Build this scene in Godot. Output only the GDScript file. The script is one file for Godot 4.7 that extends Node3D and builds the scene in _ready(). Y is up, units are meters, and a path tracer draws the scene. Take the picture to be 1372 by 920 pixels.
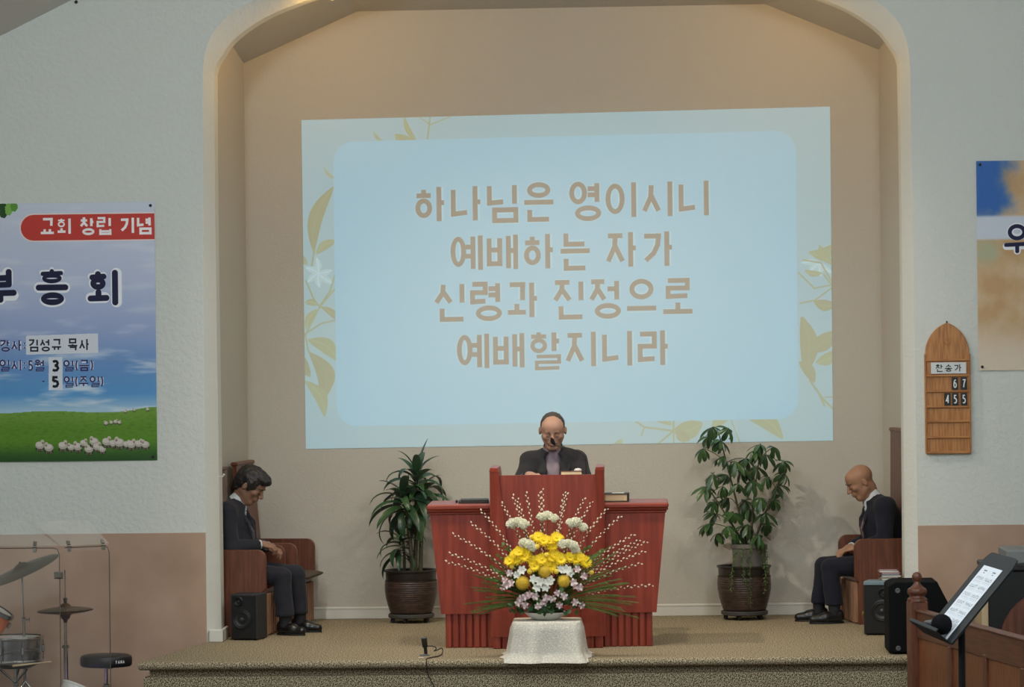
extends Node3D
# A church chancel: a recess behind a plastered arch, a projected verse, a pulpit with flowers, two seated men, drums and a music stand.
# Metres; y = 0 is the carpet of the stage, the nave floor lies at y = -0.5, the rear wall of the recess at z = 0.

const ALCOVE_COLOUR := Color(0.755, 0.735, 0.69)
const SLIDE_GAIN := 0.84
var M := {}

func _ready() -> void:
	# ---- camera
	var cam := Camera3D.new()
	cam.name = "camera"
	add_child(cam)
	cam.position = Vector3(0.443, 1.984, 26.0)
	cam.basis = Basis(Vector3.UP, atan(151.0 / 4810.0)) * Basis(Vector3(0, 0, 1), -0.0115)
	cam.fov = rad_to_deg(2.0 * atan(460.0 / 4810.0))
	cam.near = 0.1
	cam.far = 100.0
	cam.current = true
	# ---- surroundings: an indoor room, no sky reaches it
	var env := Environment.new()
	env.background_mode = Environment.BG_COLOR
	env.background_color = Color.BLACK
	env.tonemap_mode = Environment.TONE_MAPPER_LINEAR
	env.tonemap_exposure = 1.05
	env.sdfgi_enabled = true
	env.ssao_enabled = true
	env.ssil_enabled = true
	var we := WorldEnvironment.new()
	we.name = "environment"
	we.environment = env
	add_child(we)
	# ---- lamps
	build_materials()
	build_lamps()
	# ---- structure, then things
	build_room()
	build_wall_things()
	build_pulpit()
	build_seats()
	build_people()
	build_plants()
	build_flowers()
	build_sound()
	build_rail()
	build_drums()
	build_music_stand()

func build_lamps() -> void:
	# unseen globe pendants added down the nave to brighten its ceiling and front wall
	var cool := rgb8(236, 246, 252)
	var k := 0
	for z in [7.6, 12.0, 16.4, 20.8]:
		for x in [-2.4, 2.4]:
			var t := thing("added_globe_pendant", "added white glass globe lamp out of view under the nave ceiling", "pendant lamp", Vector3(x, 4.25, z), 0.0, "added globe lamps along the nave")
			var r := MB.new()
			r.tube([Vector3(0, 0.13, 0), Vector3(0, 5.9 - absf(x) * 0.484 - 4.25, 0)], [0.008, 0.008], 6)
			obj("hanging_rod", r.done(), M.iron, t)
			var c := MB.new()
			c.lathe([V(0.0, 0.115), V(0.05, 0.118), V(0.045, 0.145), V(0.0, 0.15)], 18)
			obj("cap", c.done(), M.iron, t)
			var g := MB.new()
			g.ball(Vector3.ZERO, Vector3(0.13, 0.13, 0.13), 24, 16)
			var gm := pm(Color.WHITE, 0.4)
			gm.emission_enabled = true
			gm.emission = cool
			gm.emission_energy_multiplier = 3.0
			obj("lamp_globe", g.done(), gm, t)
			var l := OmniLight3D.new()
			l.name = "added_globe_light_%d" % k
			add_child(l)
			l.position = Vector3(x, 4.25, z)
			l.light_color = cool
			l.light_energy = NAVE_ENERGY * (1.12 if x < 0.0 else 0.97)
			l.light_size = 0.12
			l.omni_range = 60.0
			l.omni_attenuation = 2.0
			l.shadow_enabled = true
			k += 1
	# warm bulbs under the head of the arch
	for e in [[Vector3(-1.50, 4.345, 1.86), ARCH_ENERGY], [Vector3(1.50, 4.345, 1.86), ARCH_ENERGY], [Vector3(-1.75, 4.48, 1.05), COVE_ENERGY], [Vector3(1.75, 4.48, 1.05), COVE_ENERGY]]:
		var p: Vector3 = e[0]
		var w := thing("warm_bulb", "small warm bulb hanging under the head of the arch" if p.z > 1.5 else "small warm bulb under the sloping ceiling of the recess", "lamp", p, 0.0, "warm bulbs of the recess")
		var hr := MB.new()
		hr.tube([Vector3(0, 0.04, 0), Vector3(0, 0.10, 0)], [0.008, 0.008], 6)
		obj("hanging_rod", hr.done(), M.white_trim, w)
		var wb := MB.new()
		wb.lathe([V(0.0, 0.026), V(0.02, 0.028), V(0.022, 0.06), V(0.0, 0.062)], 14)
		obj("socket", wb.done(), M.white_trim, w)
		var wt := MB.new()
		wt.ball(Vector3.ZERO, Vector3(0.035, 0.035, 0.035), 18, 12)
		var wm := pm(Color.WHITE, 0.5)
		wm.emission_enabled = true
		wm.emission = WARM
		wm.emission_energy_multiplier = 3.0
		obj("bulb", wt.done(), wm, w)
		var l := OmniLight3D.new()
		l.name = "warm_bulb_glow"
		add_child(l, true)
		l.position = p
		l.light_color = WARM
		l.light_energy = e[1]
		l.light_size = 0.03
		l.omni_range = 30.0
		l.omni_attenuation = 2.0
		l.shadow_enabled = true
	# two spotlights under the ridge, plus an added middle one to brighten the carpet
	for s in [[Vector3(-1.9, 4.80, 3.8), Vector3(0.9, 0.0, 1.0), SPOT_L], [Vector3(2.1, 4.75, 3.9), Vector3(-0.6, 0.0, 1.1), SPOT_R], [Vector3(0.15, 5.2, 4.2), Vector3(0.1, 0.0, 2.9), SPOT_ADDED]]:
		var at: Vector3 = s[0]
		var to: Vector3 = s[1]
		var f := (to - at).normalized()
		var t := thing("spotlight", "small white spotlight on a stem aimed down at the pulpit", "spotlight", at, 0.0, "spotlights before the arch")
		var bs := Basis.looking_at(f, Vector3.UP)
		var can := MB.new()
		can.lathe([V(0.0, -0.10), V(0.045, -0.10), V(0.06, -0.07), V(0.06, 0.05), V(0.055, 0.05), V(0.055, 0.02), V(0.0, 0.02)], 20, Transform3D(bs * Basis(Vector3.RIGHT, -PI / 2), Vector3.ZERO))
		obj("can", can.done(), M.white_trim, t)
		var st := MB.new()
		st.tube([Vector3(0, 0, 0), Vector3(0, 5.9 - absf(at.x) * 0.484 - at.y, 0)], [0.009, 0.009], 8)
		obj("stem", st.done(), M.white_trim, t)
		var bl2 := MB.new()
		bl2.lathe([V(0.0, 0.03), V(0.05, 0.03), V(0.045, 0.04), V(0.0, 0.045)], 18, Transform3D(bs * Basis(Vector3.RIGHT, -PI / 2), Vector3.ZERO))
		var bm := pm(Color.WHITE, 0.4)
		bm.emission_enabled = true
		bm.emission = SPOT_COLOUR
		bm.emission_energy_multiplier = 3.0
		obj("bulb", bl2.done(), bm, t)
		var sl := SpotLight3D.new()
		sl.name = "spot_beam"
		add_child(sl, true)
		sl.position = at + f * 0.09
		sl.basis = bs
		sl.spot_angle = 42.0 if absf(at.x) > 1.0 else 36.0
		sl.spot_angle_attenuation = 1.0
		sl.spot_range = 40.0
		sl.spot_attenuation = 2.0
		sl.light_size = 0.05
		sl.light_color = SPOT_COLOUR
		sl.light_energy = s[2]
		sl.shadow_enabled = true

const NAVE_ENERGY := 3.55
const COVE_ENERGY := 0.23
const ARCH_ENERGY := 0.26
const WARM := Color(1.0, 0.765, 0.40)
const SPOT_COLOUR := Color(1.0, 0.95, 0.88)
const SPOT_ADDED := 6.0  # added spot over the stage front, lifts the carpet
const SPOT_L := 8.6
const SPOT_R := 3.3

func build_materials() -> void:
	# plaster and paint
	var st := noise_tex(1024, 0.011, 4, 8, [[0.0, Color.BLACK], [0.42, Color(0.2, 0.2, 0.2)], [0.5, Color(0.55, 0.55, 0.55)], [0.56, Color(0.85, 0.85, 0.85)], [1.0, Color.WHITE]], FastNoiseLite.TYPE_SIMPLEX_SMOOTH, 30.0)
	var s := pm(rgb8(214, 216, 209), 0.85, 0.0, 0.3)
	s.uv1_triplanar = true
	s.uv1_world_triplanar = true
	s.uv1_scale = Vector3(1.6, 1.6, 1.6)
	s.heightmap_enabled = true
	s.heightmap_texture = st
	s.heightmap_scale = 0.15
	M.stucco = s
	var fine := noise_tex(512, 0.03, 3, 4, [])
	var a := pm(ALCOVE_COLOUR, 0.9, 0.0, 0.2)
	a.uv1_triplanar = true
	a.uv1_world_triplanar = true
	a.uv1_scale = Vector3(2.5, 2.5, 2.5)
	a.heightmap_enabled = true
	a.heightmap_texture = fine
	a.heightmap_scale = 0.12
	M.alcove = a
	var blot := noise_tex(512, 0.008, 3, 15, [[0.0, rgb8(170, 140, 119)], [0.40, rgb8(178, 148, 127)], [0.6, rgb8(182, 152, 131)], [1.0, rgb8(188, 159, 138)]])
	M.wainscot = tri_tex(pm(Color.WHITE, 0.7, 0.0, 0.35), blot, Vector3(0.5, 0.5, 0.5), true)
	M.white_trim = pm(rgb8(214, 211, 201), 0.5)
	M.ceiling = pm(rgb8(206, 206, 200), 0.9)
	M.nave_floor = pm(rgb8(74, 58, 47), 0.7)
	M.nave_rear = pm(rgb8(128, 100, 80), 0.8)
	# carpet: flecks of sand, olive and brown
	var cp := noise_tex(1024, 0.10, 3, 2, [[0.0, rgb8(58, 48, 36)], [0.36, rgb8(96, 84, 64)], [0.5, rgb8(144, 131, 107)], [0.64, rgb8(184, 171, 144)], [1.0, rgb8(216, 203, 176)]])
	var c := tri_tex(pm(Color.WHITE, 0.95, 0.0, 0.1), cp, Vector3(0.85, 0.85, 0.85), true)
	c.heightmap_enabled = true
	c.heightmap_texture = cp
	c.heightmap_scale = 0.15
	M.carpet = c
	# woods
	M.pulpit = wood(rgb8(120, 41, 27), rgb8(154, 62, 42), Vector3(3.2, 0.22, 3.2), 0.38, 3, 0.25)
	M.pulpit_h = wood(rgb8(120, 41, 27), rgb8(154, 62, 42), Vector3(0.4, 5.0, 4.0), 0.38, 4, 0.25)
	M.chair = wood(rgb8(84, 47, 32), rgb8(118, 68, 47), Vector3(5.0, 0.4, 5.0), 0.42, 6, 0.15)
	M.chair_h = wood(rgb8(84, 47, 32), rgb8(118, 68, 47), Vector3(0.4, 5.0, 5.0), 0.42, 7, 0.15)
	M.rail_panel = wood(rgb8(112, 66, 38), rgb8(150, 92, 56), Vector3(4.0, 0.5, 4.0), 0.45, 9, 0.1)
	M.oak = wood(rgb8(150, 94, 46), rgb8(192, 134, 78), Vector3(7.0, 0.6, 7.0), 0.5, 10)
	M.oak_h = wood(rgb8(150, 94, 46), rgb8(192, 134, 78), Vector3(0.6, 7.0, 7.0), 0.5, 12)
	M.slat = wood(rgb8(130, 92, 68), rgb8(164, 124, 96), Vector3(5.0, 0.4, 5.0), 0.45, 14)
	M.pale_wood = pm(rgb8(196, 172, 134), 0.5)
	# papers, leathers, plastics, metals
	M.paper = pm(rgb8(226, 226, 222), 0.8)
	M.page_edge = pm(rgb8(208, 186, 146), 0.75)
	M.black_leather = pm(rgb8(30, 27, 26), 0.5)
	M.red_leather = pm(rgb8(112, 42, 44), 0.5)
	M.black_plastic = pm(rgb8(26, 26, 27), 0.4)
	M.stand_black = pm(rgb8(34, 36, 38), 0.6, 0.0, 0.25)
	M.grey_plastic = pm(rgb8(96, 96, 98), 0.5)
	M.foam = pm(rgb8(28, 28, 30), 1.0, 0.0, 0.1)
	M.iron = pm(rgb8(52, 48, 44), 0.5, 0.6)
	M.chrome = pm(rgb8(182, 178, 174), 0.2, 1.0)
	M.chrome_dark = pm(rgb8(150, 152, 156), 0.22, 1.0)
	M.bronze = pm(rgb8(112, 90, 64), 0.45, 0.9)
	M.brass = pm(rgb8(186, 168, 90), 0.3, 0.9)
	M.drum_skin = pm(rgb8(222, 220, 212), 0.6)
	M.orange_gloss = pm(rgb8(206, 116, 74), 0.3)
	M.vinyl_black = pm(rgb8(24, 24, 26), 0.42)
	M.white_gloss = pm(rgb8(224, 222, 214), 0.25)
	M.speaker_body = pm(rgb8(38, 38, 40), 0.6)
	M.speaker_gloss = pm(rgb8(22, 22, 24), 0.3)
	M.speaker_cone = pm(rgb8(28, 28, 30), 0.55)
	M.speaker_shine = pm(rgb8(60, 60, 64), 0.15)
	M.carpet_black = pm(rgb8(22, 22, 23), 0.9, 0.0, 0.2)
	M.blue_grey = pm(rgb8(112, 130, 140), 0.5)
	M.grey_cloth = pm(rgb8(128, 130, 128), 0.8)
	var ac := pm(Color(0.96, 0.985, 0.97, 0.012), 0.03)
	ac.transparency = BaseMaterial3D.TRANSPARENCY_ALPHA
	M.acrylic = ac
	var ad := pm(Color(0.80, 0.79, 0.76, 0.20), 0.3)  # paler, partly see-through finish for the tilted sheets
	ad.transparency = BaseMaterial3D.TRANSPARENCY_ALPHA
	M.acrylic_pale = ad
	M.acrylic_edge = pm(rgb8(96, 82, 70), 0.3)
	# plants
	var pt := noise_tex(256, 0.03, 3, 6, [[0.0, rgb8(44, 33, 29)], [0.5, rgb8(66, 50, 43)], [1.0, rgb8(92, 72, 60)]])
	M.pot = tri_tex(pm(Color.WHITE, 0.4), pt, Vector3(2, 4, 2))
	M.pot_rim = pm(rgb8(44, 38, 36), 0.32)
	M.grey_pot = pm(rgb8(112, 106, 98), 0.75)
	M.soil = pm(rgb8(58, 44, 34), 0.95)
	M.dolly = pm(rgb8(66, 64, 62), 0.55)
	M.cane = pm(rgb8(70, 66, 46), 0.8)
	M.stalk = pm(rgb8(70, 92, 44), 0.6)
	M.twig = pm(rgb8(84, 52, 36), 0.8)
	M.catkin = pm(rgb8(232, 214, 190), 0.8)
	M.corn_leaf = [_leaf(rgb8(36, 66, 40), 0.35), _leaf(rgb8(52, 84, 46), 0.35)]
	M.umbrella_leaf = [_leaf(rgb8(42, 72, 34), 0.3), _leaf(rgb8(58, 90, 42), 0.32)]
	M.vine = _leaf(rgb8(86, 108, 60), 0.5)
	M.needle = [_leaf(rgb8(92, 124, 54), 0.5), _leaf(rgb8(120, 146, 72), 0.5)]
	M.dark_green = _leaf(rgb8(46, 78, 36), 0.4)
	M.bright_leaf = _leaf(rgb8(88, 128, 52), 0.35)
	M.mum_yellow = _leaf(rgb8(250, 214, 22), 0.6)
	M.pin_yellow = _leaf(rgb8(255, 222, 78), 0.6)
	M.pin_yellow.backlight = Color(0.5, 0.5, 0.4)
	M.bloom_white = _leaf(rgb8(250, 248, 232), 0.7)
	M.bloom_white.backlight = Color(0.7, 0.7, 0.62)
	M.lily_white = _leaf(rgb8(240, 238, 224), 0.6)
	M.lily_pink = _leaf(Color.WHITE, 0.6)
	M.lily_pink.vertex_color_use_as_albedo = true
	var lt := noise_tex(512, 0.14, 1, 3, [[0.0, rgb8(184, 176, 160)], [0.45, rgb8(216, 211, 198)], [0.6, rgb8(232, 228, 216)], [1.0, rgb8(240, 236, 226)]], FastNoiseLite.TYPE_CELLULAR)
	var lc := tri_tex(pm(Color.WHITE, 0.9), lt, Vector3(1.7, 1.7, 1.7))
	lc.heightmap_enabled = true
	lc.heightmap_texture = lt
	lc.heightmap_scale = 0.15
	M.lace = lc
	# clothes and hair
	M.suit_charcoal = _cloth(rgb8(46, 45, 47), 41)
	M.suit_slate = _cloth(rgb8(42, 42, 49), 42)
	M.suit_navy = _cloth(rgb8(32, 33, 43), 43)
	M.tie_dark = pm(rgb8(62, 58, 70), 0.6)
	var tt := noise_tex(128, 0.1, 1, 6, [[0.0, rgb8(40, 22, 26)], [0.5, rgb8(84, 40, 44)], [0.62, rgb8(150, 130, 124)], [1.0, rgb8(160, 140, 130)]])
	M.tie_red = tri_tex(pm(Color.WHITE, 0.6), tt, Vector3(12, 12, 12))
	M.hair_black = pm(rgb8(34, 31, 31), 0.55)
	M.hair_grey = pm(rgb8(62, 56, 52), 0.7)
	M.beard = pm(rgb8(124, 108, 98), 0.9)
	M.cushion = pm(rgb8(84, 70, 56), 0.85)
	M.shoe = pm(rgb8(24, 23, 24), 0.28)
	M.sole = pm(rgb8(20, 19, 19), 0.6)
	M.sock = pm(rgb8(30, 30, 33), 0.9)

func _leaf(c: Color, rough: float) -> StandardMaterial3D:
	var m := pm(c, rough)
	m.backlight_enabled = true
	m.backlight = Color(0.25, 0.25, 0.25)
	return m

func _cloth(c: Color, sd: int) -> StandardMaterial3D:
	var t := noise_tex(256, 0.2, 2, sd, [[0.0, c.darkened(0.25)], [0.5, c], [1.0, c.lightened(0.12)]])
	var m := tri_tex(pm(Color.WHITE, 0.85, 0.0, 0.25), t, Vector3(6, 6, 6))
	m.rim_enabled = true
	m.rim = 0.15
	return m

# ---------------------------------------------------------------- node helpers
var taken := {}

func numbered(called: String) -> String:
	var n: int = taken.get(called, 0)
	taken[called] = n + 1
	return called if n == 0 else "%s_%03d" % [called, n]

func tag(o: Node3D, label: String, category: String, group := "") -> Node3D:
	o.set_meta("label", label)
	o.set_meta("category", category)
	if group != "":
		o.set_meta("group", group)
	return o

func thing(called: String, label: String, category: String, at := Vector3.ZERO, turn := 0.0, group := "") -> Node3D:
	var o := Node3D.new()
	o.name = numbered(called)
	add_child(o)
	o.position = at
	o.rotation.y = turn
	return tag(o, label, category, group)

func obj(called: String, m: Mesh, material: Material, parent: Node = null, at := Vector3.ZERO) -> MeshInstance3D:
	var o := MeshInstance3D.new()
	o.mesh = m
	if material != null:
		o.material_override = material
	if parent == null:
		o.name = numbered(called)
		add_child(o)
	else:
		o.name = called
		parent.add_child(o, true)
	o.position = at
	o.cast_shadow = GeometryInstance3D.SHADOW_CASTING_SETTING_ON
	return o

func struct(called: String, m: Mesh, material: Material, at := Vector3.ZERO) -> MeshInstance3D:
	var o := obj(called, m, material, null, at)
	o.set_meta("kind", "structure")
	return o

# ---------------------------------------------------------------- materials
func pm(c: Color, rough := 0.7, metal := 0.0, spec := 0.5) -> StandardMaterial3D:
	var m := StandardMaterial3D.new()
	m.albedo_color = c
	m.roughness = rough
	m.metallic = metal
	m.metallic_specular = spec
	return m

func rgb8(r: float, g: float, b: float) -> Color:
	return Color(r / 255.0, g / 255.0, b / 255.0)

func noise_tex(size: int, freq: float, oct: int, seed_: int, ramp: Array, kind := FastNoiseLite.TYPE_SIMPLEX_SMOOTH, warp := 0.0) -> NoiseTexture2D:
	var n := FastNoiseLite.new()
	n.noise_type = kind
	n.seed = seed_
	n.frequency = freq
	n.fractal_octaves = oct
	if oct <= 1:
		n.fractal_type = FastNoiseLite.FRACTAL_NONE
	if warp > 0.0:
		n.domain_warp_enabled = true
		n.domain_warp_amplitude = warp
		n.domain_warp_frequency = freq * 0.6
	var t := NoiseTexture2D.new()
	t.width = size
	t.height = size
	t.seamless = true
	t.noise = n
	t.generate_mipmaps = false
	if ramp.size() > 0:
		var g := Gradient.new()
		var offs := PackedFloat32Array()
		var cols := PackedColorArray()
		for r in ramp:
			offs.append(r[0])
			cols.append(r[1])
		g.offsets = offs
		g.colors = cols
		t.color_ramp = g
	return t

func tri_tex(m: StandardMaterial3D, tex: Texture2D, scale_: Vector3, world := false) -> StandardMaterial3D:
	m.albedo_texture = tex
	m.uv1_triplanar = true
	m.uv1_world_triplanar = world
	m.uv1_scale = scale_
	return m

func wood(dark: Color, light: Color, scale_: Vector3, rough: float, seed_: int, coat := 0.0) -> StandardMaterial3D:
	var mid := dark.lerp(light, 0.55)
	var t := noise_tex(512, 0.012, 4, seed_, [[0.0, dark], [0.38, mid.lerp(dark, 0.35)], [0.5, mid], [0.62, mid.lerp(light, 0.5)], [1.0, light]], FastNoiseLite.TYPE_SIMPLEX_SMOOTH, 12.0)
	var m := tri_tex(pm(Color.WHITE, rough), t, scale_)
	if coat > 0.0:
		m.clearcoat_enabled = true
		m.clearcoat = coat
		m.clearcoat_roughness = 0.3
	return m

# ---------------------------------------------------------------- mesh building
class MB:
	var st := SurfaceTool.new()
	var grp := 0
	func _init() -> void:
		st.begin(Mesh.PRIMITIVE_TRIANGLES)
	func flat() -> void:
		st.set_smooth_group(-1)
	func smooth(g: int) -> void:
		st.set_smooth_group(g)
	func fresh() -> void:
		grp += 1
		st.set_smooth_group(grp)
	func tri(a: Vector3, b: Vector3, c: Vector3) -> void:
		st.add_vertex(a)
		st.add_vertex(b)
		st.add_vertex(c)
	func quad(a: Vector3, b: Vector3, c: Vector3, d: Vector3) -> void:
		tri(a, b, c)
		tri(a, c, d)
	# triangle turned so that its front looks along o
	func tro(a: Vector3, b: Vector3, c: Vector3, o: Vector3) -> void:
		if (a - c).cross(a - b).dot(o) >= 0.0:
			tri(a, b, c)
		else:
			tri(a, c, b)
	func quo(a: Vector3, b: Vector3, c: Vector3, d: Vector3, o: Vector3) -> void:
		tro(a, b, c, o)
		tro(a, c, d, o)
	func uvquad(a: Vector3, b: Vector3, c: Vector3, d: Vector3, o: Vector3, u0 := Vector2(0, 0), u1 := Vector2(1, 1)) -> void:
		var p := [a, b, c, d]
		var u := [Vector2(u0.x, u0.y), Vector2(u1.x, u0.y), Vector2(u1.x, u1.y), Vector2(u0.x, u1.y)]
		var order := [0, 1, 2, 0, 2, 3]
		if (a - c).cross(a - b).dot(o) < 0.0:
			order = [0, 2, 1, 0, 3, 2]
		for i in order:
			st.set_uv(u[i])
			st.add_vertex(p[i])
	# chamfered box
	func box(c: Vector3, s: Vector3, bev := 0.004, basis := Basis()) -> void:
		flat()
		var h := s * 0.5
		var b: float = minf(bev, minf(h.x, minf(h.y, h.z)) * 0.9)
		var ax := [Vector3(1, 0, 0), Vector3(0, 1, 0), Vector3(0, 0, 1)]
		for a in 3:
			var u: Vector3 = ax[(a + 1) % 3]
			var v: Vector3 = ax[(a + 2) % 3]
			var n: Vector3 = ax[a]
			var hu: float = h[(a + 1) % 3]
			var hv: float = h[(a + 2) % 3]
			for sg in [-1.0, 1.0]:
				var o: Vector3 = n * h[a] * sg
				quo(c + basis * (o + u * (hu - b) + v * (hv - b)), c + basis * (o - u * (hu - b) + v * (hv - b)), c + basis * (o - u * (hu - b) - v * (hv - b)), c + basis * (o + u * (hu - b) - v * (hv - b)), basis * (n * sg))
			# edges along n
			if b > 0.0:
				for su in [-1.0, 1.0]:
					for sv in [-1.0, 1.0]:
						var p1: Vector3 = u * hu * su + v * (hv - b) * sv
						var p2: Vector3 = u * (hu - b) * su + v * hv * sv
						var e: Vector3 = n * (h[a] - b)
						quo(c + basis * (p1 + e), c + basis * (p1 - e), c + basis * (p2 - e), c + basis * (p2 + e), basis * (u * su + v * sv))
		if b > 0.0:
			for sx in [-1.0, 1.0]:
				for sy in [-1.0, 1.0]:
					for sz in [-1.0, 1.0]:
						var k := Vector3(sx, sy, sz)
						tro(c + basis * (k * Vector3(h.x, h.y - b, h.z - b)), c + basis * (k * Vector3(h.x - b, h.y, h.z - b)), c + basis * (k * Vector3(h.x - b, h.y - b, h.z)), basis * k)
	# box between two corners
	func span(lo: Vector3, hi: Vector3, bev := 0.004) -> void:
		box((lo + hi) * 0.5, (hi - lo).abs(), bev)
	# eight-corner block: bottom ring then top ring, both in the same order round
	func block(lo: Array, hi: Array) -> void:
		flat()
		var mid := Vector3.ZERO
		for i in 4:
			mid += (lo[i] as Vector3) + (hi[i] as Vector3)
		mid /= 8.0
		for i in 4:
			var j := (i + 1) % 4
			quo(lo[i], lo[j], hi[j], hi[i], ((lo[i] + lo[j] + hi[i] + hi[j]) as Vector3) / 4.0 - mid)
		quo(lo[0], lo[1], lo[2], lo[3], ((lo[0] + lo[1] + lo[2] + lo[3]) as Vector3) / 4.0 - mid)
		quo(hi[0], hi[1], hi[2], hi[3], ((hi[0] + hi[1] + hi[2] + hi[3]) as Vector3) / 4.0 - mid)
	# turned shape: profile of (radius, y), bottom to top on the outside
	func lathe(prof: Array, seg := 24, xf := Transform3D(), split := 0.6) -> void:
		fresh()
		for i in prof.size() - 1:
			if i > 0:
				var d0: Vector2 = (prof[i] - prof[i - 1]).normalized()
				var d1: Vector2 = (prof[i + 1] - prof[i]).normalized()
				if d0.dot(d1) < cos(split):
					fresh()
			for j in seg:
				var t0 := TAU * j / seg
				var t1 := TAU * (j + 1) / seg
				var p0: Vector2 = prof[i]
				var p1: Vector2 = prof[i + 1]
				var a: Vector3 = xf * Vector3(p0.x * cos(t0), p0.y, p0.x * sin(t0))
				var b: Vector3 = xf * Vector3(p0.x * cos(t1), p0.y, p0.x * sin(t1))
				var c: Vector3 = xf * Vector3(p1.x * cos(t1), p1.y, p1.x * sin(t1))
				var d: Vector3 = xf * Vector3(p1.x * cos(t0), p1.y, p1.x * sin(t0))
				if p0.x > 1e-6:
					tri(a, b, d)
				if p1.x > 1e-6:
					tri(b, c, d)
	# tube along points with radii
	func tube(pts: Array, rad: Array, seg := 8, caps := true) -> void:
		fresh()
		var n := pts.size()
		var rings := []
		var up := Vector3.UP
		var last := Vector3.ZERO
		for i in n:
			var t: Vector3 = ((pts[mini(i + 1, n - 1)] as Vector3) - (pts[maxi(i - 1, 0)] as Vector3)).normalized()
			if i == 0:
				up = Vector3.UP if absf(t.y) < 0.9 else Vector3.RIGHT
				last = t.cross(up).normalized()
			var s := (last - t * last.dot(t)).normalized()
			last = s
			var v := t.cross(s).normalized()
			var ring := []
			var r: float = rad[mini(i, rad.size() - 1)]
			for j in seg:
				var a := TAU * j / seg
				ring.append((pts[i] as Vector3) + (s * cos(a) + v * sin(a)) * r)
			rings.append(ring)
		for i in n - 1:
			for j in seg:
				var k := (j + 1) % seg
				var o: Vector3 = (rings[i][j] + rings[i][k]) * 0.5 - pts[i]
				quo(rings[i][j], rings[i][k], rings[i + 1][k], rings[i + 1][j], o + Vector3(1e-7, 0, 0))
		if caps:
			flat()
			var d0: Vector3 = (pts[0] as Vector3) - (pts[1] as Vector3)
			var d1: Vector3 = (pts[n - 1] as Vector3) - (pts[n - 2] as Vector3)
			for j in seg:
				var k := (j + 1) % seg
				tro(pts[0], rings[0][j], rings[0][k], d0)
				tro(pts[n - 1], rings[n - 1][j], rings[n - 1][k], d1)
	# flat outline pushed out to a thickness: local x,y outline; z from z0 to z1
	func prism(poly: PackedVector2Array, z0: float, z1: float, xf := Transform3D(), bev := 0.0) -> void:
		flat()
		var pl := poly
		if Geometry2D.is_polygon_clockwise(pl):
			pl = pl.duplicate()
			pl.reverse()
		var inner := pl
		if bev > 0.0:
			var off := Geometry2D.offset_polygon(pl, -bev, Geometry2D.JOIN_MITER)
			if off.size() == 1 and off[0].size() == pl.size():
				inner = off[0]
				if Geometry2D.is_polygon_clockwise(inner):
					inner.reverse()
				# line the two rings up
				var best := 0
				for i in inner.size():
					if inner[i].distance_to(pl[0]) < inner[best].distance_to(pl[0]):
						best = i
				var turned := PackedVector2Array()
				for i in inner.size():
					turned.append(inner[(i + best) % inner.size()])
				inner = turned
			else:
				bev = 0.0
		var ids := Geometry2D.triangulate_polygon(inner)
		for s in [0, 1]:
			var z := z0 if s == 0 else z1
			for i in range(0, ids.size(), 3):
				var q := []
				for k in 3:
					var p := inner[ids[i + k]]
					q.append(xf * Vector3(p.x, p.y, z))
				tro(q[0], q[1], q[2], xf.basis * Vector3(0, 0, -1 if s == 0 else 1))
		var n := pl.size()
		var zz := [z0, z0 + bev, z1 - bev, z1]
		for i in n:
			var j := (i + 1) % n
			var e := pl[j] - pl[i]
			var o: Vector3 = xf.basis * Vector3(e.y, -e.x, 0)
			quo(xf * Vector3(pl[i].x, pl[i].y, zz[1]), xf * Vector3(pl[j].x, pl[j].y, zz[1]), xf * Vector3(pl[j].x, pl[j].y, zz[2]), xf * Vector3(pl[i].x, pl[i].y, zz[2]), o)
			if bev > 0.0:
				quo(xf * Vector3(pl[i].x, pl[i].y, zz[1]), xf * Vector3(pl[j].x, pl[j].y, zz[1]), xf * Vector3(inner[j].x, inner[j].y, zz[0]), xf * Vector3(inner[i].x, inner[i].y, zz[0]), o + xf.basis * Vector3(0, 0, -e.length()))
				quo(xf * Vector3(pl[i].x, pl[i].y, zz[2]), xf * Vector3(pl[j].x, pl[j].y, zz[2]), xf * Vector3(inner[j].x, inner[j].y, zz[3]), xf * Vector3(inner[i].x, inner[i].y, zz[3]), o + xf.basis * Vector3(0, 0, e.length()))
	# ellipsoid
	func ball(c: Vector3, r: Vector3, seg := 12, rings := 8, basis := Basis()) -> void:
		fresh()
		for i in rings:
			var p0 := PI * i / rings - PI / 2
			var p1 := PI * (i + 1) / rings - PI / 2
			for j in seg:
				var t0 := TAU * j / seg
				var t1 := TAU * (j + 1) / seg
				var a := c + basis * (r * Vector3(cos(p0) * cos(t0), sin(p0), cos(p0) * sin(t0)))
				var b := c + basis * (r * Vector3(cos(p0) * cos(t1), sin(p0), cos(p0) * sin(t1)))
				var d := c + basis * (r * Vector3(cos(p1) * cos(t0), sin(p1), cos(p1) * sin(t0)))
				var e := c + basis * (r * Vector3(cos(p1) * cos(t1), sin(p1), cos(p1) * sin(t1)))
				if i > 0:
					tri(a, b, d)
				if i < rings - 1:
					tri(b, e, d)
	func done(tangents := false) -> ArrayMesh:
		st.generate_normals()
		if tangents:
			st.generate_tangents()
		return st.commit()

func arc(c: Vector2, r: Vector2, a0: float, a1: float, n: int) -> PackedVector2Array:
	var o := PackedVector2Array()
	for i in n + 1:
		var a := deg_to_rad(lerpf(a0, a1, float(i) / n))
		o.append(c + Vector2(cos(a) * r.x, sin(a) * r.y))
	return o

func bez(a: Vector3, b: Vector3, c: Vector3, n: int) -> Array:
	var o := []
	for i in n + 1:
		var t := float(i) / n
		o.append(a.lerp(b, t).lerp(b.lerp(c, t), t))
	return o

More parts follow.
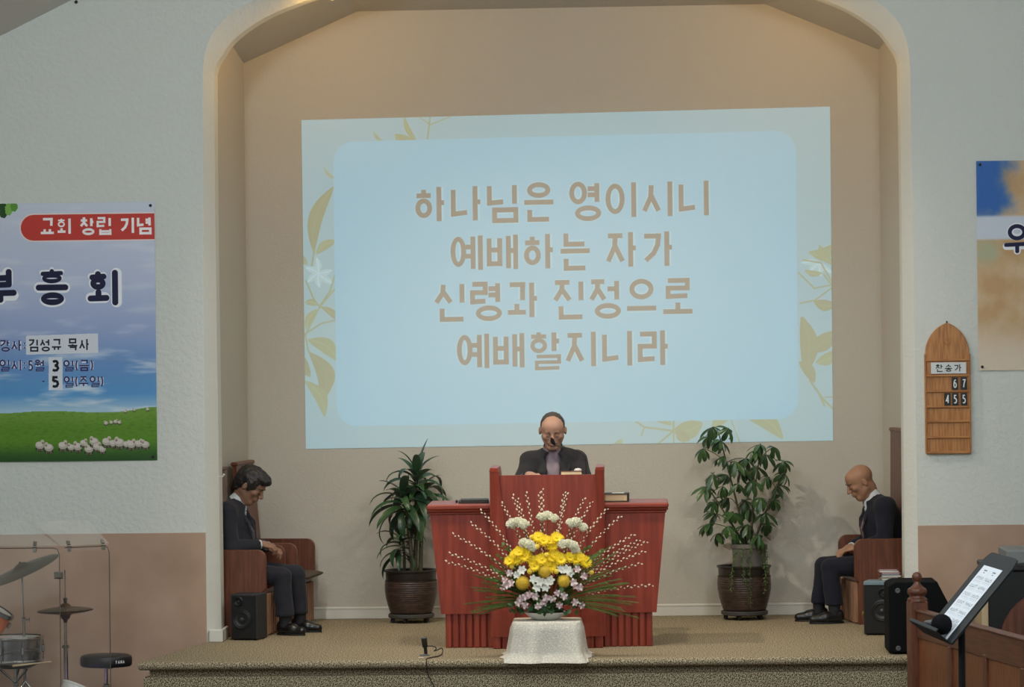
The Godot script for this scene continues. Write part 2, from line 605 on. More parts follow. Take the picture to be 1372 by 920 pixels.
func spline(pts: Array, per: int) -> Array:
	var o := []
	var n := pts.size()
	for i in n - 1:
		var p0: Vector3 = pts[maxi(i - 1, 0)]
		var p3: Vector3 = pts[mini(i + 2, n - 1)]
		for k in per:
			o.append((pts[i] as Vector3).cubic_interpolate(pts[i + 1], p0, p3, float(k) / per))
	o.append(pts[n - 1])
	return o

# ---------------------------------------------------------------- continuous bodies: a distance field meshed as surface nets
class Sdf:
	var o: Vector3
	var h: float
	var nx: int
	var ny: int
	var nz: int
	var f := PackedFloat32Array()
	func _init(lo: Vector3, hi: Vector3, cell: float) -> void:
		o = lo
		h = cell
		nx = int(ceil((hi.x - lo.x) / h)) + 1
		ny = int(ceil((hi.y - lo.y) / h)) + 1
		nz = int(ceil((hi.z - lo.z) / h)) + 1
		f.resize(nx * ny * nz)
		f.fill(1.0)
	func lim(lo: Vector3, hi: Vector3) -> Array:
		var a := ((lo - o) / h).floor()
		var b := ((hi - o) / h).ceil()
		return [maxi(0, int(a.x)), maxi(0, int(a.y)), maxi(0, int(a.z)), mini(nx - 1, int(b.x)), mini(ny - 1, int(b.y)), mini(nz - 1, int(b.z))]
	# tapered capsule; sub < 0 carves it away
	func cone(a: Vector3, b: Vector3, ra: float, rb: float, k := 0.02, carve := false) -> void:
		var m := maxf(ra, rb) + k + 2.0 * h
		var l := lim(a.min(b) - Vector3(m, m, m), a.max(b) + Vector3(m, m, m))
		var ab := b - a
		var inv := 1.0 / maxf(ab.length_squared(), 1e-9)
		var dr := rb - ra
		for z in range(l[2], l[5] + 1):
			for y in range(l[1], l[4] + 1):
				var at := (z * ny + y) * nx
				var p := Vector3(0, o.y + y * h, o.z + z * h) - a
				for x in range(l[0], l[3] + 1):
					p.x = o.x + x * h - a.x
					var t := clampf(p.dot(ab) * inv, 0.0, 1.0)
					var d := (p - ab * t).length() - ra - dr * t
					if d > m:
						continue
					var v := f[at + x]
					if carve:
						d = -d
						if absf(d - v) < k:
							var e := (k - absf(d - v)) / k
							f[at + x] = maxf(d, v) + e * e * k * 0.25
						elif d > v:
							f[at + x] = d
					elif absf(d - v) < k:
						var e := (k - absf(d - v)) / k
						f[at + x] = minf(d, v) - e * e * k * 0.25
					elif d < v:
						f[at + x] = d
	func ell(c: Vector3, r: Vector3, basis := Basis(), k := 0.02, carve := false) -> void:
		var m := maxf(r.x, maxf(r.y, r.z)) + k + 2.0 * h
		var l := lim(c - Vector3(m, m, m), c + Vector3(m, m, m))
		var bt := basis.transposed()
		var i1 := Vector3(1.0 / r.x, 1.0 / r.y, 1.0 / r.z)
		var i2 := i1 * i1
		for z in range(l[2], l[5] + 1):
			for y in range(l[1], l[4] + 1):
				var at := (z * ny + y) * nx
				for x in range(l[0], l[3] + 1):
					var p := bt * Vector3(o.x + x * h - c.x, o.y + y * h - c.y, o.z + z * h - c.z)
					var k0 := (p * i1).length()
					var k1 := (p * i2).length()
					var d := k0 * (k0 - 1.0) / maxf(k1, 1e-6)
					if d > m:
						continue
					var v := f[at + x]
					if carve:
						d = -d
						if absf(d - v) < k:
							var e := (k - absf(d - v)) / k
							f[at + x] = maxf(d, v) + e * e * k * 0.25
						elif d > v:
							f[at + x] = d
					elif absf(d - v) < k:
						var e := (k - absf(d - v)) / k
						f[at + x] = minf(d, v) - e * e * k * 0.25
					elif d < v:
						f[at + x] = d
	# keeps what lies behind the plane
	func cut(p0: Vector3, n: Vector3) -> void:
		var i := 0
		for z in nz:
			for y in ny:
				for x in nx:
					var p := Vector3(o.x + x * h, o.y + y * h, o.z + z * h)
					var d := (p - p0).dot(n)
					if d > f[i]:
						f[i] = d
					i += 1
	# pushes the surface in and out by a function of the place
	func rough(fn: Callable, near := 0.03) -> void:
		var i := 0
		for z in nz:
			for y in ny:
				for x in nx:
					if absf(f[i]) < near:
						f[i] += fn.call(Vector3(o.x + x * h, o.y + y * h, o.z + z * h))
					i += 1
	func mesh(colour = null, into: Array = []) -> Array:
		var vid := PackedInt32Array()
		vid.resize(nx * ny * nz)
		vid.fill(-1)
		var vs := PackedVector3Array()
		var idx := PackedInt32Array()
		var sy := nx
		var sz := nx * ny
		var offs := [0, 1, sy, sy + 1, sz, sz + 1, sz + sy, sz + sy + 1]
		var edges := [[0, 1], [2, 3], [4, 5], [6, 7], [0, 2], [1, 3], [4, 6], [5, 7], [0, 4], [1, 5], [2, 6], [3, 7]]
		var cor := [Vector3(0, 0, 0), Vector3(1, 0, 0), Vector3(0, 1, 0), Vector3(1, 1, 0), Vector3(0, 0, 1), Vector3(1, 0, 1), Vector3(0, 1, 1), Vector3(1, 1, 1)]
		for z in nz - 1:
			for y in ny - 1:
				var at := (z * ny + y) * nx
				for x in nx - 1:
					var i := at + x
					var v0 := f[i]
					if v0 > 4.0 * h or v0 < -4.0 * h:
						continue
					var neg := 0
					for k in 8:
						if f[i + offs[k]] < 0.0:
							neg += 1
					if neg == 0 or neg == 8:
						continue
					var sum := Vector3.ZERO
					var n := 0
					for e in edges:
						var a: float = f[i + offs[e[0]]]
						var b: float = f[i + offs[e[1]]]
						if (a < 0.0) != (b < 0.0):
							sum += (cor[e[0]] as Vector3).lerp(cor[e[1]], clampf(a / (a - b), 0.0, 1.0))
							n += 1
					vid[i] = vs.size()
					vs.append(o + (Vector3(x, y, z) + sum / n) * h)
		for z in range(1, nz - 1):
			for y in range(1, ny - 1):
				var at := (z * ny + y) * nx
				for x in range(1, nx - 1):
					var i := at + x
					if vid[i] < 0:
						continue
					var a := f[i] < 0.0
					if a != (f[i + 1] < 0.0):
						_quad(idx, vid[i], vid[i - sy], vid[i - sy - sz], vid[i - sz], a)
					if a != (f[i + sy] < 0.0):
						_quad(idx, vid[i], vid[i - sz], vid[i - sz - 1], vid[i - 1], a)
					if a != (f[i + sz] < 0.0):
						_quad(idx, vid[i], vid[i - 1], vid[i - 1 - sy], vid[i - sy], a)
		var ns := PackedVector3Array()
		ns.resize(vs.size())
		for i in range(0, idx.size(), 3):
			var p := vs[idx[i]]
			var n := (p - vs[idx[i + 2]]).cross(p - vs[idx[i + 1]])
			ns[idx[i]] += n
			ns[idx[i + 1]] += n
			ns[idx[i + 2]] += n
		var cs := PackedColorArray()
		for i in vs.size():
			ns[i] = ns[i].normalized()
			if colour != null:
				cs.append(colour.call(vs[i]))
		if into.size() == 0:
			return [vs, ns, idx, cs]
		var base: int = into[0].size()
		for i in idx.size():
			idx[i] += base
		into[0].append_array(vs)
		into[1].append_array(ns)
		into[2].append_array(idx)
		into[3].append_array(cs)
		return into
	func _quad(idx: PackedInt32Array, a: int, b: int, c: int, d: int, flip: bool) -> void:
		if a < 0 or b < 0 or c < 0 or d < 0:
			return
		if not flip:
			idx.append_array(PackedInt32Array([a, b, c, a, c, d]))
		else:
			idx.append_array(PackedInt32Array([a, c, b, a, d, c]))

func net(arr: Array) -> ArrayMesh:
	var a := []
	a.resize(Mesh.ARRAY_MAX)
	a[Mesh.ARRAY_VERTEX] = arr[0]
	a[Mesh.ARRAY_NORMAL] = arr[1]
	a[Mesh.ARRAY_INDEX] = arr[2]
	if arr[3].size() == arr[0].size():
		a[Mesh.ARRAY_COLOR] = arr[3]
	var m := ArrayMesh.new()
	m.add_surface_from_arrays(Mesh.PRIMITIVE_TRIANGLES, a)
	return m

# ---------------------------------------------------------------- print: strokes drawn into pictures
func ink_seg(im: Image, a: Vector2, b: Vector2, t: float, col: Color, e0 := 0.0, e1 := 0.0, round_ := false) -> void:
	var d := b - a
	var len_ := d.length()
	var u := d / len_ if len_ > 1e-4 else Vector2(1, 0)
	if not round_:
		a -= u * e0
		b += u * e1
	var half := t * 0.5
	var lo := a.min(b) - Vector2(half + 1.5, half + 1.5)
	var hi := a.max(b) + Vector2(half + 1.5, half + 1.5)
	var mid := (a + b) * 0.5
	var hl := (b - a).length() * 0.5
	var x0 := maxi(0, int(lo.x))
	var x1 := mini(im.get_width() - 1, int(hi.x))
	var y0 := maxi(0, int(lo.y))
	var y1 := mini(im.get_height() - 1, int(hi.y))
	for y in range(y0, y1 + 1):
		for x in range(x0, x1 + 1):
			var p := Vector2(x + 0.5, y + 0.5) - mid
			var q := absf(p.dot(u)) - hl
			var w := absf(p.cross(u))
			var s: float
			if round_:
				s = Vector2(maxf(q, 0.0), w).length() - half
			else:
				s = maxf(q, w - half)
			if s < 0.5:
				var k := clampf(0.5 - s, 0.0, 1.0) * col.a
				im.set_pixel(x, y, im.get_pixel(x, y).lerp(Color(col.r, col.g, col.b), k))

func ink_ring(im: Image, c: Vector2, r: Vector2, t: float, col: Color) -> void:
	var ro := r + Vector2(t, t) * 0.5
	var ri := r - Vector2(t, t) * 0.5
	for y in range(maxi(0, int(c.y - ro.y - 1)), mini(im.get_height(), int(c.y + ro.y + 2))):
		for x in range(maxi(0, int(c.x - ro.x - 1)), mini(im.get_width(), int(c.x + ro.x + 2))):
			var p := Vector2(x + 0.5, y + 0.5) - c
			var so := ((p / ro).length() - 1.0) * minf(ro.x, ro.y)
			var si := -1e3
			if ri.x > 0.5 and ri.y > 0.5:
				si = (1.0 - (p / ri).length()) * minf(ri.x, ri.y)
			var s := maxf(so, si)
			if s < 0.5:
				im.set_pixel(x, y, im.get_pixel(x, y).lerp(Color(col.r, col.g, col.b), clampf(0.5 - s, 0.0, 1.0) * col.a))

func ink_poly(im: Image, pl: PackedVector2Array, col: Color) -> void:
	var lo := pl[0]
	var hi := pl[0]
	for p in pl:
		lo = lo.min(p)
		hi = hi.max(p)
	for y in range(maxi(0, int(lo.y)), mini(im.get_height(), int(hi.y) + 2)):
		for x in range(maxi(0, int(lo.x)), mini(im.get_width(), int(hi.x) + 2)):
			if Geometry2D.is_point_in_polygon(Vector2(x + 0.5, y + 0.5), pl):
				im.set_pixel(x, y, im.get_pixel(x, y).lerp(Color(col.r, col.g, col.b), col.a))

func ink_line(im: Image, pts: Array, box: Rect2, t: float, col: Color, round_: bool) -> void:
	var org := box.position + Vector2(t, t) * 0.5
	var sz := box.size - Vector2(t, t)
	var n := pts.size()
	for i in n - 1:
		var a: Vector2 = org + (pts[i] as Vector2) * sz
		var b: Vector2 = org + (pts[i + 1] as Vector2) * sz
		var e0 := 0.0
		var e1 := 0.0
		if i > 0:
			var z: Vector2 = org + (pts[i - 1] as Vector2) * sz
			e0 = minf(1.0, tan(minf(1.2, absf((a - z).angle_to(b - a)) * 0.5))) * t * 0.5
		if i < n - 2:
			var z2: Vector2 = org + (pts[i + 2] as Vector2) * sz
			e1 = minf(1.0, tan(minf(1.2, absf((b - a).angle_to(z2 - b)) * 0.5))) * t * 0.5
		ink_seg(im, a, b, t, col, e0, e1, round_)

func V(x: float, y: float) -> Vector2:
	return Vector2(x, y)

# strokes of one letter part in a unit box; an ellipse is [centre, radii, "o"]
func jamo(j: String, beside: bool) -> Array:
	match j:
		"ㄱ":
			return [[V(0, 0.04), V(1, 0.04), V(0.93, 0.4), V(0.65, 0.72), V(0.1, 1)]] if beside else [[V(0, 0), V(1, 0), V(0.97, 1)]]
		"ㄴ":
			return [[V(0.04, 0), V(0.04, 0.96), V(1, 0.9)]] if beside else [[V(0, 0), V(0, 1), V(1, 1)]]
		"ㄹ":
			return [[V(0, 0), V(1, 0), V(1, 0.48), V(0, 0.48), V(0, 1), V(1, 0.97)]]
		"ㅁ":
			return [[V(0, 0), V(1, 0), V(1, 1), V(0, 1), V(0, 0), V(1, 0)]]
		"ㅂ":
			return [[V(0, 0), V(0, 1), V(1, 1), V(1, 0)], [V(0, 0.46), V(1, 0.46)]]
		"ㅅ":
			return [[V(0.5, 0), V(0.46, 0.45), V(0, 1)], [V(0.5, 0.42), V(1, 1)]]
		"ㅇ":
			return [[V(0.5, 0.5), V(0.5, 0.5), "o"]]
		"ㅈ":
			return [[V(0, 0), V(1, 0)], [V(0.5, 0), V(0.46, 0.42), V(0, 1)], [V(0.5, 0.42), V(1, 1)]]
		"ㅊ":
			return [[V(0.28, 0), V(0.72, 0)], [V(0, 0.26), V(1, 0.26)], [V(0.5, 0.26), V(0.46, 0.55), V(0, 1)], [V(0.5, 0.55), V(1, 1)]]
		"ㅎ":
			return [[V(0.5, -0.03), V(0.5, 0.2)], [V(0, 0.2), V(1, 0.2)], [V(0.5, 0.70), V(0.42, 0.29), "o"]]
		"ㅣ":
			return [[V(0.5, 0), V(0.5, 1)]]
		"ㅏ":
			return [[V(0.12, 0), V(0.12, 1)], [V(0.12, 0.46), V(1, 0.46)]]
		"ㅓ":
			return [[V(0.8, 0), V(0.8, 1)], [V(0, 0.42), V(0.8, 0.42)]]
		"ㅕ":
			return [[V(0.8, 0), V(0.8, 1)], [V(0, 0.28), V(0.8, 0.28)], [V(0, 0.62), V(0.8, 0.62)]]
		"ㅐ":
			return [[V(0.12, 0.03), V(0.12, 0.97)], [V(0.9, 0), V(0.9, 1)], [V(0.12, 0.46), V(0.9, 0.46)]]
		"ㅖ":
			return [[V(0.5, 0.03), V(0.5, 0.97)], [V(1, 0), V(1, 1)], [V(0, 0.33), V(0.5, 0.33)], [V(0, 0.6), V(0.5, 0.6)]]
		"ㅡ":
			return [[V(0, 0.5), V(1, 0.5)]]
		"ㅗ":
			return [[V(0.5, 0), V(0.5, 0.9)], [V(0, 0.9), V(1, 0.9)]]
		"ㅛ":
			return [[V(0.3, 0), V(0.3, 0.9)], [V(0.7, 0), V(0.7, 0.9)], [V(0, 0.9), V(1, 0.9)]]
		"ㅜ":
			return [[V(0, 0.1), V(1, 0.1)], [V(0.5, 0.1), V(0.5, 1)]]
		"ㅠ":
			return [[V(0, 0.1), V(1, 0.1)], [V(0.3, 0.1), V(0.28, 1)], [V(0.7, 0.1), V(0.7, 1)]]
	return []

func other_sign(ch: String) -> Array:
	match ch:
		"3":
			return [[V(0.12, 0.1), V(0.35, 0), V(0.7, 0.02), V(0.88, 0.18), V(0.78, 0.38), V(0.4, 0.47)], [V(0.4, 0.47), V(0.82, 0.56), V(0.95, 0.76), V(0.75, 0.96), V(0.35, 1), V(0.05, 0.92)]]
		"5":
			return [[V(0.88, 0), V(0.2, 0), V(0.15, 0.44)], [V(0.15, 0.44), V(0.5, 0.38), V(0.85, 0.5), V(0.93, 0.72), V(0.75, 0.94), V(0.4, 1), V(0.05, 0.93)]]
		"6":
			return [[V(0.85, 0.02), V(0.45, 0.05), V(0.15, 0.35), V(0.1, 0.68)], [V(0.52, 0.7), V(0.42, 0.3), "o"]]
		"7":
			return [[V(0.05, 0), V(0.95, 0), V(0.55, 0.5), V(0.4, 1)]]
		"4":
			return [[V(0.72, 1), V(0.72, 0), V(0.05, 0.7), V(1, 0.7)]]
		"(":
			return [[V(0.8, -0.05), V(0.35, 0.3), V(0.35, 0.7), V(0.8, 1.05)]]
		")":
			return [[V(0.2, -0.05), V(0.65, 0.3), V(0.65, 0.7), V(0.2, 1.05)]]
		":":
			return [[V(0.5, 0.24), V(0.5, 0.38)], [V(0.5, 0.68), V(0.5, 0.82)]]
		"-":
			return [[V(0, 0.55), V(1, 0.55)]]
		"T":
			return [[V(0, 0), V(1, 0)], [V(0.5, 0), V(0.5, 1)]]
		"A":
			return [[V(0, 1), V(0.5, 0), V(1, 1)], [V(0.2, 0.66), V(0.8, 0.66)]]
		"M":
			return [[V(0, 1), V(0.08, 0), V(0.5, 0.7), V(0.92, 0), V(1, 1)]]
	return []

var thin_crowded := true
const BARS := {"ㄹ": 3.0, "ㅎ": 3.6, "ㅊ": 2.8, "ㅂ": 2.2, "ㅁ": 2.0, "ㅇ": 2.0, "ㅈ": 2.0}
const FIRST := ["ㄱ", "ㄲ", "ㄴ", "ㄷ", "ㄸ", "ㄹ", "ㅁ", "ㅂ", "ㅃ", "ㅅ", "ㅆ", "ㅇ", "ㅈ", "ㅉ", "ㅊ", "ㅋ", "ㅌ", "ㅍ", "ㅎ"]
const MIDDLE := ["ㅏ", "ㅐ", "ㅑ", "ㅒ", "ㅓ", "ㅔ", "ㅕ", "ㅖ", "ㅗ", "ㅘ", "ㅙ", "ㅚ", "ㅛ", "ㅜ", "ㅝ", "ㅞ", "ㅟ", "ㅠ", "ㅡ", "ㅢ", "ㅣ"]
const LAST := ["", "ㄱ", "ㄲ", "ㄳ", "ㄴ", "ㄵ", "ㄶ", "ㄷ", "ㄹ", "ㄺ", "ㄻ", "ㄼ", "ㄽ", "ㄾ", "ㄿ", "ㅀ", "ㅁ", "ㅂ", "ㅄ", "ㅅ", "ㅆ", "ㅇ", "ㅈ", "ㅊ", "ㅋ", "ㅌ", "ㅍ", "ㅎ"]

func put_part(im: Image, strokes: Array, box: Rect2, t: float, col: Color, round_: bool, wave: float) -> void:
	for s in strokes:
		if s.size() == 3 and s[2] is String:
			var org := box.position + Vector2(t, t) * 0.5
			var sz := box.size - Vector2(t, t)
			ink_ring(im, org + (s[0] as Vector2) * sz, (s[1] as Vector2) * sz, t, col)
		else:
			var pts := []
			for p in s:
				pts.append((p as Vector2) + Vector2(0, wave * ((p as Vector2).x - 0.5)))
			ink_line(im, pts, box, t, col, round_)

func glyph(im: Image, ch: String, at: Vector2, em: Vector2, t: float, col: Color, round_ := false, wave := 0.0) -> void:
	var parts := []
	var code := ch.unicode_at(0) - 0xAC00
	if code < 0 or code > 11171:
		parts.append([other_sign(ch), Rect2(0.06, 0.06, 0.88, 0.88)])
	else:
		var a: String = FIRST[code / 588]
		var m: String = MIDDLE[(code % 588) / 28]
		var z: String = LAST[code % 28]
		if m in ["ㅗ", "ㅛ", "ㅜ", "ㅠ", "ㅡ"]:
			if z == "":
				parts = [[jamo(a, false), Rect2(0.16, 0.04, 0.68, 0.5), BARS.get(a, 1.0)], [jamo(m, false), Rect2(0.02, 0.58, 0.96, 0.36)]]
			else:
				parts = [[jamo(a, false), Rect2(0.17, 0.02, 0.66, 0.38), BARS.get(a, 1.0)], [jamo(m, false), Rect2(0.02, 0.4 if m != "ㅡ" else 0.43, 0.96, 0.24 if m != "ㅡ" else 0.16)], [jamo(z, false), Rect2(0.17, 0.64, 0.68, 0.35), BARS.get(z, 1.0)]]
		elif m in ["ㅘ", "ㅚ", "ㅝ"]:
			var h: String = {"ㅘ": "ㅗ", "ㅚ": "ㅗ", "ㅝ": "ㅜ"}[m]
			var v: String = {"ㅘ": "ㅏ", "ㅚ": "ㅣ", "ㅝ": "ㅓ"}[m]
			if z == "":
				parts = [[jamo(a, false), Rect2(0.08, 0.06, 0.5, 0.5), BARS.get(a, 1.0)], [jamo(h, false), Rect2(0.02, 0.54, 0.64, 0.34)], [jamo(v, false), Rect2(0.68, 0.02, 0.3, 0.96)]]
			else:
				parts = [[jamo(a, false), Rect2(0.12, 0.0, 0.44, 0.3), BARS.get(a, 1.0)], [jamo(h, false), Rect2(0.02, 0.31, 0.66, 0.27)], [jamo(v, false), Rect2(0.54, 0.0, 0.42, 0.6)], [jamo(z, false), Rect2(0.17, 0.64, 0.76, 0.35), BARS.get(z, 1.0)]]
		else:
			var vb := Rect2(0.66, 0.02, 0.3, 0.96)
			var ib := 0.54
			if m == "ㅣ":
				vb = Rect2(0.7, 0.02, 0.28, 0.96)
			elif m == "ㅐ":
				vb = Rect2(0.56, 0.02, 0.4, 0.96)
				ib = 0.44
			elif m == "ㅖ":
				vb = Rect2(0.4, 0.02, 0.56, 0.96)
				ib = 0.44
			elif m == "ㅓ" or m == "ㅕ":
				vb = Rect2(0.5, 0.02, 0.46, 0.96)
				ib = 0.5
			if z == "":
				parts = [[jamo(a, true), Rect2(0.04, 0.1, ib, 0.74), BARS.get(a, 1.0)], [jamo(m, true), vb]]
			else:
				vb.size.y = 0.57
				parts = [[jamo(a, true), Rect2(0.04, 0.03, ib, 0.55), BARS.get(a, 1.0)], [jamo(m, true), vb], [jamo(z, false), Rect2(0.2, 0.62, 0.74, 0.38), BARS.get(z, 1.0)]]
	for p in parts:
		var r: Rect2 = p[1]
		# crowded letter parts are cut with a finer stroke, as type designers do
		var bars: float = p[2] if p.size() > 2 else 1.0
		var tt := minf(t, r.size.y * em.y / (bars * 2.0 - 1.0) * 1.12) if thin_crowded else minf(t, r.size.y * em.y / (bars * 2.0 - 1.0) * 1.9)
		put_part(im, p[0], Rect2(at + r.position * em, r.size * em), tt, col, round_, wave)

func text(im: Image, s: String, at: Vector2, em: Vector2, adv: float, t: float, col: Color, round_ := false, space := 0.3, wave := 0.0) -> void:
	var x := at.x
	for ch in s:
		if ch == " ":
			x += adv * space
			continue
		var code := ch.unicode_at(0)
		if code < 0x80:
			var wide := 0.56 if ch in "3567459" else (0.34 if ch in "():-" else 0.8)
			glyph(im, ch, Vector2(x, at.y), Vector2(em.x * wide, em.y), t, col, round_, wave)
			x += adv * wide
		else:
			glyph(im, ch, Vector2(x, at.y), em, t, col, round_, wave)
			x += adv

# ---------------------------------------------------------------- pictures that are flat print or projected light
func lin(r: float, g: float, b: float, a := 1.0) -> Color:
	var c := Color(r, g, b).linear_to_srgb()
	c.a = a
	return c

func sp(px: float, py: float) -> Vector2:
	var u := (px - 407.0) / 707.0
	return Vector2(u * 1400.0, (py - (161.0 - 18.0 * u)) / (440.0 + 7.0 * u) * 880.0)

func leaf_print(im: Image, ax: float, ay: float, bx: float, by: float, wd: float, col: Color, bend := 0.15) -> void:
	var a := sp(ax, ay)
	var b := sp(bx, by)
	var d := b - a
	var n := Vector2(-d.y, d.x).normalized()
	var pl := PackedVector2Array()
	var mids := []
	for i in 13:
		var t := i / 12.0
		mids.append(a + d * t + n * bend * d.length() * sin(PI * t))
	for i in 13:
		pl.append(mids[i] + n * wd * pow(sin(PI * clampf(i / 12.0, 0.02, 0.98)), 0.75))
	for i in 13:
		pl.append(mids[12 - i] - n * wd * pow(sin(PI * clampf((12 - i) / 12.0, 0.02, 0.98)), 0.75))
	ink_poly(im, pl, col)
	for i in 12:
		ink_seg(im, mids[i], mids[i + 1], 3.0, Color(col.r * 1.25, col.g * 1.2, col.b * 1.3, 0.6))

func twig_print(im: Image, pts: Array, t: float, col: Color) -> void:
	for i in pts.size() - 1:
		ink_seg(im, sp(pts[i].x, pts[i].y), sp(pts[i + 1].x, pts[i + 1].y), t, col, 0, 0, true)

func slide_picture() -> ImageTexture:
	var small := Image.create(175, 110, false, Image.FORMAT_RGBA8)
	var ns := FastNoiseLite.new()
	ns.seed = 5
	ns.frequency = 0.012
	for y in 110:
		for x in 175:
			var k := ns.get_noise_2d(x, y) * 0.5 + 0.5
			small.set_pixel(x, y, lin(0.05, 0.225, 0.325).lerp(lin(0.08, 0.24, 0.295), k))
	small.resize(1400, 880, Image.INTERPOLATE_CUBIC)
	var im := small
	var olive := lin(0.075, 0.14, 0.055)
	var olive2 := lin(0.06, 0.105, 0.04)
	var pale := lin(0.14, 0.31, 0.36)
	# twigs and leaves, side by side along the rim of the slide
	twig_print(im, [V(580, 156), V(575, 190)], 4, olive)
	twig_print(im, [V(564, 156), V(580, 167), V(607, 156)], 3, olive)
	leaf_print(im, 561, 188, 532, 180, 17, olive, -0.2)
	leaf_print(im, 545, 156, 561, 188, 7, olive, 0.1)
	leaf_print(im, 503, 176, 517, 190, 4, olive, 0.1)
	leaf_print(im, 436, 224, 452, 240, 4, olive, 0.1)
	leaf_print(im, 449, 250, 421, 337, 19, olive2, 0.12)
	leaf_print(im, 452, 322, 424, 340, 12, olive, 0.1)
	leaf_print(im, 402, 340, 412, 354, 10, olive, 0.1)
	for a in [V(425, 345), V(410, 358), V(412, 378), V(445, 362), V(447, 380), V(428, 385)]:
		leaf_print(im, 427, 366, a.x, a.y, 9, pale, 0.05)
	twig_print(im, [V(422, 336), V(418, 356)], 4, olive)
	twig_print(im, [V(450, 366), V(442, 390), V(428, 410)], 4, olive)
	twig_print(im, [V(410, 376), V(420, 400), V(428, 411), V(408, 449)], 4, olive)
	twig_print(im, [V(452, 383), V(428, 411), V(452, 417)], 4, olive)
	twig_print(im, [V(452, 428), V(430, 433), V(408, 447), V(412, 470), V(432, 500)], 4, olive)
	leaf_print(im, 426, 408, 408, 405, 9, olive, 0.1)
	leaf_print(im, 424, 414, 409, 441, 10, olive, 0.1)
	leaf_print(im, 430, 411, 453, 430, 9, olive2, -0.1)
	leaf_print(im, 412, 455, 452, 483, 20, olive, -0.15)
	leaf_print(im, 414, 472, 430, 537, 24, olive2, -0.2)
	leaf_print(im, 407, 510, 433, 557, 17, olive, -0.15)
	leaf_print(im, 406, 478, 414, 505, 12, olive2, 0.1)
	leaf_print(im, 1084, 338, 1118, 327, 17, olive, 0.25)
	leaf_print(im, 1098, 328, 1118, 355, 10, olive, 0.1)
	for a in [V(1074, 352), V(1082, 368), V(1100, 370), V(1116, 366)]:
		leaf_print(im, 1098, 352, a.x, a.y, 8, pale, 0.05)
	twig_print(im, [V(1076, 348), V(1100, 352), V(1116, 380)], 4, olive)
	twig_print(im, [V(1070, 365), V(1091, 386), V(1116, 381)], 4, olive)
	twig_print(im, [V(1104, 368), V(1116, 384), V(1092, 402), V(1072, 406)], 4, olive)
	leaf_print(im, 1078, 362, 1102, 366, 8, olive, 0.1)
	leaf_print(im, 1090, 404, 1120, 408, 15, olive2, 0.1)
	leaf_print(im, 1074, 424, 1078, 500, 24, olive2, -0.1)
	leaf_print(im, 1082, 470, 1120, 444, 22, olive2, 0.05)
	leaf_print(im, 1092, 486, 1120, 470, 16, olive, 0.1)
	leaf_print(im, 1070, 484, 1090, 512, 15, olive2, -0.1)
	twig_print(im, [V(1084, 510), V(1102, 535), V(1116, 549)], 5, olive)
	twig_print(im, [V(1104, 532), V(1116, 531)], 3, olive)
	twig_print(im, [V(1096, 527), V(1103, 543)], 5, olive)
	leaf_print(im, 866, 556, 898, 569, 16, olive, -0.15)
	leaf_print(im, 901, 577, 940, 567, 24, olive, 0.1)
	leaf_print(im, 905, 575, 922, 590, 14, olive2, 0.1)
	twig_print(im, [V(844, 560), V(862, 572), V(901, 577)], 5, olive)
	twig_print(im, [V(862, 572), V(858, 583)], 4, olive)
	twig_print(im, [V(878, 596), V(901, 577), V(901, 558)], 5, olive)
	twig_print(im, [V(901, 577), V(901, 598)], 4, olive)
	twig_print(im, [V(901, 577), V(920, 598)], 3, olive)
	twig_print(im, [V(978, 562), V(990, 594)], 3, olive)
	leaf_print(im, 952, 574, 978, 556, 14, olive, -0.1)
	leaf_print(im, 994, 555, 1047, 587, 22, olive, -0.15)
	leaf_print(im, 820, 598, 832, 588, 8, olive, 0.1)
	# the card
	var card := lin(0.05, 0.275, 0.42)
	var pl := PackedVector2Array()
	var c0 := sp(449, 190)
	var c1 := sp(1068, 561)
	var r := 55.0
	pl.append_array(arc(Vector2(c0.x + r, c0.y + r), Vector2(r, r), 180, 270, 10))
	pl.append_array(arc(Vector2(c1.x - r, c0.y + r), Vector2(r, r), 270, 360, 10))
	pl.append_array(arc(Vector2(c1.x - r, c1.y - r), Vector2(r, r), 0, 90, 10))
	pl.append_array(arc(Vector2(c0.x + r, c1.y - r), Vector2(r, r), 90, 180, 10))
	ink_poly(im, pl, card)
	# the verse: halo first, then the letters, which the projector leaves unlit
	var rows := [["하나님은 영이시니", 555.0, 247.0], ["예배하는 자가", 603.0, 312.0], ["신령과 진정으로", 580.0, 377.0], ["예배할지니라", 610.0, 443.5]]
	for pass_ in 2:
		for row in rows:
			var at := sp(row[1], row[2])
			if pass_ == 0:
				text(im, row[0], at - Vector2(2.5, 2.5), Vector2(98, 113), 96.0, 18.0, lin(0.15, 0.36, 0.46, 0.7), false, 0.29)
			else:
				text(im, row[0], at, Vector2(93, 108), 96.0, 12.6, lin(0.006, 0.006, 0.007), false, 0.29)
	return ImageTexture.create_from_image(im)

# left banner: picture of sky, meadow and sheep with a red title strip
func bl(px: float, py: float) -> Vector2:
	var e := 207.0 + 4.0 * (py - 270.0) / 345.0
	return Vector2(1152.0 - (e - px) * 2.883, (py - (270.0 + (207.0 - px) * 0.024)) / 345.0 * 1000.0)

func blob(im: Image, c: Vector2, r: Vector2, col: Color) -> void:
	ink_poly(im, arc(c, r, 0, 345, 14), col)

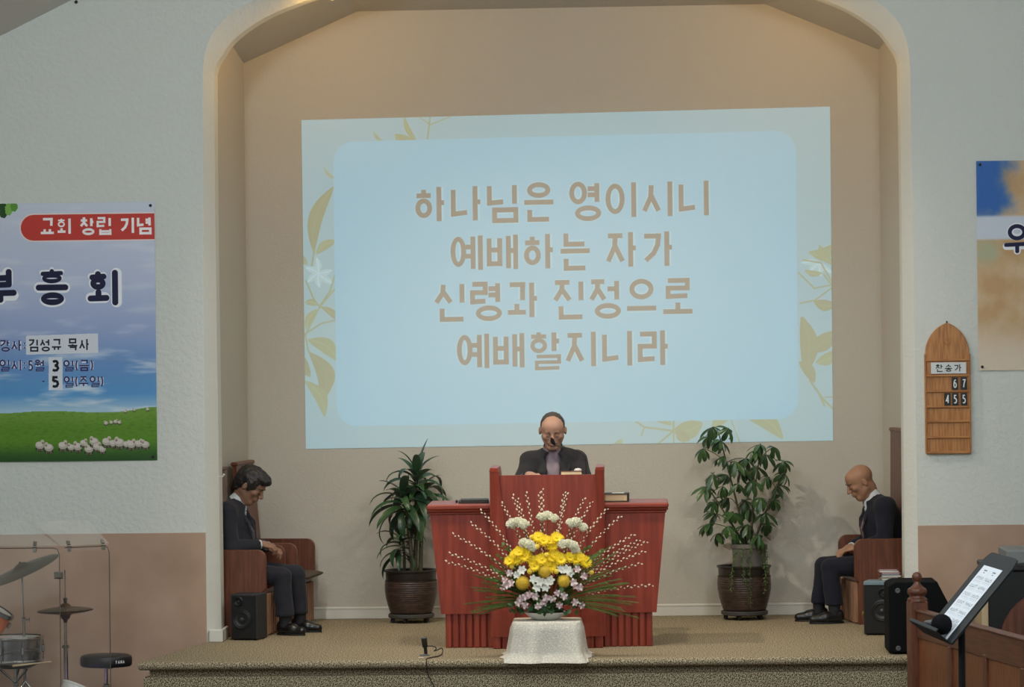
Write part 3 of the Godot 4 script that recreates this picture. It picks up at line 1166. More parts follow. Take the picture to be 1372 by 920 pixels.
func revival_banner() -> ImageTexture:
	var im := Image.create(576, 500, false, Image.FORMAT_RGBA8)
	var n := FastNoiseLite.new()
	n.seed = 11
	n.frequency = 0.008
	n.fractal_octaves = 4
	var g := FastNoiseLite.new()
	g.seed = 3
	g.frequency = 0.06
	var sky := [[0.0, rgb8(208, 214, 228)], [0.3, rgb8(192, 201, 226)], [0.5, rgb8(158, 174, 214)], [0.62, rgb8(112, 152, 205)], [0.74, rgb8(92, 156, 212)], [0.8, rgb8(170, 203, 226)]]
	for y in 500:
		var v := y / 500.0
		for x in 576:
			var col: Color
			var hor := 0.808 + 0.004 * sin(x * 0.03) - 0.012 * smoothstep(500.0, 576.0, x)
			if v < hor:
				col = sky[5][1]
				for i in 5:
					if v < sky[i + 1][0]:
						col = (sky[i][1] as Color).lerp(sky[i + 1][1], (v - sky[i][0]) / (sky[i + 1][0] - sky[i][0]))
						break
				var cl := n.get_noise_2d(x * 0.6 + y * 0.35, y * 3.2) * 0.5 + 0.5
				col = col.lerp(rgb8(232, 236, 242), smoothstep(0.52, 0.85, cl) * (0.35 + 0.5 * smoothstep(0.4, 0.75, v)))
			else:
				var w := (v - hor) / (1.0 - hor)
				col = rgb8(118, 158, 62).lerp(rgb8(96, 142, 40), smoothstep(0.0, 0.4, w)).lerp(rgb8(44, 84, 36), smoothstep(0.55, 1.0, w))
				var q := g.get_noise_2d(x, y * 3.0)
				col = col.lerp(rgb8(40, 70, 30), clampf(q * 0.35, 0.0, 0.3))
			im.set_pixel(x, y, col)
	im.resize(1152, 1000, Image.INTERPOLATE_CUBIC)
	# leaves hanging into the corner
	for i in 26:
		var p := bl(-4.0 + fmod(i * 7.3, 22.0), 276.0 + fmod(i * 4.7, 20.0) * (1.0 - fmod(i * 7.3, 22.0) / 30.0))
		ink_poly(im, PackedVector2Array([p + V(-14, -4), p + V(2, -12), p + V(15, 0), p + V(6, 12), p + V(-8, 9)]), [rgb8(92, 150, 50), rgb8(38, 74, 30), rgb8(130, 180, 84)][i % 3])
	# red title strip
	var s0 := bl(44, 289.5)
	var s1 := bl(230, 319.5)
	for pass_ in 2:
		var gr := 5.0 if pass_ == 0 else 0.0
		var rr := (s1.y - s0.y) * 0.5 + gr
		var pl := arc(Vector2(s0.x, (s0.y + s1.y) * 0.5), Vector2(rr, rr), 90, 270, 16)
		pl.append(Vector2(s1.x, s0.y - gr))
		pl.append(Vector2(s1.x, s1.y + gr))
		ink_poly(im, pl, rgb8(238, 222, 220) if pass_ == 0 else rgb8(200, 62, 52))
	text(im, "교회 창립 기념", bl(51.5, 292.5), V(64, 72), 66, 10, rgb8(250, 246, 246), false, 0.36)
	# large title in brush letters with a white rim
	for pass_ in 2:
		var col := rgb8(244, 245, 250) if pass_ == 0 else rgb8(26, 28, 62)
		var t := 42.0 if pass_ == 0 else 23.0
		var off := -8.0 if pass_ == 0 else 0.0
		thin_crowded = false
		for e in [["부", -24.0], ["흥", 46.0], ["회", 116.0]]:
			glyph(im, e[0], bl(e[1], 361.5) + V(off, off), V(132 - 2 * off, 143 - 2 * off), t, col, true, -0.06)
		thin_crowded = true
	# speaker and dates
	var navy := rgb8(52, 44, 92)
	var rim := rgb8(226, 232, 244)
	var a0 := bl(34, 451)
	var a1 := bl(131.5, 474)
	ink_poly(im, PackedVector2Array([a0, V(a1.x, a0.y - 6), V(a1.x, a1.y - 4), V(a0.x, a1.y)]), rgb8(222, 226, 234))
	for pass_ in 2:
		var col := rim if pass_ == 0 else navy
		var t := 12.0 if pass_ == 0 else 5.6
		text(im, "강사:", bl(-2.5, 456.5), V(44, 47), 46, t, col)
		text(im, "일시:", bl(-2.5, 483), V(44, 47), 46, t, col)
		text(im, "5월", bl(36, 483), V(44, 46), 44, t, col)
		text(im, "일(금)", bl(84, 482.5), V(44, 45), 45, t, col)
		text(im, "일(주일)", bl(84.5, 504), V(42, 45), 43, t, col)
		text(im, "-", bl(55, 503), V(44, 46), 44, t, col)
	for e in [["3", 482.0], ["5", 503.5]]:
		var q := bl(64.5, e[1] - 2.5)
		ink_poly(im, PackedVector2Array([q, q + V(54, -1), q + V(55, 64), q + V(1, 65)]), rgb8(220, 225, 234))
		glyph(im, e[0], q + V(8, 7), V(37, 52), 9.5, rgb8(18, 18, 26))
	text(im, "김성규 목사", bl(36.5, 455), V(43, 50), 45, 5.8, rgb8(28, 30, 44), false, 0.4)
	# sheep
	var rng := RandomNumberGenerator.new()
	rng.seed = 4
	for e in [[53, 600, 1], [65, 603, 1], [84, 600, 1], [95, 602, 0.8], [104, 601, 1], [112, 596, 0.8], [119, 604, 1], [126, 594, 1], [130, 601, 0.9], [137, 604, 0.8], [143, 594, 1], [152, 596, 0.9], [160, 595, 1.1], [170, 597, 0.8], [176, 597, 1], [186, 596, 0.9], [195, 597, 0.9], [142, 569, 0.45], [149, 568, 0.4], [155, 567, 0.45], [160, 568, 0.4], [168, 553, 0.35], [180, 551, 0.35], [198, 550, 0.35]]:
		var c := bl(e[0], e[1] - 3.0)
		var k: float = e[2] * 1.2
		blob(im, c + V(0, 12) * k, V(15, 9) * k, rgb8(40, 58, 30))
		for d in [-8.0, -3.0, 4.0, 8.0]:
			ink_seg(im, c + V(d, 8) * k, c + V(d, 19) * k, 3.5 * k, rgb8(120, 104, 90))
		blob(im, c, V(15, 12) * k, rgb8(186, 176, 166))
		blob(im, c + V(-2, -4) * k, V(12, 8) * k, rgb8(214, 205, 196))
		var side := -1.0 if rng.randf() < 0.5 else 1.0
		blob(im, c + V(8 * side, -11) * k, V(6, 7) * k, rgb8(206, 192, 180))
		blob(im, c + V(9 * side, -7) * k, V(3.4, 4) * k, rgb8(150, 126, 112))
	return ImageTexture.create_from_image(im)

func right_banner() -> ImageTexture:
	var im := Image.create(300, 350, false, Image.FORMAT_RGBA8)
	var n := FastNoiseLite.new()
	n.seed = 21
	n.frequency = 0.012
	for y in 350:
		for x in 300:
			var k := n.get_noise_2d(x, y)
			var d := Vector2(x - 8.0, (y - 30.0) * 0.8).length() + k * 40.0
			var col := rgb8(214, 186, 150).lerp(rgb8(198, 160, 116), clampf(0.5 + k * 1.4, 0.0, 1.0))
			col = col.lerp(rgb8(222, 205, 184), smoothstep(240.0, 340.0, y))
			col = col.lerp(rgb8(52, 104, 178), 1.0 - smoothstep(18.0, 74.0, d))
			var gd := Vector2(x - 16.0, y - 150.0).length() + k * 16.0
			col = col.lerp(rgb8(176, 182, 150), (1.0 - smoothstep(8.0, 34.0, gd)) * 0.8)
			var band := smoothstep(88.0, 95.0, y) * (1.0 - smoothstep(128.0, 134.0, y))
			col = col.lerp(rgb8(208, 214, 226), band)
			im.set_pixel(x, y, col)
	im.resize(900, 1050, Image.INTERPOLATE_CUBIC)
	for pass_ in 2:
		var off := -7.0 if pass_ == 0 else 0.0
		glyph(im, "우", V(132 + off, 312 + off), V(136 - 2 * off, 162 - 2 * off), 36.0 if pass_ == 0 else 20.0, rgb8(238, 240, 246) if pass_ == 0 else rgb8(30, 30, 66), true, -0.12)
	return ImageTexture.create_from_image(im)

func card_print(s: String, w: int, h: int, em: Vector2, at: Vector2, adv: float, t: float, ink: Color, paper: Color, round_ := false) -> ImageTexture:
	var im := Image.create(w, h, false, Image.FORMAT_RGBA8)
	im.fill(paper)
	text(im, s, at, em, adv, t, ink, round_)
	return ImageTexture.create_from_image(im)

func music_print() -> ImageTexture:
	var im := Image.create(420, 560, false, Image.FORMAT_RGBA8)
	im.fill(rgb8(226, 229, 236))
	var rng := RandomNumberGenerator.new()
	rng.seed = 9
	var grey := rgb8(120, 124, 134)
	for col in 2:
		var x0 := 28.0 + col * 196.0
		ink_seg(im, V(x0 + 50, 34), V(x0 + 118, 34), 11, grey)
		ink_seg(im, V(x0 + 66, 52), V(x0 + 104, 52), 6, grey)
		for row in 7:
			var y := 84.0 + row * 66.0
			for k in 5:
				ink_seg(im, V(x0, y + k * 5.0), V(x0 + 166, y + k * 5.0), 1.4, rgb8(165, 168, 178))
			for k in 13:
				var nx := x0 + 10 + k * 12.4
				var nyy := y + rng.randi_range(0, 4) * 5.0
				ink_seg(im, V(nx, nyy), V(nx, nyy - 14), 1.6, grey)
				blob(im, V(nx - 2, nyy), V(4, 3), rgb8(70, 74, 86))
				ink_seg(im, V(nx - 3, y + 32), V(nx + 4, y + 32), 4, rgb8(150, 153, 164))
				if k % 2 == 0:
					ink_seg(im, V(nx - 3, y + 42), V(nx + 5, y + 42), 4, rgb8(150, 153, 164))
	ink_seg(im, V(210, 30), V(210, 540), 1.6, rgb8(150, 153, 164))
	return ImageTexture.create_from_image(im)

# ---------------------------------------------------------------- the room
const WALL_Z := 1.95      # front face of the wall round the arch
const BACK_Z := 1.62      # its rear face

func build_room() -> void:
	# --- arch opening: outline on the face of the wall, and the narrower one behind its rounded edge
	var lo := [V(-2.388, -0.5), V(-2.385, 0.73), V(-2.378, 2.8), V(-2.372, 3.70), V(-2.366, 3.87), V(-2.345, 3.99), V(-2.285, 4.115), V(-2.158, 4.237), V(-1.991, 4.315), V(-1.6, 4.44), V(-1.0, 4.59), V(0, 4.68)]
	var li := [V(-2.302, -0.5), V(-2.306, 0.73), V(-2.312, 2.8), V(-2.308, 3.70), V(-2.300, 3.86), V(-2.245, 3.965), V(-2.152, 4.075), V(-1.950, 4.208), V(-1.655, 4.323), V(-1.3, 4.42), V(-0.9, 4.50), V(0, 4.56)]
	var fo := []
	var fi := []
	for i in 11:
		var k := 4
		for j in k:
			var t := float(j) / k
			var pa: Vector2 = lo[maxi(i - 1, 0)]
			var pd: Vector2 = lo[mini(i + 2, 11)]
			var qa: Vector2 = li[maxi(i - 1, 0)]
			var qd: Vector2 = li[mini(i + 2, 11)]
			fo.append((lo[i] as Vector2).cubic_interpolate(lo[i + 1], pa, pd, t))
			fi.append((li[i] as Vector2).cubic_interpolate(li[i + 1], qa, qd, t))
	fo.append(lo[11])
	fi.append(li[11])
	var half := fo.size()
	for i in range(half - 2, -1, -1):
		fo.append(Vector2(-fo[i].x * 0.998 + 0.003, fo[i].y))
		fi.append(Vector2(-fi[i].x * 0.998 + 0.003, fi[i].y))
	# wall face with the opening, and a thickness behind it
	var big := PackedVector2Array()
	for p in fo:
		big.append(p)
	big.append_array(PackedVector2Array([V(6.2, -0.5), V(6.2, 2.9), V(0, 5.9), V(-6.2, 2.9), V(-6.2, -0.5)]))
	var mb := MB.new()
	mb.flat()
	var ids := Geometry2D.triangulate_polygon(big)
	for i in range(0, ids.size(), 3):
		var q := []
		for k in 3:
			q.append(Vector3(big[ids[i + k]].x, big[ids[i + k]].y, WALL_Z))
		mb.tro(q[0], q[1], q[2], Vector3(0, 0, 1))
	var rear := PackedVector2Array()
	for p in fi:
		rear.append(p)
	rear.append_array(PackedVector2Array([V(6.2, -0.5), V(6.2, 2.9), V(0, 5.9), V(-6.2, 2.9), V(-6.2, -0.5)]))
	ids = Geometry2D.triangulate_polygon(rear)
	for i in range(0, ids.size(), 3):
		var q := []
		for k in 3:
			q.append(Vector3(rear[ids[i + k]].x, rear[ids[i + k]].y, BACK_Z))
		mb.tro(q[0], q[1], q[2], Vector3(0, 0, -1))
	# rounded edge, then the soffit
	var nr := 3
	var rings := []
	for r in nr + 2:
		var ring := []
		for i in fo.size():
			if r <= nr:
				# a broad splay with a slight belly
				var a := float(r) / nr
				var p: Vector2 = (fo[i] as Vector2).lerp(fi[i], a + 0.10 * sin(PI * a))
				ring.append(Vector3(p.x, p.y, WALL_Z - 0.13 * a))
			else:
				ring.append(Vector3(fi[i].x, fi[i].y, BACK_Z))
		rings.append(ring)
	for r in nr + 1:
		mb.smooth(1 if r < nr else 2)
		for i in fo.size() - 1:
			var c: Vector3 = Vector3(0, 2.2, 1.2) - (rings[r][i] as Vector3)
			mb.quo(rings[r][i], rings[r][i + 1], rings[r + 1][i + 1], rings[r + 1][i], c + Vector3(0, 0, 0.6))
	struct("wall_front", mb.done(), M.stucco)

	# --- the recess behind the arch
	var back := [V(-2.3, -0.02), V(-2.3, 4.04), V(-1.47, 4.405), V(1.485, 4.415), V(2.3, 4.075), V(2.3, -0.02)]
	var frnt := [V(-2.54, -0.02), V(-2.54, 4.56), V(-1.6, 4.85), V(1.6, 4.86), V(2.66, 4.54), V(2.66, -0.02)]
	var bw := MB.new()
	bw.flat()
	var bp := PackedVector2Array()
	for p in back:
		bp.append(p)
	bw.prism(bp, -0.12, 0.0)
	struct("wall_back", bw.done(), M.alcove)
	for e in [[0, "wall_recess_left"], [4, "wall_recess_right"]]:
		var sm := MB.new()
		_sheet(sm, back, frnt, e[0], 0.08)
		struct(e[1], sm.done(), M.alcove)
	var cm := MB.new()
	for i in [1, 2, 3]:
		_sheet(cm, back, frnt, i, 0.08)
	struct("ceiling_recess", cm.done(), M.alcove)

	# --- lower painted band on the wall either side of the arch, standing proud by the thickness of the old panelling
	for s in [-1.0, 1.0]:
		var wb := MB.new()
		var x0 := -2.386 if s < 0.0 else 2.385
		wb.span(Vector3(x0, -0.5, WALL_Z), Vector3(6.2 * s, 0.738, WALL_Z + 0.006), 0.002)
		struct("trim_1" if s < 0.0 else "trim_2", wb.done(), M.wainscot)

	# --- baseboards
	var b1 := MB.new()
	b1.span(Vector3(-2.3, 0, 0), Vector3(2.3, 0.088, 0.014), 0.004)
	b1.span(Vector3(-2.3, 0.072, 0), Vector3(2.3, 0.08, 0.018), 0.002)
	struct("baseboard_back", b1.done(), M.white_trim)
	for s in [-1.0, 1.0]:
		var b2 := MB.new()
		b2.span(Vector3(2.298 * s, 0, BACK_Z), Vector3((2.298 + 0.08) * s - 0.1 * s, 0.085, WALL_Z - 0.02), 0.005)
		b2.span(Vector3((2.298 - 0.02) * s, 0, WALL_Z - 0.06), Vector3(2.372 * s, 0.085, WALL_Z + 0.015), 0.006)
		struct("baseboard_left" if s < 0.0 else "baseboard_right", b2.done(), M.white_trim)

	# --- stage: carpeted platform with a rounded nosing over a set-back riser
	var plan := [V(-2.30, 0.0), V(-2.30, 1.9), V(-2.63, 3.44), V(2.80, 3.44), V(2.9, 1.96), V(2.28, 1.9), V(2.28, 0.0)]
	var sm2 := MB.new()
	var nose := []
	for k in 9:
		var a := PI * 0.5 - PI * k / 8.0
		nose.append(V(cos(a) * 0.026, -0.026 + sin(a) * 0.026))
	# top
	var tp := PackedVector2Array([V(-2.7, -0.05), V(-2.7, 1.93), V(-2.385, 1.93), V(-2.63, 3.42), V(2.82, 3.42), V(2.82, 1.93), V(2.7, 1.93), V(2.7, -0.05)])
	sm2.flat()
	var tid := Geometry2D.triangulate_polygon(tp)
	for i in range(0, tid.size(), 3):
		var q := []
		for k in 3:
			q.append(Vector3(tp[tid[i + k]].x, 0, tp[tid[i + k]].y))
		sm2.tro(q[0], q[1], q[2], Vector3.UP)
	# nosing and riser swept along the left side, the front and the right side
	var path := [Vector3(-2.385, 0, 1.93), Vector3(-2.63, 0, 3.42), Vector3(2.82, 0, 3.42), Vector3(2.82, 0, 1.93)]
	var outs := [Vector3(-1, 0, -0.16).normalized(), Vector3(-0.80, 0, 1.0), Vector3(1, 0, 1), Vector3(1, 0, 0)]
	var prof := nose.duplicate()
	prof.append(V(-0.055, -0.054))
	prof.append(V(-0.058, -0.096))
	prof.append(V(-0.014, -0.098))
	prof.append(V(-0.012, -0.5))
	for i in 3:
		sm2.fresh()
		for k in prof.size() - 1:
			if k >= 8:
				sm2.fresh()
			var o0: Vector3 = outs[i]
			var o1: Vector3 = outs[i + 1]
			var a: Vector3 = path[i] + o0 * prof[k].x + Vector3(0, prof[k].y, 0)
			var b: Vector3 = path[i + 1] + o1 * prof[k].x + Vector3(0, prof[k].y, 0)
			var c: Vector3 = path[i + 1] + o1 * prof[k + 1].x + Vector3(0, prof[k + 1].y, 0)
			var d: Vector3 = path[i] + o0 * prof[k + 1].x + Vector3(0, prof[k + 1].y, 0)
			var pn: Vector2 = prof[k + 1] - prof[k]
			var side: Vector3 = (o0 + o1).normalized()
			sm2.quo(a, b, c, d, side * (-pn.y) + Vector3(0, pn.x, 0))
	struct("floor_stage", sm2.done(), M.carpet)

	# --- nave: floor, walls and gable ceiling round the camera
	var fl := MB.new()
	fl.span(Vector3(-6.3, -0.6, 1.6), Vector3(6.3, -0.5, 30.2), 0.0)
	struct("floor", fl.done(), M.nave_floor)
	for s in [-1.0, 1.0]:
		var w := MB.new()
		w.span(Vector3(6.2 * s, -0.5, 1.6), Vector3(6.4 * s, 2.95, 30.2), 0.0)
		struct("wall_left" if s < 0.0 else "wall_right", w.done(), M.stucco)
		var c := MB.new()
		c.flat()
		c.block([Vector3(0, 5.9, 1.5), Vector3(6.4 * s, 2.803, 1.5), Vector3(6.4 * s, 2.803, 30.3), Vector3(0, 5.9, 30.3)], [Vector3(0, 6.05, 1.5), Vector3(6.4 * s, 2.953, 1.5), Vector3(6.4 * s, 2.953, 30.3), Vector3(0, 6.05, 30.3)])
		struct("ceiling_left" if s < 0.0 else "ceiling_right", c.done(), M.ceiling)
	var rw := MB.new()
	rw.prism(PackedVector2Array([V(-6.4, -0.5), V(6.4, -0.5), V(6.4, 2.9), V(0, 6.0), V(-6.4, 2.9)]), 30.0, 30.2)
	struct("wall_rear", rw.done(), M.nave_rear)

func _sheet(mb: MB, back: Array, frnt: Array, i: int, thick: float) -> void:
	var a := Vector3(back[i].x, back[i].y, 0)
	var b := Vector3(back[i + 1].x, back[i + 1].y, 0)
	var c := Vector3(frnt[i + 1].x, frnt[i + 1].y, BACK_Z)
	var d := Vector3(frnt[i].x, frnt[i].y, BACK_Z)
	var n := (b - a).cross(d - a).normalized()
	if n.dot(Vector3(0, 2, 0.8) - a) > 0.0:
		n = -n
	n *= thick
	mb.block([a, b, c, d], [a + n, b + n, c + n, d + n])

# ---------------------------------------------------------------- things hung on the walls
func build_wall_things() -> void:
	# projected slide: a thin wall-coloured sheet glows in place of the projector's light
	var s := MB.new()
	s.flat()
	var z := 0.004
	var tl := Vector3(-1.883, 3.621, z)
	var tr := Vector3(1.945, 3.667, z)
	var br := Vector3(1.939, 1.256, z)
	var bl_ := Vector3(-1.878, 1.237, z)
	# a fine grid keeps the picture straight inside its four corners
	var nx := 16
	var ny := 10
	for j in ny:
		for i in nx:
			var q := []
			for c in [[i, j], [i + 1, j], [i + 1, j + 1], [i, j + 1]]:
				var u: float = float(c[0]) / nx
				var v: float = float(c[1]) / ny
				q.append(tl.lerp(tr, u).lerp(bl_.lerp(br, u), v))
			s.uvquad(q[0], q[1], q[2], q[3], Vector3(0, 0, 1), Vector2(float(i) / nx, float(j) / ny), Vector2(float(i + 1) / nx, float(j + 1) / ny))
	var back := Vector3(0, 0, -0.003)
	s.quo(tl, tr, tr + back, tl + back, Vector3.UP)
	s.quo(bl_, br, br + back, bl_ + back, Vector3.DOWN)
	s.quo(tl, bl_, bl_ + back, tl + back, Vector3.LEFT)
	s.quo(tr, br, br + back, tr + back, Vector3.RIGHT)
	var sm := pm(ALCOVE_COLOUR, 0.9, 0.0, 0.2)
	sm.emission_enabled = true
	sm.emission = Color.BLACK
	sm.emission_texture = slide_picture()
	sm.emission_energy_multiplier = SLIDE_GAIN
	var so := obj("slide_glow_sheet", s.done(), sm)
	tag(so, "glowing sheet for the projected pale blue slide with four brown lines of verse and a leafy border", "projection")

	# banners
	var lb := thing("vinyl_banner", "sky and green meadow banner with sheep and a red title strip", "banner", Vector3(-2.706, 1.227, WALL_Z), 0.0)
	_banner(lb, -2.0, 1.737, revival_banner())
	var rb := thing("vinyl_banner", "tan banner with a blue corner and a pale band above the wooden hymn board", "banner", Vector3(2.80, 1.767, WALL_Z), 0.0)
	_banner(rb, 1.2, 1.398, right_banner())
	_hymn_board()
	# small hook in the edge of the arch and nail in the gable
	var hk := MB.new()
	hk.tube([Vector3(-2.308, 1.105, 1.80), Vector3(-2.285, 1.107, 1.80), Vector3(-2.276, 1.118, 1.80)], [0.005, 0.005, 0.004], 6)
	hk.ball(Vector3(-2.276, 1.12, 1.80), Vector3(0.008, 0.008, 0.008), 8, 6)
	tag(obj("wall_hook", hk.done(), M.white_trim), "small white hook screwed into the arch edge above the seated man", "hook")
	var nl := MB.new()
	nl.tube([Vector3(-3.216, 4.31, WALL_Z), Vector3(-3.216, 4.312, WALL_Z + 0.02)], [0.004, 0.004], 6)
	nl.ball(Vector3(-3.216, 4.312, WALL_Z + 0.022), Vector3(0.012, 0.012, 0.005), 10, 6)
	tag(obj("nail", nl.done(), M.iron), "dark nail head in the white wall just under the sloping ceiling", "nail")

func _banner(t: Node3D, w: float, h: float, tex: Texture2D) -> void:
	# a sheet of vinyl with a slow wave, a hem and eyelets
	var mb := MB.new()
	var nx := 24
	var ny := 12
	mb.smooth(1)
	var x0 := minf(0.0, w)
	var x1 := maxf(0.0, w)
	for j in ny:
		for i in nx:
			var q := []
			for c in [[i, j], [i + 1, j], [i + 1, j + 1], [i, j + 1]]:
				var u: float = float(c[0]) / nx
				var v: float = float(c[1]) / ny
				q.append(Vector3(lerpf(x0, x1, u), h * (1.0 - v), 0.012 + 0.004 * sin(u * 9.0 + v * 2.0) + 0.002 * sin(v * 11.0)))
			mb.uvquad(q[0], q[1], q[2], q[3], Vector3(0, 0, 1), Vector2(float(i) / nx, float(j) / ny), Vector2(float(i + 1) / nx, float(j + 1) / ny))
	var m := pm(Color.WHITE, 0.5, 0.0, 0.35)
	m.albedo_texture = tex
	obj("sheet", mb.done(), m, t)
	var hem := MB.new()
	hem.span(Vector3(x0, 0.001, 0.0), Vector3(x1, 0.012, 0.004), 0.001)
	obj("hem", hem.done(), M.white_trim, t)
	var hem2 := MB.new()
	hem2.span(Vector3(x0, h - 0.012, 0.0), Vector3(x1, h - 0.001, 0.004), 0.001)
	obj("hem", hem2.done(), M.white_trim, t)
	var inner := -0.025 if w < 0.0 else 0.025
	for y in [0.025, h - 0.025]:
		var e := MB.new()
		e.lathe([V(0.0, 0.0), V(0.010, 0.0), V(0.010, 0.003), V(0.005, 0.006), V(0.0, 0.006)], 14, Transform3D(Basis(Vector3.RIGHT, PI / 2), Vector3(inner, y, 0.016)))
		obj("eyelet", e.done(), M.iron, t)

func _hymn_board() -> void:
	var t := thing("hymn_board", "pointed wooden hymn number board hanging on the white wall", "hymn board", Vector3(2.593, 1.218, WALL_Z), 0.0)
	var hw := 0.147
	var pl := PackedVector2Array([V(-hw, 0.0), V(hw, 0.0), V(hw, 0.665)])
	# pointed arch: two arcs struck from beyond the middle
	for i in range(1, 10):
		var th := 1.2395 * i / 10.0
		pl.append(V(-0.072 + 0.219 * cos(th), 0.665 + 0.219 * sin(th)))
	pl.append(V(0.0, 0.872))
	for i in range(9, 0, -1):
		var th := 1.2395 * i / 10.0
		pl.append(V(0.072 - 0.219 * cos(th), 0.665 + 0.219 * sin(th)))
	pl.append(V(-hw, 0.665))
	var b := MB.new()
	b.prism(pl, 0.0, 0.022, Transform3D(), 0.005)
	obj("board", b.done(), M.oak, t)
	for y in [0.622, 0.519, 0.415, 0.311, 0.214, 0.108, 0.006]:
		var r := MB.new()
		r.span(Vector3(-hw + 0.004, y - 0.008, 0.020), Vector3(hw - 0.004, y + 0.008, 0.034), 0.003)
		obj("rail", r.done(), M.oak_h, t)
	for sx in [-1.0, 1.0]:
		var e := MB.new()
		e.span(Vector3(sx * hw - 0.006, 0.0, 0.0), Vector3(sx * hw + 0.006, 0.665, 0.034), 0.004)
		obj("side_strip", e.done(), M.oak, t)
	# carved emblem near the point
	var em := MB.new()
	for a in [[V(-0.02, 0.742), V(-0.012, 0.726), V(0.012, 0.726), V(0.02, 0.742)], [V(-0.008, 0.75), V(-0.008, 0.768)], [V(0.008, 0.75), V(0.008, 0.768)], [V(-0.016, 0.758), V(0.016, 0.76)], [V(0.0, 0.728), V(0.0, 0.715)]]:
		var p3 := []
		for p in a:
			p3.append(Vector3(p.x, p.y, 0.0225))
		em.tube(p3, [0.0026], 6)
	obj("emblem", em.done(), M.oak, t)
	var hk := MB.new()
	hk.ball(Vector3(0, 0.876, 0.012), Vector3(0.006, 0.008, 0.006), 8, 6)
	obj("hanger", hk.done(), M.iron, t)
	var cd := MB.new()
	cd.uvquad(Vector3(-0.111, 0.607, 0.0355), Vector3(0.123, 0.607, 0.0355), Vector3(0.123, 0.532, 0.0355), Vector3(-0.111, 0.532, 0.0355), Vector3(0, 0, 1))
	cd.box(Vector3(0.006, 0.5695, 0.0345), Vector3(0.234, 0.075, 0.0016), 0.0)
	var cm := pm(Color.WHITE, 0.7)
	cm.albedo_texture = card_print("찬송가", 280, 90, V(60, 62), V(36, 14), 74, 7.5, rgb8(30, 30, 34), rgb8(214, 216, 214), true)
	var co := obj("title_card", cd.done(), cm, t)
	co.set_meta("label", "white title card with black lettering")
	# loose number cards standing on the rails
	var cards := [["6", 2.6405, 0.424, "upper"], ["7", 2.6995, 0.424, "upper"], ["4", 2.5895, 0.320, "lower"], ["5", 2.6415, 0.320, "lower"], ["5", 2.6995, 0.320, "lower"]]
	var says := ["black number card with a white 6 beside the 7", "black number card with a white 7 closing the upper number", "black number card with a white 4 opening the lower number", "black card with a white 5 between the 4 and another 5", "black card with a white 5 at the end of the lower number"]
	for i in cards.size():
		var c: Array = cards[i]
		var m := MB.new()
		m.uvquad(Vector3(-0.0205, 0.082, 0.0032), Vector3(0.0205, 0.082, 0.0032), Vector3(0.0205, 0, 0.0032), Vector3(-0.0205, 0, 0.0032), Vector3(0, 0, 1))
		m.box(Vector3(0, 0.041, 0.0015), Vector3(0.041, 0.082, 0.003), 0.0)
		var mm := pm(Color.WHITE, 0.5)
		mm.albedo_texture = card_print(c[0], 64, 128, V(82, 104), V(9, 12), 40, 12, rgb8(235, 235, 230), rgb8(22, 22, 24))
		tag(obj("number_card", m.done(), mm, null, Vector3(c[1], 1.218 + c[2], WALL_Z + 0.036)), says[i], "number card", "number cards on the hymn board")

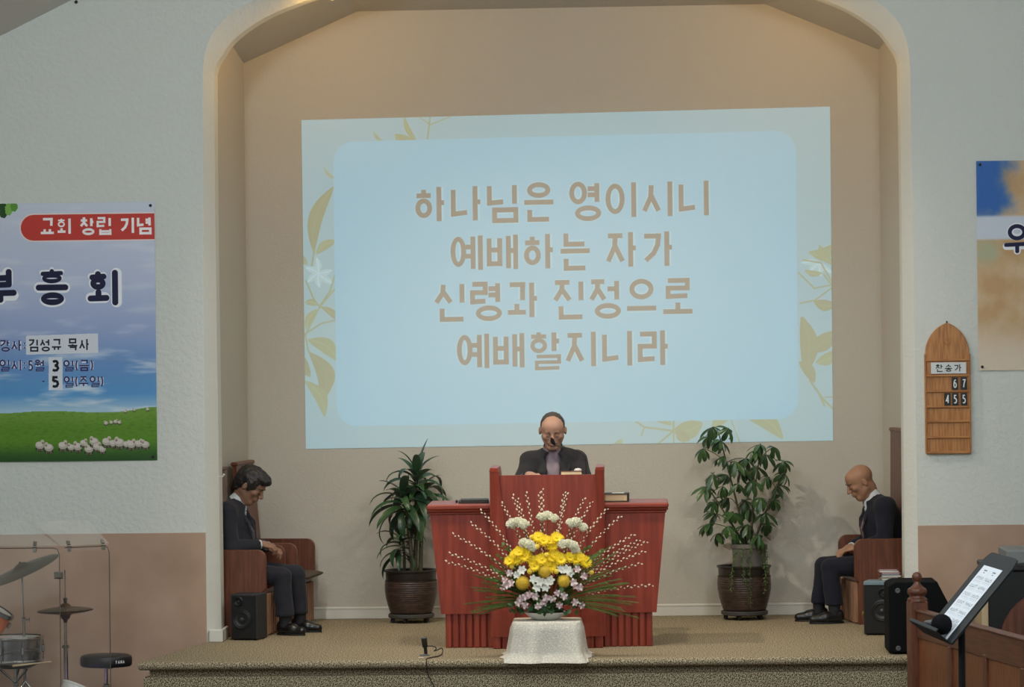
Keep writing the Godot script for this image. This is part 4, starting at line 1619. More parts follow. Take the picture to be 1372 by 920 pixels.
# ---------------------------------------------------------------- pulpit and what stands on it
func build_pulpit() -> void:
	var cx := -0.073
	var t := thing("pulpit", "wide reddish wooden pulpit with a tall centre panel and two wings", "pulpit", Vector3(cx, 0, 0), 0.0)
	var zf := 2.58
	var zb := 2.02
	# wings: tapered boxes, wider at the top
	for s in [-1.0, 1.0]:
		var w := MB.new()
		var xi: float = 0.33 * s
		w.block([Vector3(xi, 0.222, zb + 0.03), Vector3(0.703 * s, 0.222, zb + 0.03), Vector3(0.703 * s, 0.222, zf), Vector3(xi, 0.222, zf)], [Vector3(xi, 0.895, zb), Vector3(0.770 * s, 0.895, zb), Vector3(0.770 * s, 0.895, zf + 0.01), Vector3(xi, 0.895, zf + 0.01)])
		obj("wing", w.done(), M.pulpit, t)
		# ledge on each wing: cove, then two steps
		var g := MB.new()
		g.span(Vector3(xi, 0.872, zb - 0.012), Vector3(0.777 * s, 0.889, zf + 0.022), 0.006)
		g.span(Vector3(xi, 0.889, zb - 0.02), Vector3(0.788 * s, 0.906, zf + 0.036), 0.008)
		g.span(Vector3(xi, 0.904, zb - 0.03), Vector3(0.790 * s, 0.938, zf + 0.045), 0.009)
		obj("ledge", g.done(), M.pulpit_h, t)
		# grooved base: a plain core and the staves in front of it
		var c := MB.new()
		c.span(Vector3(xi, 0.0, zb + 0.06), Vector3(0.676 * s, 0.225, zf - 0.034), 0.0)
		obj("base_core", c.done(), M.pulpit, t)
		var nst := 7
		for i in nst:
			var a := lerpf(0.36, 0.682, float(i) / nst)
			var b := lerpf(0.36, 0.682, float(i + 1) / nst) - 0.008
			var st := MB.new()
			st.span(Vector3(a * s, 0.0, zf - 0.05), Vector3(b * s, 0.226, zf - 0.014), 0.005)
			obj("stave", st.done(), M.pulpit, t)
	# centre column: cheeks that thicken downwards round a tapering front panel
	var cz := 2.70
	for s in [-1.0, 1.0]:
		var k := MB.new()
		k.block([Vector3(0.372 * s, 0.078, zb + 0.02), Vector3(0.372 * s, 0.078, cz - 0.03), Vector3(0.20 * s, 0.078, cz + 0.012), Vector3(0.20 * s, 0.078, zb + 0.02)], [Vector3(0.372 * s, 1.150, zb + 0.16), Vector3(0.372 * s, 1.150, cz - 0.03), Vector3(0.314 * s, 1.150, cz + 0.012), Vector3(0.314 * s, 1.150, zb + 0.16)])
		obj("cheek", k.done(), M.pulpit, t)
		var cap := MB.new()
		cap.block([Vector3(0.375 * s, 1.150, zb + 0.16), Vector3(0.375 * s, 1.150, cz - 0.028), Vector3(0.312 * s, 1.150, cz + 0.015), Vector3(0.312 * s, 1.150, zb + 0.16)], [Vector3(0.370 * s, 1.176, zb + 0.17), Vector3(0.370 * s, 1.176, cz - 0.034), Vector3(0.318 * s, 1.176, cz + 0.006), Vector3(0.318 * s, 1.176, zb + 0.17)])
		obj("cheek_cap", cap.done(), M.pulpit_h, t)
	var p := MB.new()
	p.block([Vector3(-0.20, 0.078, cz - 0.05), Vector3(-0.20, 0.078, cz - 0.022), Vector3(0.20, 0.078, cz - 0.022), Vector3(0.20, 0.078, cz - 0.05)], [Vector3(-0.314, 1.128, cz - 0.05), Vector3(-0.314, 1.128, cz - 0.022), Vector3(0.314, 1.128, cz - 0.022), Vector3(0.314, 1.128, cz - 0.05)])
	obj("front_panel", p.done(), M.pulpit, t)
	# sloping desk behind the panel
	var d := MB.new()
	d.block([Vector3(-0.31, 1.03, zb + 0.2), Vector3(-0.31, 1.085, cz - 0.03), Vector3(0.31, 1.085, cz - 0.03), Vector3(0.31, 1.03, zb + 0.2)], [Vector3(-0.31, 1.05, zb + 0.2), Vector3(-0.31, 1.105, cz - 0.03), Vector3(0.31, 1.105, cz - 0.03), Vector3(0.31, 1.05, zb + 0.2)])
	obj("desk", d.done(), M.pulpit_h, t)
	var cb := MB.new()
	cb.span(Vector3(-0.345, 0.0, zb + 0.05), Vector3(0.345, 0.085, cz - 0.06), 0.0)
	obj("base_core", cb.done(), M.pulpit, t)
	for i in 12:
		var a := lerpf(-0.362, 0.362, i / 12.0)
		var b := lerpf(-0.362, 0.362, (i + 1) / 12.0) - 0.008
		var st := MB.new()
		st.span(Vector3(a, 0.0, cz - 0.07), Vector3(b, 0.082, cz - 0.026), 0.005)
		obj("stave", st.done(), M.pulpit, t)

	# --- on the pulpit
	# bible lying on the wing
	var bb := thing("bible", "thick closed book with pale page edges on the pulpit wing", "book", Vector3(0.378, 0.938, 2.34), -0.04)
	var pg := MB.new()
	pg.span(Vector3(-0.076, 0.004, -0.10), Vector3(0.074, 0.050, 0.10), 0.004)
	obj("pages", pg.done(), M.page_edge, bb)
	var cv := MB.new()
	cv.span(Vector3(-0.080, 0.0, -0.105), Vector3(0.079, 0.005, 0.105), 0.002)
	cv.span(Vector3(-0.080, 0.049, -0.105), Vector3(0.079, 0.054, 0.105), 0.002)
	cv.span(Vector3(0.074, 0.0, -0.105), Vector3(0.080, 0.054, 0.105), 0.002)
	obj("cover", cv.done(), M.black_leather, bb)
	var pc := MB.new()
	pc.span(Vector3(-0.03, 0.0542, -0.06), Vector3(0.05, 0.0552, 0.07), 0.0)
	obj("loose_slip", pc.done(), M.paper, bb)
	# dark folder on the other wing
	var fo := thing("folder", "slim black folder lying on the pulpit wing beside the plant", "folder", Vector3(-0.566, 0.938, 2.32), 0.05)
	var f1 := MB.new()
	f1.span(Vector3(-0.10, 0.0, -0.13), Vector3(0.10, 0.012, 0.13), 0.003)
	obj("cover", f1.done(), M.black_leather, fo)
	var f2 := MB.new()
	f2.span(Vector3(-0.085, 0.012, -0.12), Vector3(0.10, 0.022, 0.12), 0.003)
	obj("flap", f2.done(), M.black_leather, fo)
	var f3 := MB.new()
	f3.ball(Vector3(-0.112, 0.01, 0.05), Vector3(0.008, 0.012, 0.008), 8, 6)
	obj("button", f3.done(), M.black_leather, fo)
	# papers and books in front of the preacher
	var pa := MB.new()
	pa.box(Vector3(0, 0.001, 0), Vector3(0.20, 0.002, 0.28), 0.0)
	var po := obj("sheet_of_notes", pa.done(), M.paper, null, Vector3(-0.055, 1.106, 2.50))
	po.rotation.x = -0.126
	tag(po, "white sheet of notes on the pulpit desk under the preacher", "paper")
	var rb := thing("hymnal", "dark red book lying on the pulpit desk by the microphone", "book", Vector3(0.085, 1.112, 2.53), 0.0)
	rb.rotation.x = -0.126
	var r1 := MB.new()
	r1.span(Vector3(-0.07, 0.0, -0.08), Vector3(0.07, 0.004, 0.08), 0.001)
	r1.span(Vector3(-0.07, 0.024, -0.08), Vector3(0.07, 0.028, 0.08), 0.001)
	r1.span(Vector3(-0.07, 0.0, -0.08), Vector3(-0.066, 0.028, 0.08), 0.001)
	obj("cover", r1.done(), M.red_leather, rb)
	var r2 := MB.new()
	r2.span(Vector3(-0.065, 0.004, -0.077), Vector3(0.067, 0.024, 0.077), 0.001)
	obj("pages", r2.done(), M.page_edge, rb)
	var cup := MB.new()
	cup.lathe([V(0.0, 0.0), V(0.022, 0.0), V(0.026, 0.014), V(0.018, 0.024), V(0.0, 0.027)], 16)
	tag(obj("cup_lid", cup.done(), M.white_trim, null, Vector3(0.128, 1.139, 2.555)), "small white round lid on the red book", "lid")
	# gooseneck microphone
	var mi := thing("gooseneck_microphone", "thin black gooseneck microphone bending in front of the preacher's face", "microphone", Vector3(0.178, 1.09, 2.42), 0.0)
	var st2 := MB.new()
	st2.lathe([V(0.0, 0.0), V(0.026, 0.0), V(0.026, 0.008), V(0.012, 0.014), V(0.006, 0.03), V(0.0, 0.03)], 16)
	obj("base", st2.done(), M.black_plastic, mi)
	var nk := MB.new()
	nk.tube(spline([Vector3(0, 0.01, 0), Vector3(0.002, 0.11, 0), Vector3(-0.02, 0.165, 0.0), Vector3(-0.095, 0.198, 0.0), Vector3(-0.165, 0.213, -0.005), Vector3(-0.205, 0.228, -0.01)], 5), [0.0042], 8)
	obj("neck", nk.done(), M.black_plastic, mi)
	var hd := MB.new()
	hd.tube([Vector3(-0.200, 0.224, -0.01), Vector3(-0.212, 0.24, -0.016), Vector3(-0.220, 0.256, -0.022), Vector3(-0.224, 0.27, -0.028)], [0.006, 0.0125, 0.0135, 0.006], 10)
	obj("foam_head", hd.done(), M.foam, mi)

	# --- small microphone lying in its clip on the stage edge, with its cable
	var sm := thing("floor_microphone", "short black microphone standing on the carpet beside the pulpit", "microphone", Vector3(-0.855, 0, 3.13), 0.0)
	var ba := MB.new()
	ba.lathe([V(0.0, 0.0), V(0.032, 0.0), V(0.032, 0.006), V(0.010, 0.012), V(0.0, 0.012)], 18)
	obj("base", ba.done(), M.grey_plastic, sm)
	var bo := MB.new()
	bo.tube([Vector3(0.008, 0.008, 0), Vector3(0.004, 0.052, -0.004), Vector3(0.003, 0.054, -0.004), Vector3(-0.004, 0.108, -0.01)], [0.011, 0.0115, 0.017, 0.019], 12)
	obj("body", bo.done(), M.black_plastic, sm)
	var hh := MB.new()
	hh.tube([Vector3(-0.004, 0.108, -0.01), Vector3(-0.005, 0.116, -0.011)], [0.0195, 0.0175], 12)
	obj("grille", hh.done(), M.grey_plastic, sm)
	var cbm := MB.new()
	cbm.tube(spline([Vector3(-0.845, 0.062, 3.128), Vector3(-0.80, 0.06, 3.13), Vector3(-0.78, 0.045, 3.13), Vector3(-0.795, 0.03, 3.14), Vector3(-0.775, 0.035, 3.125), Vector3(-0.748, 0.04, 3.05), Vector3(-0.745, 0.012, 3.08), Vector3(-0.76, 0.005, 3.22), Vector3(-0.80, 0.004, 3.30), Vector3(-0.828, 0.004, 3.40), Vector3(-0.826, -0.006, 3.452), Vector3(-0.822, -0.07, 3.458), Vector3(-0.80, -0.13, 3.445), Vector3(-0.755, -0.22, 3.44), Vector3(-0.70, -0.36, 3.45), Vector3(-0.66, -0.49, 3.47)], 5), [0.0038], 6)
	tag(obj("microphone_cable", cbm.done(), M.black_plastic), "thin black cable running from the floor microphone over the stage edge", "cable")
	var tp := MB.new()
	tp.box(Vector3(-0.868, 0.003, 3.30), Vector3(0.036, 0.003, 0.02), 0.001)
	tag(obj("tape_strip", tp.done(), M.white_trim), "scrap of white tape on the carpet at the stage edge", "tape")

# ---------------------------------------------------------------- clergy chairs, speakers, railing, piano
func clergy_chair(label: String, at: Vector3, turn: float, tall: float, cushion: bool, lean: float) -> Node3D:
	# local x is forwards, z to the sitter's right; the seat is 0.60 wide and 0.42 deep from the front edge at x = 0
	var t := thing("clergy_chair", label, "chair", at, turn, "clergy chairs by the side walls")
	var w := 0.30
	for s in [-1.0, 1.0]:
		var pl := PackedVector2Array([V(-0.46, 0.0), V(-0.03, 0.0), V(-0.03, 0.30), V(0.0, 0.33)])
		pl.append_array(arc(V(-0.06, 0.535), V(0.06, 0.06), 0, 90, 6))
		pl.append(V(-0.46, 0.595))
		var a := MB.new()
		a.prism(pl, -0.018, 0.018, Transform3D(Basis(), Vector3(0, 0, w * s)), 0.004)
		obj("arm_panel", a.done(), M.chair, t)
	var sl := MB.new()
	sl.span(Vector3(-0.44, 0.29, -w + 0.018), Vector3(-0.02, 0.325, w - 0.018), 0.005)
	obj("seat", sl.done(), M.chair_h, t)
	var bk := MB.new()
	bk.block([Vector3(-0.40, 0.30, -w + 0.018), Vector3(-0.37, 0.30, -w + 0.018), Vector3(-0.37, 0.30, w - 0.018), Vector3(-0.40, 0.30, w - 0.018)], [Vector3(-lean - 0.015, tall, -w + 0.03), Vector3(-lean + 0.015, tall, -w + 0.03), Vector3(-lean + 0.015, tall, w - 0.03), Vector3(-lean - 0.015, tall, w - 0.03)])
	obj("back_board", bk.done(), M.chair, t)
	var bc := MB.new()
	bc.box(Vector3(-lean, tall + 0.012, 0), Vector3(0.05, 0.028, w * 2.0 - 0.04), 0.008)
	obj("back_rail", bc.done(), M.chair_h, t)
	var core := MB.new()
	core.span(Vector3(-0.055, 0.0, -w + 0.018), Vector3(-0.030, 0.29, w - 0.018), 0.0)
	obj("front_board", core.done(), M.chair, t)
	for i in 10:
		var z := lerpf(-w + 0.04, w - 0.04, i / 9.0)
		var sm := MB.new()
		sm.span(Vector3(-0.034, 0.01, z - 0.008), Vector3(-0.004, 0.29, z + 0.008), 0.003)
		obj("slat", sm.done(), M.slat, t)
	if cushion:
		var cu := MB.new()
		# a soft pad: rounded box swept across the seat
		var pts := []
		for i in 20:
			var a := TAU * i / 20.0
			pts.append(V(-0.165 + 0.235 * signf(cos(a)) * pow(absf(cos(a)), 0.45), 0.350 + 0.026 * signf(sin(a)) * pow(absf(sin(a)), 0.8)))
		var rows := 10
		cu.smooth(1)
		for j in rows:
			for i in 20:
				var z0 := lerpf(-0.262, 0.262, float(j) / rows)
				var z1 := lerpf(-0.262, 0.262, float(j + 1) / rows)
				var k0 := 0.55 + 0.45 * sqrt(maxf(0.0, 1.0 - pow(absf(z0) / 0.262, 6.0)))
				var k1 := 0.55 + 0.45 * sqrt(maxf(0.0, 1.0 - pow(absf(z1) / 0.262, 6.0)))
				var p0: Vector2 = pts[i]
				var p1: Vector2 = pts[(i + 1) % 20]
				var mid := Vector3(-0.165, 0.35, (z0 + z1) * 0.5)
				var q := [Vector3(p0.x, 0.35 + (p0.y - 0.35) * k0, z0), Vector3(p1.x, 0.35 + (p1.y - 0.35) * k0, z0), Vector3(p1.x, 0.35 + (p1.y - 0.35) * k1, z1), Vector3(p0.x, 0.35 + (p0.y - 0.35) * k1, z1)]
				cu.quo(q[0], q[1], q[2], q[3], ((q[0] + q[2]) as Vector3) * 0.5 - mid)
		for sgn in [-1.0, 1.0]:
			var z: float = 0.262 * sgn
			for i in 20:
				var p0: Vector2 = pts[i]
				var p1: Vector2 = pts[(i + 1) % 20]
				cu.tro(Vector3(-0.165, 0.35, z), Vector3(p0.x, 0.35 + (p0.y - 0.35) * 0.55, z), Vector3(p1.x, 0.35 + (p1.y - 0.35) * 0.55, z), Vector3(0, 0, sgn))
		obj("cushion", cu.done(), M.cushion, t)
	return t

func build_seats() -> void:
	# their arms turn a little towards the congregation
	clergy_chair("brown wooden clergy chair holding the man in the white collar and dark tie", Vector3(-1.985, 0, 1.245), -0.122, 1.12, false, 0.43)
	clergy_chair("empty brown wooden clergy chair with a dark seat cushion near the back wall", Vector3(-1.845, 0, 0.45), -0.122, 1.14, true, 0.455)
	clergy_chair("brown wooden clergy chair holding the bald man in a dark suit", Vector3(1.985, 0, 0.64), PI + 0.122, 1.33, false, 0.395)

func speaker(t: Node3D, w: float, h: float, d: float, tw: Vector2, wf: Vector2, rt: float, rw: float) -> void:
	# origin at the middle of the base; the front looks along z
	var b := MB.new()
	b.span(Vector3(-w / 2, 0.006, -d / 2), Vector3(w / 2, h, d / 2), 0.006)
	obj("cabinet", b.done(), M.speaker_body, t)
	var fb := MB.new()
	fb.span(Vector3(-w / 2 + 0.006, 0.012, d / 2 - 0.002), Vector3(w / 2 - 0.006, h - 0.008, d / 2 + 0.006), 0.004)
	obj("baffle", fb.done(), M.speaker_gloss, t)
	for e in [["tweeter", tw, rt], ["woofer", wf, rw]]:
		var c := MB.new()
		var r: float = e[2]
		c.lathe([V(r * 1.05, 0.0), V(r * 1.05, 0.006), V(r * 0.96, 0.010), V(r * 0.88, 0.006), V(r * 0.80, 0.010), V(r * 0.70, 0.006), V(r * 0.30, -0.004), V(r * 0.26, 0.0), V(r * 0.16, 0.006), V(0.0, 0.009)], 28, Transform3D(Basis(Vector3.RIGHT, PI / 2), Vector3(e[1].x, e[1].y, d / 2 + 0.004)))
		var part := obj(e[0], c.done(), M.speaker_cone, t)
		var dc := MB.new()
		dc.ball(Vector3(e[1].x, e[1].y, d / 2 + 0.008), Vector3(r * 0.24, r * 0.24, 0.010), 14, 8)
		obj("dust_cap", dc.done(), M.speaker_shine, part)
		var rg := MB.new()
		rg.lathe([V(r * 1.05, -0.001), V(r * 1.13, 0.0), V(r * 1.13, 0.008), V(r * 1.05, 0.009)], 28, Transform3D(Basis(Vector3.RIGHT, PI / 2), Vector3(e[1].x, e[1].y, d / 2 + 0.004)))
		obj("trim_ring", rg.done(), M.speaker_gloss, part)
	for sx in [-1.0, 1.0]:
		for sz in [-1.0, 1.0]:
			var f := MB.new()
			f.lathe([V(0.0, 0.0), V(0.012, 0.0), V(0.012, 0.008), V(0.0, 0.008)], 10, Transform3D(Basis(), Vector3(sx * (w / 2 - 0.025), 0, sz * (d / 2 - 0.025))))
			obj("rubber_foot", f.done(), M.black_plastic, t)

func build_sound() -> void:
	var a := thing("bookshelf_speaker", "black two-way speaker on the carpet before the arm of a wooden chair", "speaker", Vector3(-2.125, 0, 1.72), -0.25)
	speaker(a, 0.19, 0.312, 0.2, V(-0.035, 0.262), V(-0.012, 0.142), 0.030, 0.062)
	var b := thing("bookshelf_speaker", "black two-way speaker with a grey-blue top beside a stage monitor", "speaker", Vector3(2.150, 0, 1.77), -0.22)
	speaker(b, 0.21, 0.335, 0.2, V(0.03, 0.285), V(0.018, 0.165), 0.030, 0.066)
	var lid := MB.new()
	lid.span(Vector3(-0.105, 0.335, -0.1), Vector3(0.105, 0.362, 0.108), 0.005)
	var lo := obj("top_cover", lid.done(), M.blue_grey, b)
	lo.set_meta("label", "grey-blue cover on the speaker")
	var kn := MB.new()
	kn.lathe([V(0.0, 0.0), V(0.014, 0.0), V(0.018, 0.012), V(0.012, 0.02), V(0.0, 0.022)], 14, Transform3D(Basis(Vector3(0, 0, 1), PI / 2), Vector3(-0.105, 0.14, 0.04)))
	obj("knob", kn.done(), M.brass, b)
	# compact disc cases piled on the speaker, the pile a little untidy
	var rng := RandomNumberGenerator.new()
	rng.seed = 31
	var y := 0.363
	var cols := [rgb8(160, 150, 120), rgb8(88, 74, 62), rgb8(176, 170, 150), rgb8(58, 66, 84), rgb8(150, 96, 84), rgb8(190, 184, 176), rgb8(110, 66, 60)]
	var says := ["sandy disc case, lowest of the pile on the speaker", "brown disc case, second from the bottom of the pile", "pale disc case, third from the bottom of the pile", "slate blue disc case in the middle of the pile", "rust red disc case, third from the top of the pile", "off white disc case, second from the top of the pile", "maroon disc case on top of the pile on the speaker"]
	for i in 7:
		var c := thing("disc_case", says[i], "disc case", Vector3(2.215 + rng.randf_range(-0.01, 0.01) - (0.012 if i > 3 else 0.0), y, 1.72), rng.randf_range(-0.12, 0.12), "disc cases on the speaker")
		var m := MB.new()
		m.span(Vector3(-0.065, 0.0, -0.058), Vector3(0.065, 0.0104, 0.058), 0.0012)
		obj("case", m.done(), pm(cols[i], 0.25), c)
		var sp_ := MB.new()
		sp_.span(Vector3(-0.058, 0.002, 0.0575), Vector3(0.06, 0.0084, 0.0588), 0.0)
		obj("spine_label", sp_.done(), pm((cols[i] as Color).lightened(0.45), 0.6), c)
		y += 0.0106
	# stage monitor: black wedge cabinet seen from its end
	var mo := thing("stage_monitor", "large black wedge stage monitor with corner bolts behind the newel post", "speaker", Vector3(2.085, 0, 3.15), 0.0)
	var mp := PackedVector2Array([V(0.0, 0.012), V(0.0, 0.425), V(0.012, 0.44), V(0.05, 0.455), V(0.305, 0.455), V(0.40, 0.27), V(0.40, 0.012)])
	var mm := MB.new()
	mm.prism(mp, -0.22, 0.20, Transform3D(), 0.006)
	obj("cabinet", mm.done(), M.carpet_black, mo)
	for p in [V(0.056, 0.402), V(0.056, 0.040), V(0.36, 0.045)]:
		var bt := MB.new()
		bt.lathe([V(0.016, 0.0), V(0.016, 0.004), V(0.011, 0.006), V(0.007, 0.001), V(0.0, 0.001)], 16, Transform3D(Basis(Vector3.RIGHT, PI / 2), Vector3(p.x, p.y, 0.20)))
		obj("corner_bolt", bt.done(), M.grey_plastic, mo)
	for p in [V(0.04, -0.16), V(0.36, -0.16), V(0.04, 0.15), V(0.36, 0.15)]:
		var ft := MB.new()
		ft.lathe([V(0.0, 0.0), V(0.018, 0.0), V(0.015, 0.013), V(0.0, 0.013)], 10, Transform3D(Basis(), Vector3(p.x, 0, p.y)))
		obj("rubber_foot", ft.done(), M.black_plastic, mo)

func build_rail() -> void:
	# panelled wooden rail that runs out from its newel post towards the pews
	var a := Vector3(2.195, -0.5, 4.2)
	var dir := Vector3(0.385, 0, 2.04).normalized()
	var turn := atan2(-dir.z, dir.x)
	var t := thing("altar_rail", "brown panelled wooden rail with a turned newel post at the stage edge", "railing", a, turn)
	var post := MB.new()
	post.span(Vector3(-0.055, 0.0, -0.055), Vector3(0.055, 0.90, 0.055), 0.008)
	obj("newel_post", post.done(), M.chair, t)
	var fin := MB.new()
	fin.lathe([V(0.0, 0.895), V(0.062, 0.898), V(0.06, 0.912), V(0.048, 0.92), V(0.046, 0.93), V(0.058, 0.944), V(0.061, 0.957), V(0.056, 0.972), V(0.036, 0.984), V(0.024, 0.998), V(0.018, 1.010), V(0.016, 1.016), V(0.026, 1.026), V(0.031, 1.040), V(0.030, 1.052), V(0.022, 1.066), V(0.008, 1.073), V(0.0, 1.074)], 22)
	obj("finial", fin.done(), M.chair, t)
	var ln := 3.4
	var tr := MB.new()
	tr.span(Vector3(0.055, 0.835, -0.032), Vector3(ln, 0.852, 0.032), 0.005)
	obj("top_rail", tr.done(), M.chair_h, t)
	var ub := MB.new()
	ub.span(Vector3(0.055, 0.68, -0.02), Vector3(ln, 0.836, 0.02), 0.004)
	obj("upper_board", ub.done(), M.chair_h, t)
	var x := 0.055
	var i := 0
	while x < ln - 0.1:
		var x1 := minf(x + 0.72, ln)
		var p := MB.new()
		p.span(Vector3(x, 0.08, -0.008), Vector3(x1 - 0.002, 0.685, 0.008), 0.002)
		obj("panel", p.done(), M.rail_panel, t)
		var s := MB.new()
		s.span(Vector3(x1 - 0.03, 0.0, -0.026), Vector3(x1 + 0.03, 0.70 if i % 2 == 1 else 0.685, 0.026), 0.004)
		obj("stile", s.done(), M.chair, t)
		x = x1
		i += 1
	var br := MB.new()
	br.span(Vector3(0.055, 0.0, -0.022), Vector3(ln, 0.10, 0.022), 0.004)
	obj("bottom_rail", br.done(), M.chair_h, t)

	# upright piano beyond the rail: black back, pale side frame, reddish curved cheek
	var pn := thing("upright_piano", "dark upright piano with a reddish curved wooden end behind the rail", "piano", Vector3(2.64, -0.5, 3.4), 0.0)
	var bd := MB.new()
	bd.span(Vector3(0.03, 0.0, -0.35), Vector3(1.5, 1.04, 0.30), 0.006)
	obj("case", bd.done(), M.black_plastic, pn)
	var ld := MB.new()
	ld.span(Vector3(0.03, 1.04, -0.37), Vector3(1.52, 1.075, 0.31), 0.008)
	obj("lid", ld.done(), M.black_plastic, pn)
	var sf := MB.new()
	sf.span(Vector3(-0.012, 0.0, -0.36), Vector3(0.03, 0.98, 0.34), 0.004)
	obj("side_frame", sf.done(), M.pale_wood, pn)
	var chk := MB.new()
	var cp := PackedVector2Array([V(0.60, 0.0), V(0.60, 0.98)])
	cp.append_array(arc(V(0.60, 0.62), V(0.50, 0.36), 90, 180, 12))
	cp.append(V(0.10, 0.0))
	chk.prism(cp, 0.32, 0.38, Transform3D(), 0.006)
	obj("curved_end", chk.done(), M.chair, pn)
	# grey lidded box on the piano, its top just in view behind the music desk
	var gb := MB.new()
	gb.span(Vector3(2.80, 0.575, 3.1), Vector3(3.4, 0.665, 3.6), 0.01)
	tag(obj("keyboard_cover", gb.done(), M.grey_cloth), "grey cover lying on top of the dark piano", "cover")

func build_music_stand() -> void:
	var c := Vector3(1.585, 1.115, 14.0)
	var t := thing("music_stand", "black music stand tilted back with a tray and printed sheet", "music stand", Vector3(1.62, -0.5, 14.0), 0.0)
	var wd := Vector3(0.045, 0, 0.45).normalized()
	var up := Vector3(0.244, 0.292, -0.038).normalized()
	up = (up - wd * up.dot(wd)).normalized()
	var nrm := up.cross(wd).normalized()
	if nrm.x > 0.0:
		nrm = -nrm
	var org := Vector3(1.475, 1.485, 14.0) - Vector3(1.62, 0, 14.0)   # bottom middle of the desk
	var bs := Basis(wd, up, wd.cross(up))
	if bs.z.dot(nrm) < 0.0:
		bs = Basis(-wd, up, (-wd).cross(up))
	var xf := Transform3D(bs, org)
	var pl := PackedVector2Array([V(-0.245, 0.0), V(0.245, 0.0), V(0.245, 0.30)])
	pl.append_array(arc(V(0.185, 0.305), V(0.06, 0.05), 0, 90, 6))
	pl.append_array(arc(V(-0.185, 0.305), V(0.06, 0.05), 90, 180, 6))
	pl.append(V(-0.245, 0.30))
	var d := MB.new()
	d.prism(pl, -0.003, 0.003, xf, 0.0)
	obj("desk", d.done(), M.stand_black, t)
	var tr := MB.new()
	tr.box(xf * Vector3(0, 0.0, 0.034), Vector3(0.49, 0.004, 0.068), 0.001, bs)
	tr.box(xf * Vector3(0, 0.005, 0.067), Vector3(0.49, 0.012, 0.004), 0.001, bs)
	obj("tray", tr.done(), M.stand_black, t)
	var po := MB.new()
	var hub: Vector3 = xf * Vector3(0, 0.10, -0.02)
	po.tube([xf * Vector3(0, 0.10, -0.003), hub, hub + Vector3(0.0, -0.05, 0), Vector3(hub.x - 0.005, 0.05, hub.z)], [0.012, 0.014, 0.012, 0.010], 10)
	obj("pole", po.done(), M.stand_black, t)
	for k in 3:
		var a := TAU * k / 3.0 + 0.4
		var l := MB.new()
		l.tube([Vector3(hub.x - 0.005, 0.16, hub.z), Vector3(hub.x - 0.005 + cos(a) * 0.27, 0.008, hub.z + sin(a) * 0.27)], [0.008, 0.008], 8)
		obj("leg", l.done(), M.stand_black, t)
	# sheet of music
	var sh := MB.new()
	var q := [xf * Vector3(-0.150, 0.300, 0.006), xf * Vector3(0.150, 0.300, 0.006), xf * Vector3(0.150, 0.006, 0.006), xf * Vector3(-0.150, 0.006, 0.006)]
	for i in 4:
		q[i] = (q[i] as Vector3) + t.position
	sh.flat()
	sh.uvquad(q[0], q[1], q[2], q[3], nrm)
	var bk := nrm * -0.0015
	sh.quo(q[0] + bk, q[1] + bk, q[2] + bk, q[3] + bk, -nrm)
	for i in 4:
		var j := (i + 1) % 4
		sh.quo(q[i], q[j], q[j] + bk, q[i] + bk, ((q[i] + q[j]) as Vector3) * 0.5 - ((q[0] + q[2]) as Vector3) * 0.5)
	var mm := pm(Color.WHITE, 0.65)
	mm.albedo_texture = music_print()
	tag(obj("sheet_music", sh.done(), mm), "white printed sheet of music on the black stand", "sheet music")
	# microphone with a foam ball lying in the tray
	var mi := thing("foam_microphone", "black microphone with a round foam windscreen lying in the stand's tray", "microphone", xf.origin + t.position, 0.0)
	var base: Vector3 = bs * Vector3(0, 0.0, 0.0)
	var side := 1.0 if (bs.x.z > 0.0) else -1.0
	var hp: Vector3 = bs * Vector3(0.10 * side, 0.038, 0.04)
	var fm := MB.new()
	fm.ball(hp, Vector3(0.035, 0.035, 0.035), 20, 14)
	obj("windscreen", fm.done(), M.foam, mi)
	var hb := MB.new()
	hb.tube([hp, bs * Vector3(0.03 * side, 0.028, 0.04), bs * Vector3(-0.10 * side, 0.020, 0.04)], [0.024, 0.020, 0.013], 12)
	obj("handle", hb.done(), M.black_plastic, mi)

# ---------------------------------------------------------------- drum corner on the nave floor
func tripod(t: Node3D, x: float, z: float, reach: float, top: float, a0: float) -> void:
	for k in 3:
		var a := TAU * k / 3.0 + a0
		var l := MB.new()
		l.tube([Vector3(x, top, z), Vector3(x + cos(a) * reach, 0.012, z + sin(a) * reach)], [0.009, 0.009], 8)
		var leg := obj("leg", l.done(), M.chrome, t)
		var f := MB.new()
		f.ball(Vector3(x + cos(a) * reach, 0.014, z + sin(a) * reach), Vector3(0.014, 0.014, 0.014), 8, 6)
		obj("rubber_foot", f.done(), M.black_plastic, leg)

func cymbal(r: float, bow: float) -> ArrayMesh:
	var m := MB.new()
	var pr := [V(r, 0.0), V(r * 0.98, 0.0012), V(r * 0.75, bow * 0.45), V(r * 0.5, bow * 0.75), V(r * 0.24, bow), V(r * 0.2, bow + 0.008), V(r * 0.12, bow + 0.02), V(0.008, bow + 0.024)]
	m.lathe(pr, 40)
	var un := []
	for i in range(pr.size() - 1, -1, -1):
		un.append((pr[i] as Vector2) - V(0, 0.0015))
	m.lathe(un, 40)
	return m.done()

